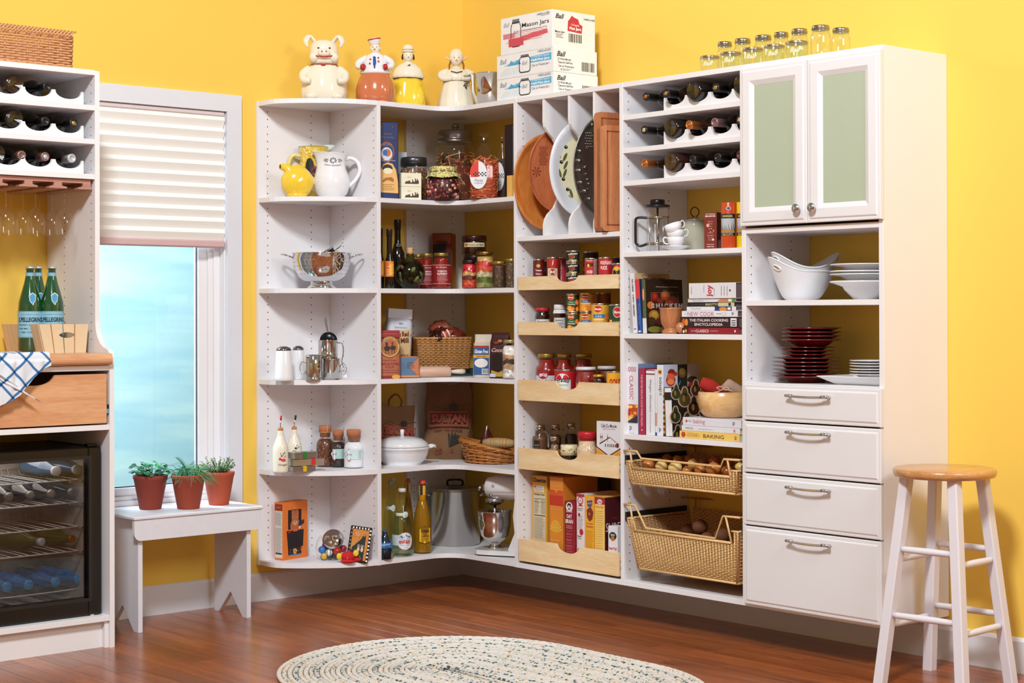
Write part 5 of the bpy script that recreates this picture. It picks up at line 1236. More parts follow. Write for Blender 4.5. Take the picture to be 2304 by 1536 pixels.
for k in range(9):
 a=rnd.uniform(-2.4,-.7);q=rnd.uniform(.35,1.5);rr=R*.975*sin(math.acos(max(-1,min(1,1-q))));b.ball((rr*cos(a),rr*sin(a),R*q),R*.16,C(rnd.choice(('#5a5c20','#3a3c18','#8a8a34','#4a1a14'))),8,6,sc=(.9,.35,1.5),rot=Matrix.Rotation(rnd.uniform(-1,1),4,'Y'))
b.build('herb_leaves',t)
b=MB();b.lathe([(R*.17,h*.80),(R*.2,h*.88),(R*.21,h*.985),(R*.18,h),(0,h)],C('#cfa070',rough=.8),16);b.build('cork',t)
RS=C('#8a1612',rough=.25,coat=.5,name='tomato_sauce');GLID=C('#b89a50',rough=.3,metal=.8)
def red_deco(t):
 pass
def sauce_jar(u0,u1,vt,label,x=None,y=None,fill=RS,lidm=GLID,zz=None,lab=None,group='red sauce jars',fh=.86,neck=.72,sh=.74,lidh=.1,cat='jar',rz=CR,name='sauce_jar',glm=None):
 pos,w,h=spot(u0,u1,vt,zz if zz is not None else z,x=x,y=y);R=w/2
 t=jar(name,label,cat,pos,w,h,fill,lidm,rz,group,glm or glass(refl=.5,name='jar_glass'),fh,neck,sh,lidh)
 if lab:
  p=cyl(R+.0003);lab(p,R,h);p.done(t,'paper_label')
 return t,R,h
def tom_lab(p,R,h):
 p.rect(-R*1.45,R*1.45,h*.14,h*.66,'#8c1a1c',.0002);p.rect(-R*1.45,R*1.45,h*.655,h*.665,'#e8c8c0',.0006);p.rect(-R*1.45,R*1.45,h*.14,h*.15,'#e8c8c0',.0006)
 p.text('San Marzano',0,h*.60,w=R*1.2,col='#f0d8d0',shear=.4);p.text('TOMATO',R*.1,h*.49,w=R*1.0,h=h*.045,col='#f4e4e0',bold=.03);p.text('ALFREDO',R*.1,h*.425,w=R*1.1,h=h*.045,col='#f4e4e0',bold=.03);p.text('PASTA SAUCE',R*.1,h*.38,w=R*.9,col='#f4e4e0');p.lines(-R*.4,R*.7,h*.22,h*.35,4,'#d8a0a0');p.text('NET WT 16 OZ',R*.1,h*.19,w=R*.7,col='#f0d8d0')
sauce_jar(925,958,572,'red sauce jar at the back, behind the oil flask',y=-.13,lab=tom_lab)
sauce_jar(941,979,570,'red sauce jar between the oil flask and the front sauce jar',y=-.20,lab=tom_lab)
sauce_jar(971,1015,569,'red tomato alfredo sauce jar at the front with gold lid',x=-.395,lab=tom_lab)
# red tin box behind
xo=onX(978,600,-.22)
def tin_box(t,w,d,h):
 p=front(-d/2);p.rect(-w*.44,w*.44,h*.03,h*.80,'#1c0c0c',.0004);p.poly([(-w*.30,h*.80),(w*.30,h*.80),(w*.26,h*.86),(-w*.26,h*.86)],'#1c0c0c',.0004);p.text('BISCOTTI',0,h*.83,w=w*.5,col='#a85a48');p.rect(w*.22,w*.42,h*.66,h*.80,'#7a1c1c',.0008);p.text('1',w*.32,h*.73,h=h*.09,col='#d8a890',bold=.02);p.done(t)
 p=lside(-w/2);p.text('BISCOTTI',0,h*.72,w=d*.6,col='#7a2c24');p.rect(-d*.4,d*.4,h*.50,h*.505,'#7a2c24');p.lines(-d*.4,d*.4,h*.15,h*.35,6,'#7a3c30');p.done(t)
pos,w,h=spot(975,1030,525,z,x=-.17)
carton('biscuit_tin','tall shiny brown-red metal tin standing behind the sauce jars','tin',(pos[0]-.01,pos[1],z),.098,.075,h,C('#a0523c',rough=.22,metal=.6),-.95,None,tin_box,.006)
# stacked dark jars with tomato and basil label
def basil(p,R,h):
 p.rect(-R*.95,R*.95,h*.40,h*.62,'#e8d6a8',.0004);p.oval(-R*.72,h*.51,R*.16,h*.08,'#c86a2c',.0008);p.text('Tomato and Basil',R*.12,h*.51,w=R*1.3,col='#2a2018',bold=.02,shear=.2)
DKR=C('#2c0a08',rough=.3,coat=.5)
tj,R,hj=sauce_jar(1041,1094,574,'dark sauce jar under the tomato and basil jar',x=-.20,fill=DKR,lidm=C('#2a1210',rough=.3),group='dark stacked sauce jars',neck=.86,lidh=.14)
sauce_jar(1040,1095,530,'dark sauce jar with cream tomato and basil label, stacked on another',x=-.20,fill=DKR,lidm=C('#3a1614',rough=.25),zz=z+hj+.001,lab=basil,group='dark stacked sauce jars',neck=.95,sh=.8,lidh=.3)
def layers(cols,name):
 mt,nt,bs=nmat(name);N=nt.nodes;L=nt.links;tx=N.new('ShaderNodeTexCoord');sp=N.new('ShaderNodeSeparateXYZ');rp=N.new('ShaderNodeValToRGB');nz=N.new('ShaderNodeTexNoise');nz.inputs['Scale'].default_value=45
 vo=N.new('ShaderNodeTexVoronoi');vo.inputs['Scale'].default_value=70
 ad=N.new('ShaderNodeMath');ad.operation='MULTIPLY_ADD';ad.inputs[1].default_value=.25
 L.new(tx.outputs['Generated'],sp.inputs[0]);L.new(tx.outputs['Object'],nz.inputs[0]);L.new(tx.outputs['Object'],vo.inputs[0]);L.new(nz.outputs['Fac'],ad.inputs[0]);L.new(sp.outputs['Z'],ad.inputs[2]);L.new(ad.outputs[0],rp.inputs['Fac'])
 els=rp.color_ramp.elements;rp.color_ramp.interpolation='CONSTANT';n=len(cols);els[0].color=(*rgb(cols[0]),1);els[0].position=0;els[1].position=.12+1/n;els[1].color=(*rgb(cols[1]),1)
 for i in range(2,n):e=els.new(.12+i/n);e.color=(*rgb(cols[i]),1)
 hs=N.new('ShaderNodeHueSaturation');mr=N.new('ShaderNodeMapRange');mr.inputs['To Min'].default_value=.6;mr.inputs['To Max'].default_value=1.4
 sc=N.new('ShaderNodeSeparateColor');L.new(vo.outputs['Color'],sc.inputs[0]);L.new(sc.outputs[0],mr.inputs['Value']);L.new(mr.outputs[0],hs.inputs['Value']);L.new(rp.outputs[0],hs.inputs['Color']);L.new(hs.outputs[0],bs.inputs['Base Color']);bs.inputs['Roughness'].default_value=.4
 return mt
sauce_jar(1039,1074,585,'jar of layered red peppers in front of the dark stacked jars',x=-.335,fill=layers(['#c8382c','#d8583c','#6a2c20','#d8a060','#b8202a','#c02830'],'pickled_peppers'),lidm=DKR,group='jars of pickled vegetables',neck=.85,lidh=.13)
sauce_jar(1071,1112,566,'taller jar of mixed pickled vegetables with bronze lid',x=-.315,fill=layers(['#8a8a50','#5a6a30','#c8b890','#d8583c','#b83028','#c8a060'],'pickled_vegetables'),lidm=C('#9a7a48',rough=.3,metal=.9),group='jars of pickled vegetables',neck=.92,lidh=.1)
sauce_jar(1107,1139,588,'short jar of brown relish with gold lid',x=-.33,fill=speck('#3a2a18',['#6a5030','#4a3418','#7a3020'],80,.4,name='brown_relish'),lidm=GLID,group='jars of pickled vegetables',neck=.95,lidh=.1)
sauce_jar(1136,1166,582,'jar of brown relish with gold lid, partly behind the divider',x=-.30,fill=speck('#4a3420',['#8a6a48','#5a4428','#7a5a40'],90,.4,name='brown_relish_two'),lidm=GLID,group='jars of pickled vegetables',neck=.95,lidh=.09)
#------ corner unit, third shelf
z=SH[2]
def bag(name,label,pos,w,d,h,col,rz,faces=None,fold=.1,taper=.03,cat='bag',rx=0,ry=0,topc=None):
 """paper bag: pillowy box narrowing to a folded top"""
 t=thing(name,label,cat,pos,rz,None,rx,ry);b=MB();M0=C(col,rough=.6,var=.05,scale=30)if isinstance(col,str)else col
 rings=[(0,1,1),(.03,1.02,1.03),(.5,1.0,1.05),(.8,1-taper,.92),(1-fold,1-taper*2,.6),(1-fold*.6,1-taper*2,.25),(1,1-taper*2,.10)]
 seg=24;vs=[]
 for q,sx_,sy_ in rings:
  for k in range(seg):
   a=2*pi*(k+.5)/seg;ca,sa=cos(a),sin(a);e=7
   r_=(abs(ca)**e+abs(sa)**e)**(-1/e)
   vs.append((w/2*sx_*ca*r_,d/2*sy_*sa*r_+.0008*sin(k*3+q*20),h*q))
 n=len(rings)
 b.add(vs,[(j*seg+k,j*seg+(k+1)%seg,(j+1)*seg+(k+1)%seg,(j+1)*seg+k)for j in range(n-1)for k in range(seg)]+[tuple(range(seg))[::-1],tuple((n-1)*seg+k for k in range(seg))],M0,True)
 b.build('paper_bag',t)
 if topc:
  b=MB();b.box(-w/2*(1-taper),w/2*(1-taper),-d*.30,d*.2,h*(1-fold*.9),h,C(topc,rough=.6),.002);b.build('folded_top',t)
 if faces:faces(t,w,d,h)
 return t
pos,w,h=spot(853,926,692,z,y=-.20)
def redbag(t,w,d,h):
 p=front(-d/2*1.07);p.poly([(-w*.40,h*.02),(w*.40,h*.02),(w*.42,h*.45),(w*.36,h*.60),(w*.44,h*.66),(w*.40,h*.70),(-w*.38,h*.67),(-w*.42,h*.45)],'#cfae7a',.0004)
 p.text('Our Red',.02*w,h*.63,w=w*.62,h=h*.075,col='#5a1814',bold=.04,rot=.08);p.text('Mill',w*.18,h*.54,w=w*.32,h=h*.075,col='#5a1814',bold=.04,rot=.12);p.text('WHOLE',w*.12,h*.31,w=w*.5,h=h*.06,col='#2c2018',bold=.03);p.text('WHEAT',w*.12,h*.235,w=w*.5,h=h*.06,col='#2c2018',bold=.03);p.text('FRESH',0,h*.79,w=w*.16,col='#3a6ab0',bold=.03);p.text('Whole Grain Store',0,h*.73,w=w*.5,col='#404858');p.done(t)
bag('flour_bag','tall white flour bag with red lettering leaning at the back left',(pos[0],pos[1],z),w*.80,.075,h*.985,'#c9cbd6',-.35,redbag,.16,.03,topc='#d4d6e0',ry=.06)
pos,w,h=spot(850,902,743,z,y=-.33)
def redflour(t,w,d,h):
 p=front(-d/2*1.08);p.rect(-w*.5,w*.5,h*.86,h*.93,'#9c2c30',.0003);p.rect(-w*.5,w*.5,0,h*.06,'#8c1c28',.0004)
 p.oval(0,h*.66,w*.46,h*.225,'#3a2418',.0004,30);p.oval(0,h*.66,w*.44,h*.215,'#d0a058',.0007,30);p.oval(0,h*.645,w*.36,h*.165,'#b06a44',.0010,30)
 for x,q,rx_,rz_,c in((-.12,.63,.14,.055,'#3a2620'),(.14,.64,.13,.05,'#3a2620'),(-.14,.72,.06,.04,'#243048'),(.12,.73,.05,.04,'#8a2c24'),(0,.76,.05,.03,'#d84a4a')):p.oval(x*w,q*h,rx_*w,rz_*h,c,.0014,12)
 for x in(-.2,-.08,.08,.2):p.rect(w*x,w*(x+.03),h*.52,h*.60,'#3a2620',.0014)
 p.text("KING ARTHUR FLOUR",0,h*.83,w=w*.98,h=h*.055,col='#2c2418',bold=.02,arc=w*.52)
 p.text('TRADITIONAL',0,h*.38,w=w*.6,col='#7a2420');p.text('WHOLE WHEAT',0,h*.31,w=w*.92,h=h*.05,col='#8a2420',bold=.01);p.text('FLOUR',0,h*.245,w=w*.4,h=h*.045,col='#8a2420');p.text('NEVER BLEACHED NEVER BROMATED',0,h*.18,w=w*.9,col='#7a3428');p.text('100% STONE GROUND',0,h*.13,w=w*.8,col='#7a3428');p.oval(w*.28,h*.04,w*.19,h*.045,'#e0a040',.0010);p.text('5 LBS',w*.28,h*.04,w=w*.2,col='#8a2420',bold=.02);p.done(t)
bag('whole_wheat_flour','terracotta paper bag of whole wheat flour with horse and rider emblem',(pos[0]+.005,pos[1]+.02,z),w*1.0,.07,h,'#b5684e',-.38,redflour,.06,.0,topc='#a83438')
pos,w,h=spot(899,959,800,z,y=-.345)
t=thing('bread_packet','low orange packet with blue folded paper end in front of the basket','packet',(pos[0],pos[1]+.045,z),-.50)
b=MB();b.box(-w*.44,w*.44,-.045,.045,0,h*.97,C('#b9704a',rough=.5,var=.1),.009);b.build('packet',t)
p=front(-.0455);ww,hh=w*.44,h
p.poly([(-ww*.92,hh*.07),(-ww*.92,hh*.9),(-ww*.7,hh*.94),(0,hh*.5)],'#54708e',.0006);p.poly([(ww*.92,hh*.10),(0,hh*.5),(ww*.9,hh*.9)],'#c8784e',.0005);p.poly([(-ww*.75,hh*.93),(0,hh*.44),(ww*.92,hh*.95),(ww*.2,hh*.90)],'#5c7896',.0008);p.poly([(-ww*.88,hh*.05),(0,hh*.55),(ww*.88,hh*.05)],'#5a7694',.0007)
p.rect(-ww*.95,-ww*.70,hh*.25,hh*.72,'#b05a40',.0010);p.rect(-ww*.6,ww*.95,hh*.03,hh*.12,'#d08a58',.0012);p.text('Whole Wheat Pastry Flour',ww*.15,hh*.075,w=ww*1.4,col='#4a2018',bold=.02);p.lines(-ww*.1,ww*.55,hh*.42,hh*.72,5,'#30404f',off=.0014);p.done(t)
# rectangular wicker basket
def weave_rect(t,x0,x1,y0,y1,zb,h,flare,pitch,rowp,r,mt,stake_mt,name='woven_wicker',rim=.005,sides='fblr',amp=None,inset=0.0,cut=None,rs=None):
 """four woven walls; strand rows wave in and out round upright stakes"""
 b=MB();rows=int(h/rowp);amp=amp or r*1.1
 def ring(q):
  e=flare*q;return x0-e,x1+e,y0-e,y1+e
 def wall(fn,L):
  n=max(4,int(L/pitch))
  for k in range(rows):
   q=(k+.5)/rows;zz_=zb+h*q;pts=[]
   for i in range(n*2+1):
    s_=i/(n*2);off=amp*cos(pi*(i/2*2)/1*.5*1.0+pi*k)if False else amp*(1 if((i//1)+k*1)%2==0 else-1)*(1 if i%1==0 else 0)
    pts.append(fn(q,s_,off,zz_))
   if cut:
    seg_=[]
    for p_ in pts:
     if cut(p_):
      if len(seg_)>1:b.tube(seg_,r,mt,4,caps=False,sharp=True)
      seg_=[]
     else:seg_.append(p_)
    if len(seg_)>1:b.tube(seg_,r,mt,4,caps=False,sharp=True)
   else:b.tube(pts,r,mt,4,caps=False,sharp=True)
 F={'f':lambda q,s_,o,zz_:(ring(q)[0]+(ring(q)[1]-ring(q)[0])*s_,ring(q)[2]-o,zz_),'b':lambda q,s_,o,zz_:(ring(q)[0]+(ring(q)[1]-ring(q)[0])*s_,ring(q)[3]+o,zz_),'l':lambda q,s_,o,zz_:(ring(q)[0]-o,ring(q)[2]+(ring(q)[3]-ring(q)[2])*s_,zz_),'r':lambda q,s_,o,zz_:(ring(q)[1]+o,ring(q)[2]+(ring(q)[3]-ring(q)[2])*s_,zz_)}
 for c in sides:wall(F[c],(x1-x0)if c in 'fb' else(y1-y0))
 b.build(name,t,kind='stuff')
 b=MB()
 for c in sides:
  L=(x1-x0)if c in 'fb' else(y1-y0);n=max(4,int(L/pitch))
  for i in range(n+1):
   s_=i/n;pa=F[c](0,s_,0,zb);pb2=F[c](1,s_,0,zb+h)
   if cut and cut(pb2):
    q=1
    while q>0 and cut(F[c](q,s_,0,zb+h*q)):q-=.02
    pb2=F[c](q,s_,0,zb+h*q)
   b.tube([pa,pb2],rs or r*.9,stake_mt,5)
 b.build('stakes',t,kind='stuff')
 if rim:
  b=MB();X0,X1,Y0,Y1=ring(1);
  if not cut:b.tube([(X0,Y0,zb+h),(X1,Y0,zb+h),(X1,Y1,zb+h),(X0,Y1,zb+h)],rim,mt,8,closed=True)
  b.tube([(x0,y0,zb),(x1,y0,zb),(x1,y1,zb),(x0,y1,zb)],rim*.8,mt,8,closed=True)
  b.build('rim',t)
WK1=C('#c08a50',rough=.5,var=.3,scale=60,name='wicker_tan');WK1d=C('#a87440',rough=.5,var=.2)
p0=onY(1020,800,-.30)
pl,pr_=onY(931,800,-.22),onX(1057,780,-.16)
zb0=z+.033;
pos,w,h=spot(935,1058,757,zb0,y=-.25)
t=thing('wicker_basket','rectangular tan wicker basket of snack bags on the corner shelf','basket',(-.315,-.235,zb0),-.45)
weave_rect(t,-.125,.105,-.075,.075,.004,h-.01,.010,.021,.0078,.0034,WK1,WK1d,amp=.0042)
b=MB();b.box(-.12,.10,-.07,.07,0,.006,WK1d);b.build('base_mat',t)
sb=thing('snack_bag','glossy red and silver striped snack bag sticking out of the basket','bag',(-.40,-.27,zb0+h-.022),-.2,None,0,-.42)
b=MB();b.lathe([(0,-.005),(.016,.0),(.020,.03),(.016,.09),(.004,.12)],C('#c85a48',rough=.15,coat=.8),14,sy=.5,M_=Matrix.Rotation(pi/2,4,'Y'))
for k in range(4):b.lathe([(.0205,.018+k*.022),(.0205,.026+k*.022)],C('#e8d8cc',rough=.15),14,sy=.52,M_=Matrix.Rotation(pi/2,4,'Y'),caps=False)
b.build('striped_film',sb)
rnd=random.Random(9)
for k,(dx,dy_,dz_,c,lb)in enumerate(((.0,.0,.015,'#5a1c14','dark red crumpled snack bag heaped in the tan wicker basket'),(.06,-.02,.012,'#70281c','brown-red snack bag at the right of the tan wicker basket'),(.02,.03,.045,'#8a4634','rust crumpled snack bag on top of the heap in the basket'),(-.03,-.02,.0,'#2a0e0c','almost black snack bag in the middle of the basket'))):
 s_=thing('snack_bag',lb,'bag',(-.325+dx,-.24+dy_,zb0+h-.045+dz_),rnd.uniform(-1,1));b=MB()
 def fn(u,v,k=k):
  a=2*pi*u;q=pi*v;n_=1+.5*noise.noise(Vector((cos(a)*3+k*5,sin(a)*3,v*5)));return(.05*sin(q)*cos(a)*n_,.036*sin(q)*sin(a)*n_,.034-.034*cos(q)*n_)
 b.sheet(fn,22,12,C(c,rough=.25,coat=.4));b.build('crumpled_film',s_)
# rolling pin (also holding up the basket's front edge)
pa=onZ(1045,838,z+.03);
t=thing('rolling_pin','pale wooden rolling pin lying under the front of the wicker basket','rolling pin',(-.43,-.335,z+.0245),.0)
RPW=wood('#c9a08a','#ddb8a4','X',4,.45,8,0,name='rolling_pin_wood')
pe=onY(1013,838,-.38);ps=onY(925,828,-.31)
ang=atan2(pe.y-ps.y,pe.x-ps.x);Lr=.165;t.location=(pe.x-Lr/2*cos(ang)-.0,pe.y-Lr/2*sin(ang),z+.0245);t.rotation_euler=(0,0,ang)
b=MB();b.lathe([(0,-Lr/2),(.022,-Lr/2),(.0245,-Lr/2+.006),(.0245,Lr/2-.006),(.021,Lr/2),(0,Lr/2)],RPW,30,M_=Matrix.Rotation(pi/2,4,'Y'));b.build('roller',t)
for s_ in(1,-1):
 b=MB();b.lathe([(.006,Lr/2),(.0075,Lr/2+.01),(.010,Lr/2+.03),(.0115,Lr/2+.055),(.009,Lr/2+.068),(0,Lr/2+.070)],C('#e4cfc0',rough=.4),18,M_=Matrix.Rotation(s_*pi/2,4,'Y'));b.build('handle',t)
pos,w,h=spot(1018,1057,823,z,x=-.30)
carton('dark_green_box','dark green low box under the basket at its right end','box',(-.235,-.25,z),.20,.13,.031,'#14322e',-.45)
pos,w,h=spot(1058,1102,752,z,x=-.345)
def gluten(t,w,d,h):
 p=front(-d/2*1.07);p.rect(-w*.45,w*.38,h*.07,h*.74,'#2c5a94',.0004);p.rect(-w*.45,w*.38,h*.69,h*.74,'#b02830',.0007);p.rect(-w*.45,w*.38,h*.46,h*.53,'#e0a428',.0007)
 p.text('Gluten Free',-w*.03,h*.61,w=w*.72,h=h*.09,col='#e8e8f0',bold=.03,shear=.2);p.text('BREAD MIX',-w*.03,h*.495,w=w*.5,col='#2a1a10',bold=.02);p.oval(-w*.04,h*.34,w*.36,h*.105,'#e8e4e4',.0008);p.text('Our Red',-w*.04,h*.365,w=w*.46,col='#a02028',bold=.04,rot=.15);p.text('Mill',-w*.04,h*.305,w=w*.3,col='#a02028',bold=.04,rot=.15);p.bars(w*.0,w*.34,h*.09,h*.21,12);p.done(t)
bag('bread_mix_bag','blue and white bag of gluten free bread mix with clear top',(pos[0]+.02,pos[1],z),w,.045,h,'#cdbfae',-1.0,gluten,.22,.05)
pos,w,h=spot(1095,1143,748,z,x=-.335)
def cocoa(t,w,d,h):
 p=front(-d/2*1.07);p.text('Cocoa',0,h*.62,w=w*.7,h=h*.09,col='#d8a8a8',bold=.03,shear=.4);p.oval(-w*.05,h*.80,w*.3,h*.05,'#3a1410',.0006);p.oval(-w*.1,h*.78,w*.14,h*.03,'#8a3418',.0009);p.oval(w*.1,h*.82,w*.12,h*.03,'#b8782c',.0009);p.oval(-w*.05,h*.36,w*.33,h*.2,'#1c0808',.0007)
 p.poly([(-w*.42,h*.04),(w*.42,h*.04),(w*.36,h*.20),(0,h*.13),(-w*.36,h*.18)],'#b89a3c',.0009);p.rect(-w*.44,-w*.14,h*.03,h*.10,'#c8c8d8',.0012);p.text('BREAD MIX',w*.05,h*.09,w=w*.4,col='#4a2c10',bold=.02);p.done(t)
bag('cocoa_mix_bag','dark maroon bag with cursive lettering next to the blue mix bag',(pos[0]+.02,pos[1],z),w*.96,.055,h,'#3c1016',-1.1,cocoa,.14,.04)
def laymat():return layers(['#e4e0dc','#dedad6','#b89878','#4a2c20','#b09070','#e2dcd6','#e6e2de'],'layered_dry_mix')
sauce_jar(1130,1168,764,'glass jar of white dry mix with brown band, gold lid',x=-.34,fill=laymat(),lidm=C('#c0b080',rough=.3,metal=.7),group=None,neck=.80,lidh=.09,sh=.84,fh=.84)
#------ corner unit, fourth shelf
z=SH[1]
pc=onZ(905,1052,z)
t=thing('casserole','white ceramic casserole with domed lid and small handles','casserole',(onY(905,1040,-.235).x,-.235,z),-.45)
R=(983-853)/2*depth(t.location)/FPX*.93;h=.078
b=MB();b.lathe([(R*.72,0),(R*.74,.003),(R*.72,.006),(R*.86,.02),(R*.97,.05),(R*.99,h-.012),(R*1.04,h-.008),(R*1.04,h),(R*.96,h),(R*.92,.05),(0,.01)],GLZW,44)
b.tube([(R*1.0,-.03,h-.004),(R*1.18,-.022,h+.002),(R*1.25,0,h-.004),(R*1.18,.022,h+.002),(R*1.0,.03,h-.004)],.006,GLZW,10,flat=1.0)
b.tube([(-R*1.0,-.03,h-.004),(-R*1.18,-.022,h+.002),(-R*1.25,0,h-.004),(-R*1.18,.022,h+.002),(-R*1.0,.03,h-.004)],.006,GLZW,10,flat=1.0);b.build('pot',t)
b=MB();b.lathe([(R*.98,h+.001),(R*1.0,h+.006),(R*.93,h+.018),(R*.75,h+.034),(R*.45,h+.043),(0,h+.047)],GLZW,44);b.build('lid',t)
b=MB();b.tube([(0,0,h+.046),(0,0,h+.062),(0,0,h+.072)],[.008,.009,.010],GLZW,14);b.ball((0,0,h+.072),.010,GLZW,12,8,sc=(1,1,.5));b.build('lid_knob',t)
# burlap rice sacks
BUR=C('#7a5638',rough=.9,var=.25,scale=220,bump=.6,name='burlap')
def sack(pos,w,d,h,rz,label,seed,ry=0,ear=1):
 t=thing('burlap_sack',label,'sack',pos,rz,'printed burlap sacks',0,ry);b=MB()
 def fn(u,v):
  a=2*pi*u;ca,sa=cos(a),sin(a);e=2.9;r_=(abs(ca)**e+abs(sa)**e)**(-1/e)
  wv=w/2*(1.0-.05*abs(v-.3)+(.06*max(0,v-.7)*2));dv=d/2*(1 if v<.5 else max(.12,1-1.65*(v-.5)))*(.85+.15*min(1,v*8))
  nn=noise.noise(Vector((ca*1.6+seed,sa*1.6,v*3.1)))*.022*(1-.3*v)
  zt_=h*v+(.10*h*max(0,abs(ca*r_)-.45)*max(0,v-.8)*5*ear)-(.07*h*max(0,.4-abs(ca*r_))*max(0,v-.8)*5)
  return(wv*ca*r_+nn,dv*sa*r_+nn*.8,zt_)
 b.sheet(fn,40,22,BUR);b.add([fn(k/40,0)for k in range(40)],[tuple(range(40))],BUR);b.build('burlap_body',t)
 b=MB();b.tube([(-w*.16,0,h*.98),(-w*.17,-.004,h*1.1),(-w*.02,-.006,h*1.2),(w*.14,-.004,h*1.1),(w*.15,0,h*.98)],[.007,.008,.008,.008,.007],BUR,8,flat=.5)if seed==1 else b.tube([(w*.36,0,h*.92),(w*.46,-.004,h*1.02),(w*.52,0,h*.8)],[.006,.007,.006],BUR,8,flat=.5);b.build('carry_handle',t)
 p=front(-d/2*1.04-.004);col='#8a2c24'
 p.rect(-w*.42,w*.42,h*.44,h*.465,'#8a2c24',.0006);p.rect(-w*.42,w*.42,h*.62,h*.64,'#8a2c24',.0006);p.rect(-w*.42,-w*.40,h*.46,h*.64,'#8a2c24');p.rect(w*.40,w*.42,h*.46,h*.64,'#8a2c24')
 p.text('SULTAN',0,h*.55,w=w*.72,h=h*.115,col='#8e2c26',bold=.05);p.text('EASY TO COOK' if seed==2 else 'EXTRA LONG GRAIN',0,h*.40,w=w*.6,h=h*.035,col='#5a1c18' if seed==2 else '#1c1410',bold=.03)
 for(a,c),(e_,f_)in(((-.42,.64),(-.30,.72)),((-.30,.72),(-.12,.67)),((-.12,.67),(.05,.65)),((.05,.65),(.22,.70)),((.22,.70),(.42,.73)),((.42,.73),(.42,.64))):
  p.poly([(a*w,c*h),(e_*w,f_*h),(e_*w,f_*h+.004),(a*w,c*h+.004)],'#4a1814',.0008)
 p.oval(w*.1,h*.70,w*.09,h*.05,'#20140e',.0012);
 for k in range(5):
  a=-.2+.25*k;p.poly([(w*.0,h*.15),(w*(.05+.3*sin(a)),h*(.15+.22*cos(a))),(w*(.09+.3*sin(a)),h*(.13+.20*cos(a)))],'#1c1610',.0010)
 p.text('COOKS',-w*.1,h*.12,w=w*.4,h=h*.06,col='#7a241e',bold=.03);p.done(t,'printed_emblem')
 return t
pA=onY(925,1000,-.15)
sack((-.525,-.125,z),.20,.10,.255,-.15,'burlap rice sack slumped to the left behind the white casserole',1,ry=.10,ear=.6)
sack((-.215,-.16,z),.215,.10,.345,-.72,'burlap rice sack standing upright in the corner',2,ry=.0)
# round willow bread basket
def willow(t,rx_,ry_,h,flare,mt,rod=.004,rows=9,rimrows=3,seed=1,nst=22,tilt=None,open_=.0,z0=0.0):
 """coarse round basket of slanting willow rods"""
 rnd=random.Random(seed);b=MB()
 def P(a,q,o=0):
  e=1+flare*q;return Vector(((rx_*e+o)*cos(a),(ry_*e+o)*sin(a),z0+h*q+(tilt(a)*q if tilt else 0)))
 for k in range(nst):
  a0=2*pi*k/nst
  for j in range(rows):
   q0=(j+.3+.4*rnd.random())/(rows+1);span=2*pi/nst*rnd.uniform(2.3,3.0);n=8
   pts=[P(a0+span*i/n,q0+.5/rows*i/n*1.0,rod*1.0*sin(pi*i/n*2.0+j*pi))for i in range(n+1)]
   b.tube(pts,rod*rnd.uniform(.75,1.05),mt,5)
 b.build('woven_rods',t,kind='stuff')
 b=MB()
 for k in range(nst):
  a=2*pi*(k+.5)/nst;b.tube([P(a,0),P(a,.5),P(a,1)],rod*.9,mt,5)
 b.build('stakes',t,kind='stuff')
 b=MB()
 for k in range(nst):
  a0=2*pi*k/nst
  for m_ in range(rimrows):
   span=2*pi/nst*3.2;n=10;pts=[]
   for i in range(n+1):
    s_=i/n;pts.append(P(a0+span*s_,.90+.10*sin(pi*s_)+.02*m_,rod*(1.7*cos(pi*s_+m_*2.1))))
   b.tube(pts,rod*1.2,mt,6)
 b.build('braided_rim',t,kind='stuff')
 b=MB();b.lathe([(0,z0+.004),(rx_*.98,z0+.004),(rx_,z0+.012)],mt,30,sy=ry_/rx_);b.build('base',t)
WIL=C('#b87434',rough=.4,var=.35,scale=40,coat=.2,name='honey_willow')
c0=onX(1100,1000,-.19)
t=thing('bread_basket','shallow honey-coloured willow basket of bread beside the casserole','basket',(-.205,-.60,z),0)
cb=spot(1027,1180,980,z,x=-.20)
t.location=(cb[0][0],cb[0][1],z)
willow(t,.098,.118,.075,.28,WIL,.0042,6,2,3,20,tilt=lambda a:.030*cos(a-2.4))
def loaf(label,off,rz,c,L=.11,r=.028,name='bread_loaf',cat='bread',film=None,rx=0,ry=0):
 o=thing(name,label,cat,(t.location[0]+off[0],t.location[1]+off[1],z+off[2]),rz,None,rx,ry);b=MB()
 b.lathe([(0,-L/2),(r*.7,-L/2+.006),(r,-L/4),(r*1.05,0),(r,L/4),(r*.7,L/2-.006),(0,L/2)],C(c,rough=.6,var=.2,scale=40),18,M_=Matrix.Rotation(pi/2,4,'Y'),sx=.8);b.build('loaf',o)
 if film:b=MB();film(b,L,r);b.build('wrapper',o)
 return o
loaf('brown wrapped loaf with orange print at the right of the bread basket',(.0,-.055,.088),-1.0,'#b89a6a',.15,.030,film=lambda b,L,r:[b.lathe([(r*1.03,-L*.2+k*.014),(r*1.03,-L*.2+k*.014+.004)],C('#c87838'),18,M_=Matrix.Rotation(pi/2,4,'Y'),caps=False,sx=.82)for k in range(6)])
loaf('clear bag with pale green ties in the bread basket',(-.075,.06,.078),-.3,'#c0a888',.075,.022)
o=thing('wine_red_packet','pointed wine-red foil packet standing in the bread basket','packet',(t.location[0]-.02,t.location[1]+.0,z+.05),-.6);b=MB()
b.lathe([(.03,0),(.038,.03),(.030,.055),(.010,.10),(0,.115)],C('#4a0f18',rough=.15,coat=.7),8,sy=.5,flute=.08,fn=3);b.build('foil',o)
loaf('dark seeded loaf at the back of the bread basket',(.03,-.01,.085),-.9,'#5a4a30',.12,.026)
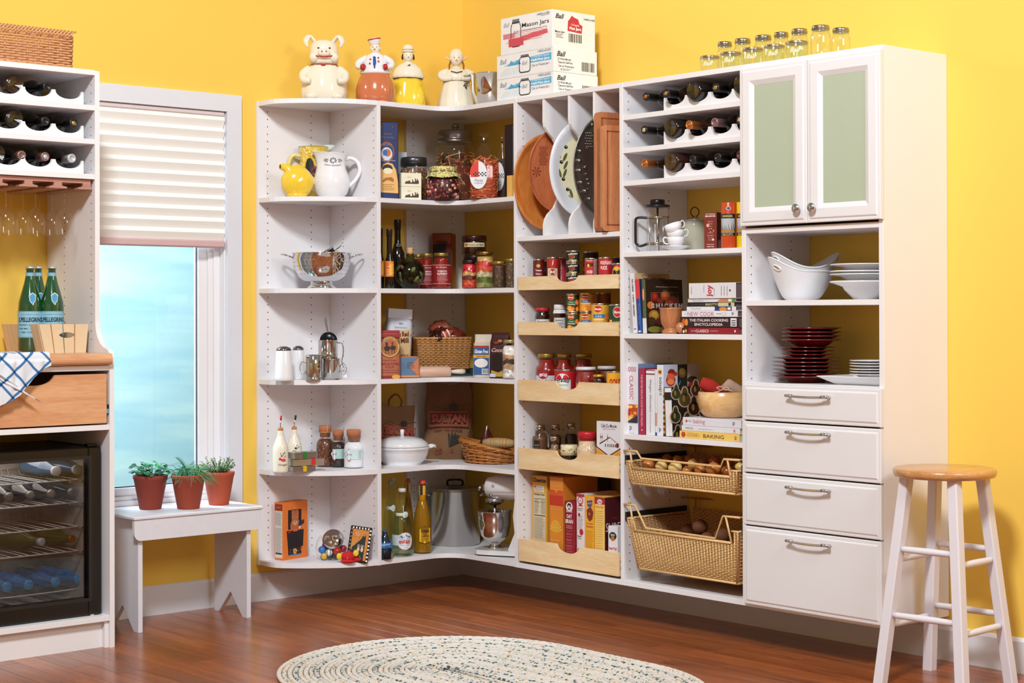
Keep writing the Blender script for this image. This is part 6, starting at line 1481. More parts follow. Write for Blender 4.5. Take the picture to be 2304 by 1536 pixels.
#------ corner unit, bottom shelf
z=SH[0]
def water_bottle(u0,u1,vt,y,label,gl,liq=None,name='water_bottle',capm=None,nk=.30,sh=.50,liqh=.7,x=None,labs=None,swing=False,body=None):
 pos,w,h=spot(u0,u1,vt,z,y=y,x=x);R=w/2;n=R*nk
 t=thing(name,label,'bottle',pos,CR)
 pr=[(R*.85,0),(R*.97,.004),(R,h*.03),(R,h*(sh-.08)),(R*.93,h*sh),(R*.72,h*(sh+.12)),(R*.5,h*(sh+.22)),(n*1.15,h*(sh+.32)),(n,h*(sh+.38)),(n*1.02,h*.95)]
 b=MB();b.lathe(pr,gl,32,caps=False);b.lathe([(0,.002),(R*.85,.002)],gl,24,caps=False);b.build('bottle_glass',t)
 if liq:b=MB();b.lathe([(0,.005)]+[(r*.95,max(.005,q))for r,q in pr if q<h*liqh]+[(0,h*liqh)],liq,28);b.build('liquid',t)
 b=MB();b.lathe([(n*1.12,h*.945),(n*1.25,h*.955),(n*1.25,h*.99),(n*1.0,h),(0,h)],capm or C('#d8d8d8'),18);b.build('cap',t)
 if swing:
  b=MB();
  for s_ in(-1,1):b.tube([(s_*n*1.2,0,h*.97),(s_*n*2.1,0,h*.93),(s_*n*2.2,0,h*.86),(s_*n*1.25,0,h*.84)],.0010,C('#8a8478',rough=.3,metal=1),6)
  b.build('swing_wire',t)
 if labs:
  p=cyl(R+.0004);labs(p,R,h);p.done(t,'paper_label')
 return t,R,h,pos
CLR=glass('#f4faf4',refl=.5,name='clear_bottle')
def ram(p,R,h):
 p.rect(-R*1.5,R*1.5,h*.42,h*.60,'#2c78c0',.0002);p.text('RAMLOSA',R*.1,h*.535,w=R*1.5,h=h*.035,col='#d8e8f4',bold=.03,rot=.1);p.oval(R*.3,h*.46,R*.25,h*.022,'#1c4a88',.0008)
water_bottle(849,883,1193,-.385+.03,'blue glass water bottle with blue label, front left corner of the shelf',C('#0d2a3c',rough=.1,coat=.6,name='blue_bottle'),None,labs=ram,capm=C('#1c4c9c',rough=.3),sh=.55)
def evi(p,R,h):
 p.rect(-R*1.5,-R*.1,h*.17,h*.325,'#c8d4de',.0002);p.oval(R*.35,h*.235,R*.85,h*.13,'#e08a98',.0004,30);p.oval(R*.35,h*.235,R*.80,h*.122,'#e6e8ee',.0007,30)
 p.text('evian',R*.28,h*.23,w=R*1.15,h=h*.062,col='#d02434',bold=.02);p.poly([(-R*.35,h*.285),(-R*.05,h*.325),(R*.1,h*.30),(R*.2,h*.285)],'#2c88c8',.0010);p.poly([(R*.2,h*.29),(R*.45,h*.335),(R*.6,h*.305),(R*.8,h*.315),(R*.95,h*.285)],'#2c78b8',.0011);p.text('Natural Spring Water',R*.35,h*.175,w=R*.95,col='#3060a0');p.text('1 LITRE',R*.4,h*.14,w=R*.5,col='#c04858')
def evneck(t,R,h):
 p=cyl(R*.70);p.rect(-R*.7,R*.2,h*.60,h*.645,'#e0e2e6',.0006);p.oval(R*.35,h*.62,R*.32,h*.045,'#e0e2e6',.0008);p.text('evian',R*.33,h*.61,w=R*.4,col='#c83048');p.done(t,'neck_label')
t_,R,h,ps_=water_bottle(882,928,1098,-.325,'clear evian-lettered water bottle with round white label' if False else 'clear glass mineral water bottle with large white label and red lettering',CLR,glass('#eef4ee',refl=.2,name='water'),labs=evi,capm=C('#c8ccc8',rough=.4),sh=.50)
evneck(t_,R,h)
t_,R,h,ps_=water_bottle(862,897,1080,-.20,'clear glass mineral water bottle at the back left, behind the blue bottle',CLR,None,capm=C('#a8aca0',rough=.4),sh=.5);evneck(t_,R,h)
water_bottle(872,897,1074,-.12,'clear bottle with swing stopper at the very back left',CLR,None,capm=C('#d8d0cc'),swing=True)
LEM=C('#b08f3c',rough=.15,coat=.5,var=.05,name='lemonade')
def lor(p,R,h):
 p.poly([(-R*.35,h*.16),(R*.3,h*.135),(R*1.0,h*.155),(R*1.0,h*.365),(R*.3,h*.38),(-R*.35,h*.355)],'#2a2018',.0004);p.poly([(-R*.30,h*.168),(R*.3,h*.145),(R*.96,h*.163),(R*.96,h*.357),(R*.3,h*.37),(-R*.30,h*.348)],'#edbe28',.0008)
 p.text('LORINA',R*.38,h*.315,w=R*.95,h=h*.035,col='#2a2010',bold=.02);p.text('ORANGEADE',R*.38,h*.245,w=R*.9,col='#2a2010',bold=.03);p.lines(-R*.05,R*.8,h*.165,h*.225,3,'#a08020',off=.0011)
def lemneck(t,R,h):
 p=cyl(R*.36);p.rect(-R*.42,R*.42,h*.72,h*.93,'#e8b028',.0008);p.rect(-R*.25,R*.05,h*.80,h*.93,'#2a2620',.0012);p.text('1',0,h*.76,h=h*.03,col='#8a5a10');p.done(t,'neck_label')
t_,R,h,ps_=water_bottle(930,971,1080,-.31,'swing-top bottle of orange lemonade with yellow label',glass('#e8d8a0',refl=.5,name='bottle_glass'),LEM,labs=lor,capm=C('#d84838',rough=.4),swing=True,liqh=.80);lemneck(t_,R,h)
t_,R,h,ps_=water_bottle(907,930,1076,-.17,'swing-top lemonade bottle half hidden behind the clear water bottle',glass('#e8d8a0',refl=.5,name='bottle_glass'),LEM,capm=C('#d84838',rough=.4),swing=True,liqh=.8);lemneck(t_,R,h)
# stock pot
pos,w,h=spot(968,1080,1100,z,y=-.175);R=w/2
t=thing('stock_pot','tall brushed steel stock pot with lid in the corner','pot',pos,-.72)
BS=C('#b9b6b4',rough=.16,metal=1,var=.05)
b=MB();b.lathe([(R*.96,0),(R,.004),(R,h*.97),(R*1.03,h*.98),(R*1.03,h)],BS,56);b.build('pot_body',t)
b=MB();b.lathe([(R*1.03,h+.001),(R*1.04,h+.006),(R*.98,h+.011),(R*.90,h+.011),(R*.6,h+.020),(0,h+.026)],BS,48)
b.build('lid',t);b=MB();b.tube([(-.035,0,h+.022),(-.032,0,h+.040),(0,0,h+.044),(.032,0,h+.040),(.035,0,h+.022)],.005,C('#2a2624',rough=.25,metal=.8),10);b.build('lid_handle',t)
for s_ in(-1,1):
 b=MB();b.tube([(s_*R*.98,-.03,h*.90),(s_*R*1.2,-.03,h*.93),(s_*R*1.28,0,h*.94),(s_*R*1.2,.03,h*.93),(s_*R*.98,.03,h*.90)],.005,BS,10);b.build('side_handle',t)
# stand mixer
pos,w,h=spot(1075,1152,1142,z,x=-.285);R=w/2;hb=h
t=thing('stand_mixer','white stand mixer with polished steel bowl at the right end','mixer',(pos[0],pos[1],z),-1.12)
zh=zAt(1096,pos[0],pos[1])-z;HT=zh-.052
MW=C('#dedcde',rough=.2,coat=.6,var=.01,name='mixer_enamel')
b=MB();pts=[(-R*1.15,.0),(-R*1.1,R*.5),(-R*.8,R*.85),(0,R*.92),(R*1.8,R*.8),(R*2.6,R*.75),(R*2.75,0)];pts=pts+[(x,-y)for x,y in pts[::-1][1:-1]]+[(-R*1.1,-R*.5)]
b.prism(pts,.006,.026,MW);b.prism([(x*.97,y*.95)for x,y in pts],0.0,.007,BLKP)
b.build('base',t)
b=MB();col_=[(R*1.0,.02),(R*2.7,.02),(R*2.6,hb*.75),(R*2.5,zh-.02),(R*1.5,zh-.02),(R*1.35,hb*.85),(R*1.45,hb*.5),(R*1.1,hb*.2)]
b.prism([(x,q)for x,q in col_],-.035,.035,MW,Matrix(((1,0,0,0),(0,0,1,0),(0,1,0,0),(0,0,0,1))));b.build('column',t)
b=MB()
b.lathe([(0,-R*.55),(.03,-R*.52),(.046,-R*.38),(.053,R*.1),(.056,R*.9),(.052,R*2.2),(.035,R*2.75),(0,R*2.85)],MW,32,M_=Matrix.Translation((0,0,zh))@Matrix.Rotation(pi/2,4,'Y'),sx=.95)
b.build('motor_head',t)
b=MB();b.lathe([(.014,0),(.016,.003),(.016,.016),(.0,.018)],CHR,20,M_=Matrix.Translation((-R*.50,0,zh))@Matrix.Rotation(-pi/2,4,'Y'));b.tube([(-R*.85,0,zh),(-R*1.05,-.0,zh-.01)],[.008,.010],CHR,12);b.build('hub_knob',t)
b=MB();b.lathe([(.040,HT-.012),(.042,HT-.004),(.041,HT+.006)],CHR,30);b.lathe([(.022,HT-.024),(.034,HT-.012)],C('#5a5a5c',rough=.3,metal=1),24);b.tube([(0,0,hb*.6),(0,0,HT-.02)],.007,CHR,10);b.build('beater_shaft',t)
p=Print(lambda x,q,o:(x,-.0565-o,q));p.rect(-R*.3,R*2.4,zh-.013,zh-.0115,'#8a8686',.0002);p.text('mixer',R*.2,zh+.012,w=.02,col='#9a9696');p.oval(R*.2,zh+.014,.006,.008,'#b4b0b0');p.rect(-R*.6,R*1.6,zh-.030,zh-.0285,'#4a4646',.0003);p.done(t,'trim_lines')
b=MB();b.lathe([(.006,0),(.007,.008),(0,.010)],CHR,14,M_=Matrix.Translation((R*.1,-.056,zh-.028))@Matrix.Rotation(pi/2,4,'X'));b.build('speed_knob',t)
b=MB();b.lathe([(R*.42,.026),(R*.46,.028),(R*.44,.036),(R*.30,.040),(R*.32,.052),(R*.55,.062),(R*.82,hb*.42),(R*.96,hb*.66),(R*1.0,hb*.92),(R*1.04,hb*.93),(R*1.03,hb*.945),(R*.97,hb*.93),(R*.9,hb*.6),(R*.5,hb*.33),(0,hb*.30)],chrome('#cfcccb',.05),48);b.build('mixing_bowl',t)
# TRAY DIVIDER THINGS (unit with pull-outs)
zd=1.558
def platter(name,label,uc,vt,vb,uL,y,x0,mt,rimw=.012,lean=.0,cat='platter',thick=.008,oval=True,deco=None,tw=0.0,inner=None):
 """round/oval dish standing on edge, face towards -Y; seen nearly edge-on"""
 return None
def dish(name,label,cat,y,xf,ztop,zbot,wd,mt,inner=None,lean=.12,tw=.25,deco=None,depth_=.02,rim_=.13,group=None):
 """dish on edge between dividers: front-most point at x=xf, spans zbot..ztop, wd wide (along x)"""
 a=(ztop-zbot)/2/cos(lean);bx_=wd/2
 t=thing(name,label,cat,(xf+bx_*cos(tw),y,(ztop+zbot)/2),0,group);b=MB()
 Mx=Matrix.Rotation(-tw,4,'Z')@Matrix.Rotation(lean,4,'X')@Matrix.Rotation(pi/2,4,'X')
 pr=[(0,0),(1-rim_*1.5,0),(1-rim_,.25),(1-rim_*.5,.75),(1.0,1.0),(.985,1.12),(1-rim_*.6,.95),(1-rim_*1.1,.45),(1-rim_*1.6,.3),(0,.3)]
 n=len(pr);seg=56;vs=[]
 for k in range(seg):
  c,s_=cos(2*pi*k/seg),sin(2*pi*k/seg)
  for r,q in pr:vs.append(Mx@Vector((bx_*r*c,a*r*s_,depth_*q)))
 fs=[]
 for k in range(seg):
  k2=(k+1)%seg
  for i in range(n-1):fs.append((k*n+i,k2*n+i,k2*n+i+1,k*n+i+1))
 b.add(vs,fs,mt,True);b.build('dish',t)
 p=Print(lambda x,q,o:tuple(Mx@Vector((x*bx_,q*a,depth_*.31+o))))
 if inner:p.oval(0,0,.80,.80,inner,.0006,48);
 if deco:deco(p)
 p.done(t,'decoration')
 return t
OAK=wood('#b8622a','#d88a42','Z',5,.3,5,.35,name='golden_board');CHE=wood('#a4502a','#c97448','Z',4,.3,5,.4,name='cherry_board')
def zz_(v,u,x):return onX(u,v,x).z
y1=-.895
def platB(label,name,cat,uL,uTop,vT,vB,xoff,ymid,mt,**k):
 pass
xf1=-D-.035
dish('round_wooden_board','round golden wooden tray on edge, leftmost in the tray dividers','tray',yB(1190,xf1+.06,400),xf1,zz_(299,1215,-.30),zz_(524,1215,-.30)-.0+.012,.33,OAK,tw=.27,lean=.02,depth_=.018)
def grapes(p):
 rnd=random.Random(1)
 for i in range(6):
  for j in range(4-(i%2)):
   x,q=-.62+.07*j+.03*(i%2)-.0*i,.52-.075*i;p.oval(x,q,.034,.034,'#7a2c14',.0009,14);p.oval(x,q,.024,.024,'#b0603a',.0013,12)
 for a in range(7):p.poly([(-.72,-.05),(-.72+.14*cos(a*.9),-.05+.12*sin(a*.9)),(-.72+.14*cos(a*.9+.3),-.05+.12*sin(a*.9+.3))],'#7a2c14',.0009)
dish('carved_wooden_board','oval cherry-wood board with burnt grape pattern in the tray dividers','board',yB(1216,xf1+.05,380),xf1+.012,zz_(288,1222,-.30),zz_(480,1222,-.30),.30,CHE,tw=.27,lean=.02,depth_=.010,deco=grapes,rim_=.08)
def olives(p):
 for k in range(40):
  a=pi*.62+k*.025*pi*.9;p.oval(.76*cos(a),.76*sin(a),.012,.006,'#b84a4a',.0012,6)
 for x,q in((-.50,.42),(-.62,.12),(-.56,-.22),(-.44,-.42)):p.oval(x,q,.05,.036,'#1c1c18',.0012,14);p.oval(x+.01,q+.01,.015,.01,'#d8d8c8',.0016,8)
 for x,q,r in((-.42,.58,.5),(-.68,.28,1.9),(-.52,.22,1.0),(-.50,.06,1.0),(-.66,-.10,2.0),(-.52,-.10,1.1),(-.34,-.50,2.0),(-.36,-.62,2.1),(-.3,.66,.6)):
  c,s_=cos(r),sin(r);pts=[]
  for i in range(10):
   a=2*pi*i/10;X,Y=.10*cos(a),.036*sin(a);pts.append((x+X*c-Y*s_,q+X*s_+Y*c))
  p.poly(pts,'#5c5e30',.0010)
dish('olive_platter','large white oval platter with olive branch centre in the tray dividers','platter',yB(1268,xf1+.05,380),xf1-.004,zz_(268,1276,-.30),zz_(492,1276,-.30),.34,C('#dfe0e8',rough=.12,coat=.6,var=.01),inner='#e6dfbc',tw=.27,lean=.03,deco=olives,depth_=.024,rim_=.22)
PEW=C('#9a9894',rough=.38,metal=1,var=.15,name='pewter')
t=dish('pewter_platter','dark pewter oval platter embossed with fruit in the tray dividers','platter',yB(1322,xf1+.05,370),xf1,zz_(256,1332,-.30),zz_(496,1332,-.30),.33,PEW,tw=.27,lean=.03,depth_=.014,rim_=.10)
b=MB();a_=(zz_(256,1332,-.30)-zz_(496,1332,-.30))/2;Mx=Matrix.Rotation(-.27,4,'Z')@Matrix.Rotation(.03,4,'X')@Matrix.Rotation(pi/2,4,'X')
for x,q,r in[(-.62+.05*j+.03*(i%2),.62-.05*i,.034)for i in range(6)for j in range(4)]+[(-.78,.28,.09),(-.80,.10,.10),(-.78,-.08,.09),(-.64,-.02,.05),(-.60,-.14,.045),(-.62,.0,.04),(-.56,-.24,.05),(-.52,-.32,.05),(-.74,-.30,.08),(-.62,-.46,.09),(-.5,-.6,.08),(-.45,.78,.09),(-.3,.86,.08),(-.58,.34,.03),(-.55,-.42,.03)]:
 b.ball(Mx@Vector((x*.165,q*a_,.006)),r*.1,PEW,10,6)
b.build('embossed_fruit',t,kind='stuff')
# two cutting boards leaning on the right
def board(label,uL,uR,vT,vB,x0,mt,yb,tw=.35,groove=True,th=.022,wd=.26,lean=.11,hh=None,pos=None):
 t=thing('cutting_board',label,'cutting board',pos,0,'cutting boards in the tray dividers');b=MB()
 Mx=Matrix.Rotation(-tw,4,'Z')@Matrix.Rotation(lean,4,'Y')@Matrix.Rotation(pi/2,4,'X')
 r=.02;P_=arc(wd-r,r,r,-90,0,5)+arc(wd-r,hh-r,r,0,90,5)+arc(r,hh-r,r,90,180,5)+arc(r,r,r,180,270,5)
 b.prism(P_,0,th,mt,Mx);b.build('board',t)
 if groove:
  p=Print(lambda x,q,o:tuple(Mx@Vector((x,q,th+o))));g=.022;e=.006
  for x0_,x1_,z0_,z1_ in((g,wd-g,g,g+e),(g,wd-g,hh-g-e,hh-g),(g,g+e,g,hh-g),(wd-g-e,wd-g,g,hh-g)):p.rect(x0_,x1_,z0_,z1_,'#8c4526',.0003)
  p.done(t,'juice_groove')
BRD=wood('#b0683c','#cf9066','Z',6,.35,7,.3,name='maple_board');BRD2=wood('#a85c34','#c8865a','Z',5,.4,7,.2,name='dark_board')
zt1=zz_(252,1350,-.36);
board('larger thick brown cutting board leaning at the right of the dividers',0,0,0,0,0,BRD2,0,pos=(-.385,yB(1336,-.385,270),zd+.003),hh=zt1-zd-.004,tw=.16,lean=-.0,wd=.30)
zt2=zz_(281,1360,-.38)
board('smaller cutting board with juice groove in front of the larger board',0,0,0,0,0,BRD,0,pos=(-.400,yB(1350,-.40,300),zd+.003),hh=zt2-zd-.004,tw=.19,lean=-.0,wd=.28,th=.016)
# CANS AND JARS IN THE PULL-OUT TRAYS
TCL[0]=-.3605
def tcan(u0,u1,vt,x,label,col,deco,zb,grp='food cans in the pull-out trays',hh=None,rz=CR):
 p,w,h=spot(u0,u1,vt,zb,x=x)
 return can('food_can',label,(p[0],p[1],zb),w/2,hh or h,col,deco,rz,grp)
def red_can(title,sub='#f0d8d0',panel='#e8d8b8'):
 def d(p,r,h):p.rect(-r*1.4,r*1.4,h*.86,h*.95,'#5c0c10',.0003);p.oval(-r*.1,h*.76,r*.35,h*.06,'#d8a830',.0005);p.text(title[0],-r*.05,h*.60,w=r*1.15,h=h*.07,col=sub,bold=.03);p.text(title[1],-r*.05,h*.47,w=r*1.1,h=h*.07,col=sub,bold=.02);p.text(title[2],-r*.05,h*.36,w=r*.9,h=h*.05,col=sub);p.lines(-r*.7,r*.6,h*.12,h*.30,4,sub)
 return d
def soup_can(p,r,h):
 p.rect(-r*.95,r*.75,h*.08,h*.62,'#eadcc0',.0003);p.oval(-r*.1,h*.50,r*.55,h*.11,'#a82820',.0006);p.text('SOUP',-r*.1,h*.49,w=r*.7,col='#f4e4d0',bold=.03);p.text('HEARTY',-r*.1,h*.36,w=r*1.1,h=h*.06,col='#6a4a2c',bold=.02);p.oval(-r*.1,h*.18,r*.45,h*.09,'#d8c8a0',.0006);p.oval(-r*.1,h*.18,r*.25,h*.05,'#f0ead8',.0009);p.poly([(-r*.2,h*.72),(0,h*.92),(r*.05,h*.86),(-r*.05,h*.74)],'#f4f0ea',.0005)
def black_can(p,r,h):
 p.rect(-r*1.4,r*1.4,h*.9,h*.96,'#8a6a2c',.0002);p.text('olives',-r*.15,h*.72,w=r*1.4,h=h*.16,col='#e8e0d0',bold=.03,rot=.08,shear=.3);p.oval(-r*.3,h*.48,r*.40,h*.17,'#c07a34',.0005);p.oval(-r*.3,h*.48,r*.33,h*.14,'#5c2418',.0008);p.oval(-r*.3,h*.48,r*.16,h*.07,'#b02c24',.0011);p.text('Olives',-r*.15,h*.20,w=r*1.1,h=h*.14,col='#e4c850',bold=.03);p.rect(r*.95,r*1.35,h*.12,h*.9,'#b0903c',.0004);p.lines(r*1.0,r*1.3,h*.2,h*.8,6,'#3a2c10',off=.0008)
zb=TRZ[0]
tcan(1199,1225,583,-.30,'dark red tomato can, leftmost can of the top pull-out tray','#6a1218',red_can(('Tomato','Whole &','ORGANIC')),zb)
tcan(1222,1238,585,-.20,'narrow dark can between the red cans of the top tray','#4a1c1c',None,zb)
tcan(1230,1258,578.5,-.30,'red soup can with cream label panel in the top tray','#b82820',soup_can,zb)
tcan(1253,1278,578.5,-.22,'crimson can with slanting lettering behind the stack of black cans','#a41c30',lambda p,r,h:(p.text('TOMATO SAUCE',-r*.3,h*.5,w=h*.8,h=r*.3,col='#f0c8c8',rot=pi/2,bold=.02),),zb)
hc=.054;xk=-.345
pk=onX(1290.5,590,xk)
zt_=zAt(563,pk.x,pk.y);hc=(zt_-zb)/3
for k,nm in enumerate(('bottom black olive can of the stack of three','middle black olive can of the stack of three','topmost black olive can of the stack of three')):
 tcan(1273,1307,563,xk,nm,'#14110f',black_can,zb+hc*k,hh=hc-.0006)
pk=onX(1329,590,-.22);zt_=zAt(565,pk.x,pk.y);hc2=(zt_-zb)/2
for k,nm in enumerate(('dark can under another, behind the tomato cans','dark can topmost of the pair behind the tomato cans')):
 tcan(1312,1347,565,-.22,nm,'#1c1418',lambda p,r,h:(p.oval(-r*.2,h*.5,r*.5,h*.25,'#4a1c24',.0004),p.text('beans',-r*.1,h*.6,w=r*1.1,col='#a87a78',bold=.02)),zb+hc2*k,hh=hc2-.0006)
tcan(1315,1345,580.5,-.33,'red can with nutrition panel right of the black can stack','#c02a28',lambda p,r,h:(p.rect(-r*.85,r*.25,h*.70,h*.82,'#2a1810',.0003),p.oval(-r*.5,h*.73,r*.18,h*.06,'#e8c840',.0006),p.text('Ready-Cut',-r*.35,h*.90,w=r*.95,col='#f4e0e0',bold=.02),p.text('DICED',-r*.3,h*.50,w=r*.9,h=h*.1,col='#f4e8e8',bold=.03),p.text('TOMATO',-r*.3,h*.36,w=r*.9,h=h*.08,col='#f4e8e8',bold=.02),p.rect(r*.35,r*1.3,h*.03,h*.95,'#c8a8a4',.0004),p.lines(r*.4,r*1.25,h*.05,h*.92,16,'#5a3a3a',off=.0007)),zb)
tcan(1346,1381,578.5,-.33,'red can with spaced white capital letters at the right of the top tray','#b81c24',lambda p,r,h:(p.text('WOLFGANG',-r*.1,h*.80,w=r*1.6,h=h*.13,col='#f4d8d8',bold=.03),p.text('PUCK',-r*.35,h*.62,w=r*.9,h=h*.13,col='#f4d8d8',bold=.03),p.rect(-r*1.2,r*1.2,h*.30,h*.32,'#e8b0a0',.0004),p.oval(-r*.3,h*.16,r*.6,h*.09,'#8a3c20',.0004)),zb)
tcan(1372,1402,578,-.22,'dark brown can at the right back of the top tray','#3c1014',None,zb)
tcan(1375,1408,592,-.34,'short can with yellow and red emblem at the right end of the top tray','#3a1c34',lambda p,r,h:(p.oval(-r*.3,h*.55,r*.75,h*.36,'#d8381c',.0003),p.oval(-r*.35,h*.55,r*.65,h*.30,'#f0b828',.0006),p.text("BUSH'S",-r*.35,h*.55,w=r*1.1,h=h*.22,col='#18140c',bold=.04)),zb)
# tray 2
zb=TRZ[1]
def jam(u0,u1,vt,label,lidc,x,extra=None,cloth=False):
 pos,w,h=spot(u0,u1,vt,zb,x=x);R=w/2
 t=jar('jam_jar',label,'jar',pos,w,h,C('#2a0a0a',rough=.2,coat=.4),C(lidc,rough=.4),CR,'jam jars in the pull-out tray',None,.86,.86,.80,.16 if not cloth else.22)
 p=cyl(R+.0003);p.rect(-R*1.1,R*1.1,h*.12,h*.52,'#dcd8d8',.0002);p.text('Raspberry' if cloth else 'Preserves',-R*.1,h*.42,w=R*1.2,col='#181818',bold=.02);p.lines(-R*.8,R*.6,h*.15,h*.35,3,'#40383c');p.done(t,'paper_label')
 if cloth:
  b=MB();
  for q,rr in((h*.80,1.02),(h*.74,1.06)):b.lathe([(R*rr*.9,q),(R*rr,q-.003),(R*rr*.98,q-.007)],C('#f0eef2',rough=.8),28,caps=False,flute=.03,fn=9)
  b.build('paper_frill',t)
jam(1203,1238,692,'squat dark jam jar with red gingham lid in the second tray','#c0283a',-.29)
jam(1245,1273,685,'dark jam jar with white paper cap in the second tray','#eceaf0',-.29,cloth=True)
def fruit(kind,bc,sec):
 def d(p,r,h):
  p.oval(-r*.35,h*.80,r*.52,h*.135,'#e8c030',.0004);p.oval(-r*.35,h*.80,r*.46,h*.115,'#c81c24',.0007);p.text('Monte',-r*.35,h*.80,w=r*.75,h=h*.07,col='#f4f0f0',bold=.04);p.poly([(-r*.7,h*.74),(0,h*.74),(-r*.35,h*.64)],'#c81c24',.0006)
  p.rect(-r*.95,r*.45,h*.50,h*.62,sec,.0003);p.text('Lite' if sec=='#2474b8' else 'Sliced',-r*.3,h*.56,w=r*.7,h=h*.06,col='#e8eef8',shear=.3);p.text(kind,-r*.25,h*.45,w=r*1.2,h=h*.06,col='#f4f0e8',bold=.03)
  for x,q,rr,c in((-.55,.24,.42,'#f0a02c'),(-.1,.20,.36,'#e87020'),(-.35,.14,.3,'#f4c040'),(.75,.55,.42,'#e8843c'),(1.1,.35,.36,'#c8502c'),(.8,.20,.38,'#f09a30')):p.oval(x*r,q*h,rr*r,rr*r*.9,c,.0006+.0002*abs(x))
  p.rect(-r*1.5,r*1.5,h*.955,h*.985,'#b8a890',.0002)
 return d
pk=onX(1288.5,700,-.345);zt_=zAt(660,pk.x,pk.y);hc=(zt_-zb)/2
for k,nm in enumerate(('lower peach can with green label, front left pair of the second tray','upper peach can with green label, front left pair of the second tray')):
 tcan(1273.5,1303,660,-.345,nm,'#24401c',fruit('Peaches','#24401c','#3c6a2c'),zb+hc*k,hh=hc-.0006,grp='fruit cans in the second tray')
pk=onX(1321,700,-.30);zt_=zAt(658,pk.x,pk.y);hc=(zt_-zb)/2
for k,nm in enumerate(('lower peach can of the middle pair, yellow and blue label','upper peach can of the middle pair, yellow and blue label')):
 tcan(1303,1339,658,-.30,nm,'#d89028',fruit('Peaches','','#2474b8'),zb+hc*k,hh=hc-.0006,grp='fruit cans in the second tray')
pk=onX(1357,700,-.22);zt_=zAt(657,pk.x,pk.y);hc=(zt_-zb)/2
for k,nm in enumerate(('lower amber can of the pair at the back of the second tray','upper amber can of the pair at the back of the second tray')):
 tcan(1341,1375,657,-.22,nm,'#8a4a1c',None,zb+hc*k,hh=hc-.0006,grp='fruit cans in the second tray')
tcan(1330,1372,682,-.345,'large yellow and blue can of peaches at the front of the second tray','#e0a830',fruit('and Peaches','','#2474b8'),zb,grp='fruit cans in the second tray')
tcan(1370,1408,684,-.335,'green can with red emblem at the right end of the second tray','#174024',lambda p,r,h:(p.oval(-r*.1,h*.72,r*.52,h*.2,'#e8c8a0',.0003),p.oval(-r*.1,h*.72,r*.45,h*.17,'#c81c2c',.0006),p.text('Monte',-r*.1,h*.72,w=r*.7,h=h*.1,col='#f4f0f0',bold=.03),p.text('SLICED',-r*.1,h*.36,w=r*.9,h=h*.09,col='#c8c850',bold=.02),p.rect(-r*1.3,-r*.75,h*.03,h*.45,'#e8b428',.0004)),zb,grp='fruit cans in the second tray')
# tray 3
z=TRZ[2]
def mids(p,R,h):
 p.rect(-R*1.2,R*1.3,h*.05,h*.50,'#d8d4dc',.0002);p.rect(R*.95,R*1.35,h*.05,h*.50,'#7a2430',.0005);p.oval(-R*.35,h*.52,R*.48,h*.10,'#9c1c30',.0007);p.text("MIDS",-R*.35,h*.52,w=R*.7,h=h*.06,col='#f4e4e8',bold=.03);p.text('Pasta Sauce',-R*.15,h*.38,w=R*1.3,col='#2a1c20',bold=.02);p.oval(-R*.4,h*.20,R*.38,h*.10,'#a01824',.0008);p.lines(R*.15,R*.7,h*.12,h*.32,3,'#2a2020',seed=3)
sauce_jar(1204,1255,795,'red sauce jar with white label and red apple-like tomato, left of the third tray',x=-.28,lab=mids,group='sauce jars in the third tray')
sauce_jar(1246,1292,795,'dark red sauce jar with gold lid in the middle of the third tray',x=-.24,group='sauce jars in the third tray')
sauce_jar(1287,1338,795,'dark red sauce jar with gold lid at the back right of the third tray',x=-.20,group='sauce jars in the third tray')
can('food_can','wide red can with white arched-lettering label in the notch of the third tray',spot(1247,1297,830,z,x=-.335)[0],spot(1247,1297,830,z,x=-.335)[1]/2,spot(1247,1297,830,z,x=-.335)[2],'#c01824',lambda p,r,h:(p.rect(-r*1.0,r*.45,h*.0+.006,h*.66,'#e8e4e4',.0003),p.oval(-r*.35,h*.66,r*.66,h*.20,'#e8e4e4',.0003),p.text('Fratelli',-r*.28,h*.66,w=r*1.25,h=h*.18,col='#1c1818',bold=.03,arc=r*1.1),p.rect(-r*.85,r*.2,h*.44,h*.50,'#a8c8a8',.0006),p.text("Nick's",-r*.25,h*.26,w=r*.9,h=h*.15,col='#b82430',bold=.03,rot=-.1)),CR,'food cans in the pull-out trays')
sauce_jar(1295,1342,825,'salsa jar with white lid and orange label strip in the third tray',x=-.335,lidm=C('#d8d4d8',rough=.3),lab=lambda p,R,h:(p.rect(-R*1.3,R*1.3,h*.30,h*.50,'#d87a28',.0002),p.text('SAUCE',-R*.3,h*.41,w=R*1.0,h=h*.10,col='#f4d8c8',bold=.04)),fill=speck('#8a1812',['#c0382c','#6a100c'],60,.35,name='salsa'),group='salsa jars in the third tray',neck=.9,sh=.78)
sauce_jar(1343,1388,823,'salsa jar with white lid behind the short dark jar',x=-.25,lidm=C('#c8c4c8',rough=.3),fill=speck('#5a1410',['#a03024','#3a0c0a'],60,.35,name='dark_salsa'),group='salsa jars in the third tray',neck=.9,sh=.78)
sauce_jar(1334,1362,842,'small dark jar with gold and amber lid in the third tray',x=-.345,lidm=C('#d8a840',rough=.3,metal=.7),fill=DKR,group=None,neck=.95)
can('food_can','yellow can with red lettering at the right end of the third tray',spot(1364,1402,834,z,x=-.335)[0],spot(1364,1402,834,z,x=-.335)[1]/2,spot(1364,1402,834,z,x=-.335)[2],'#e8a81c',lambda p,r,h:(p.text('GOLD',0,h*.62,w=r*1.5,h=h*.26,col='#b82418',bold=.05),p.oval(-r*.3,h*.25,r*.8,h*.14,'#c8d8c8',.0004)),CR,'food cans in the pull-out trays')
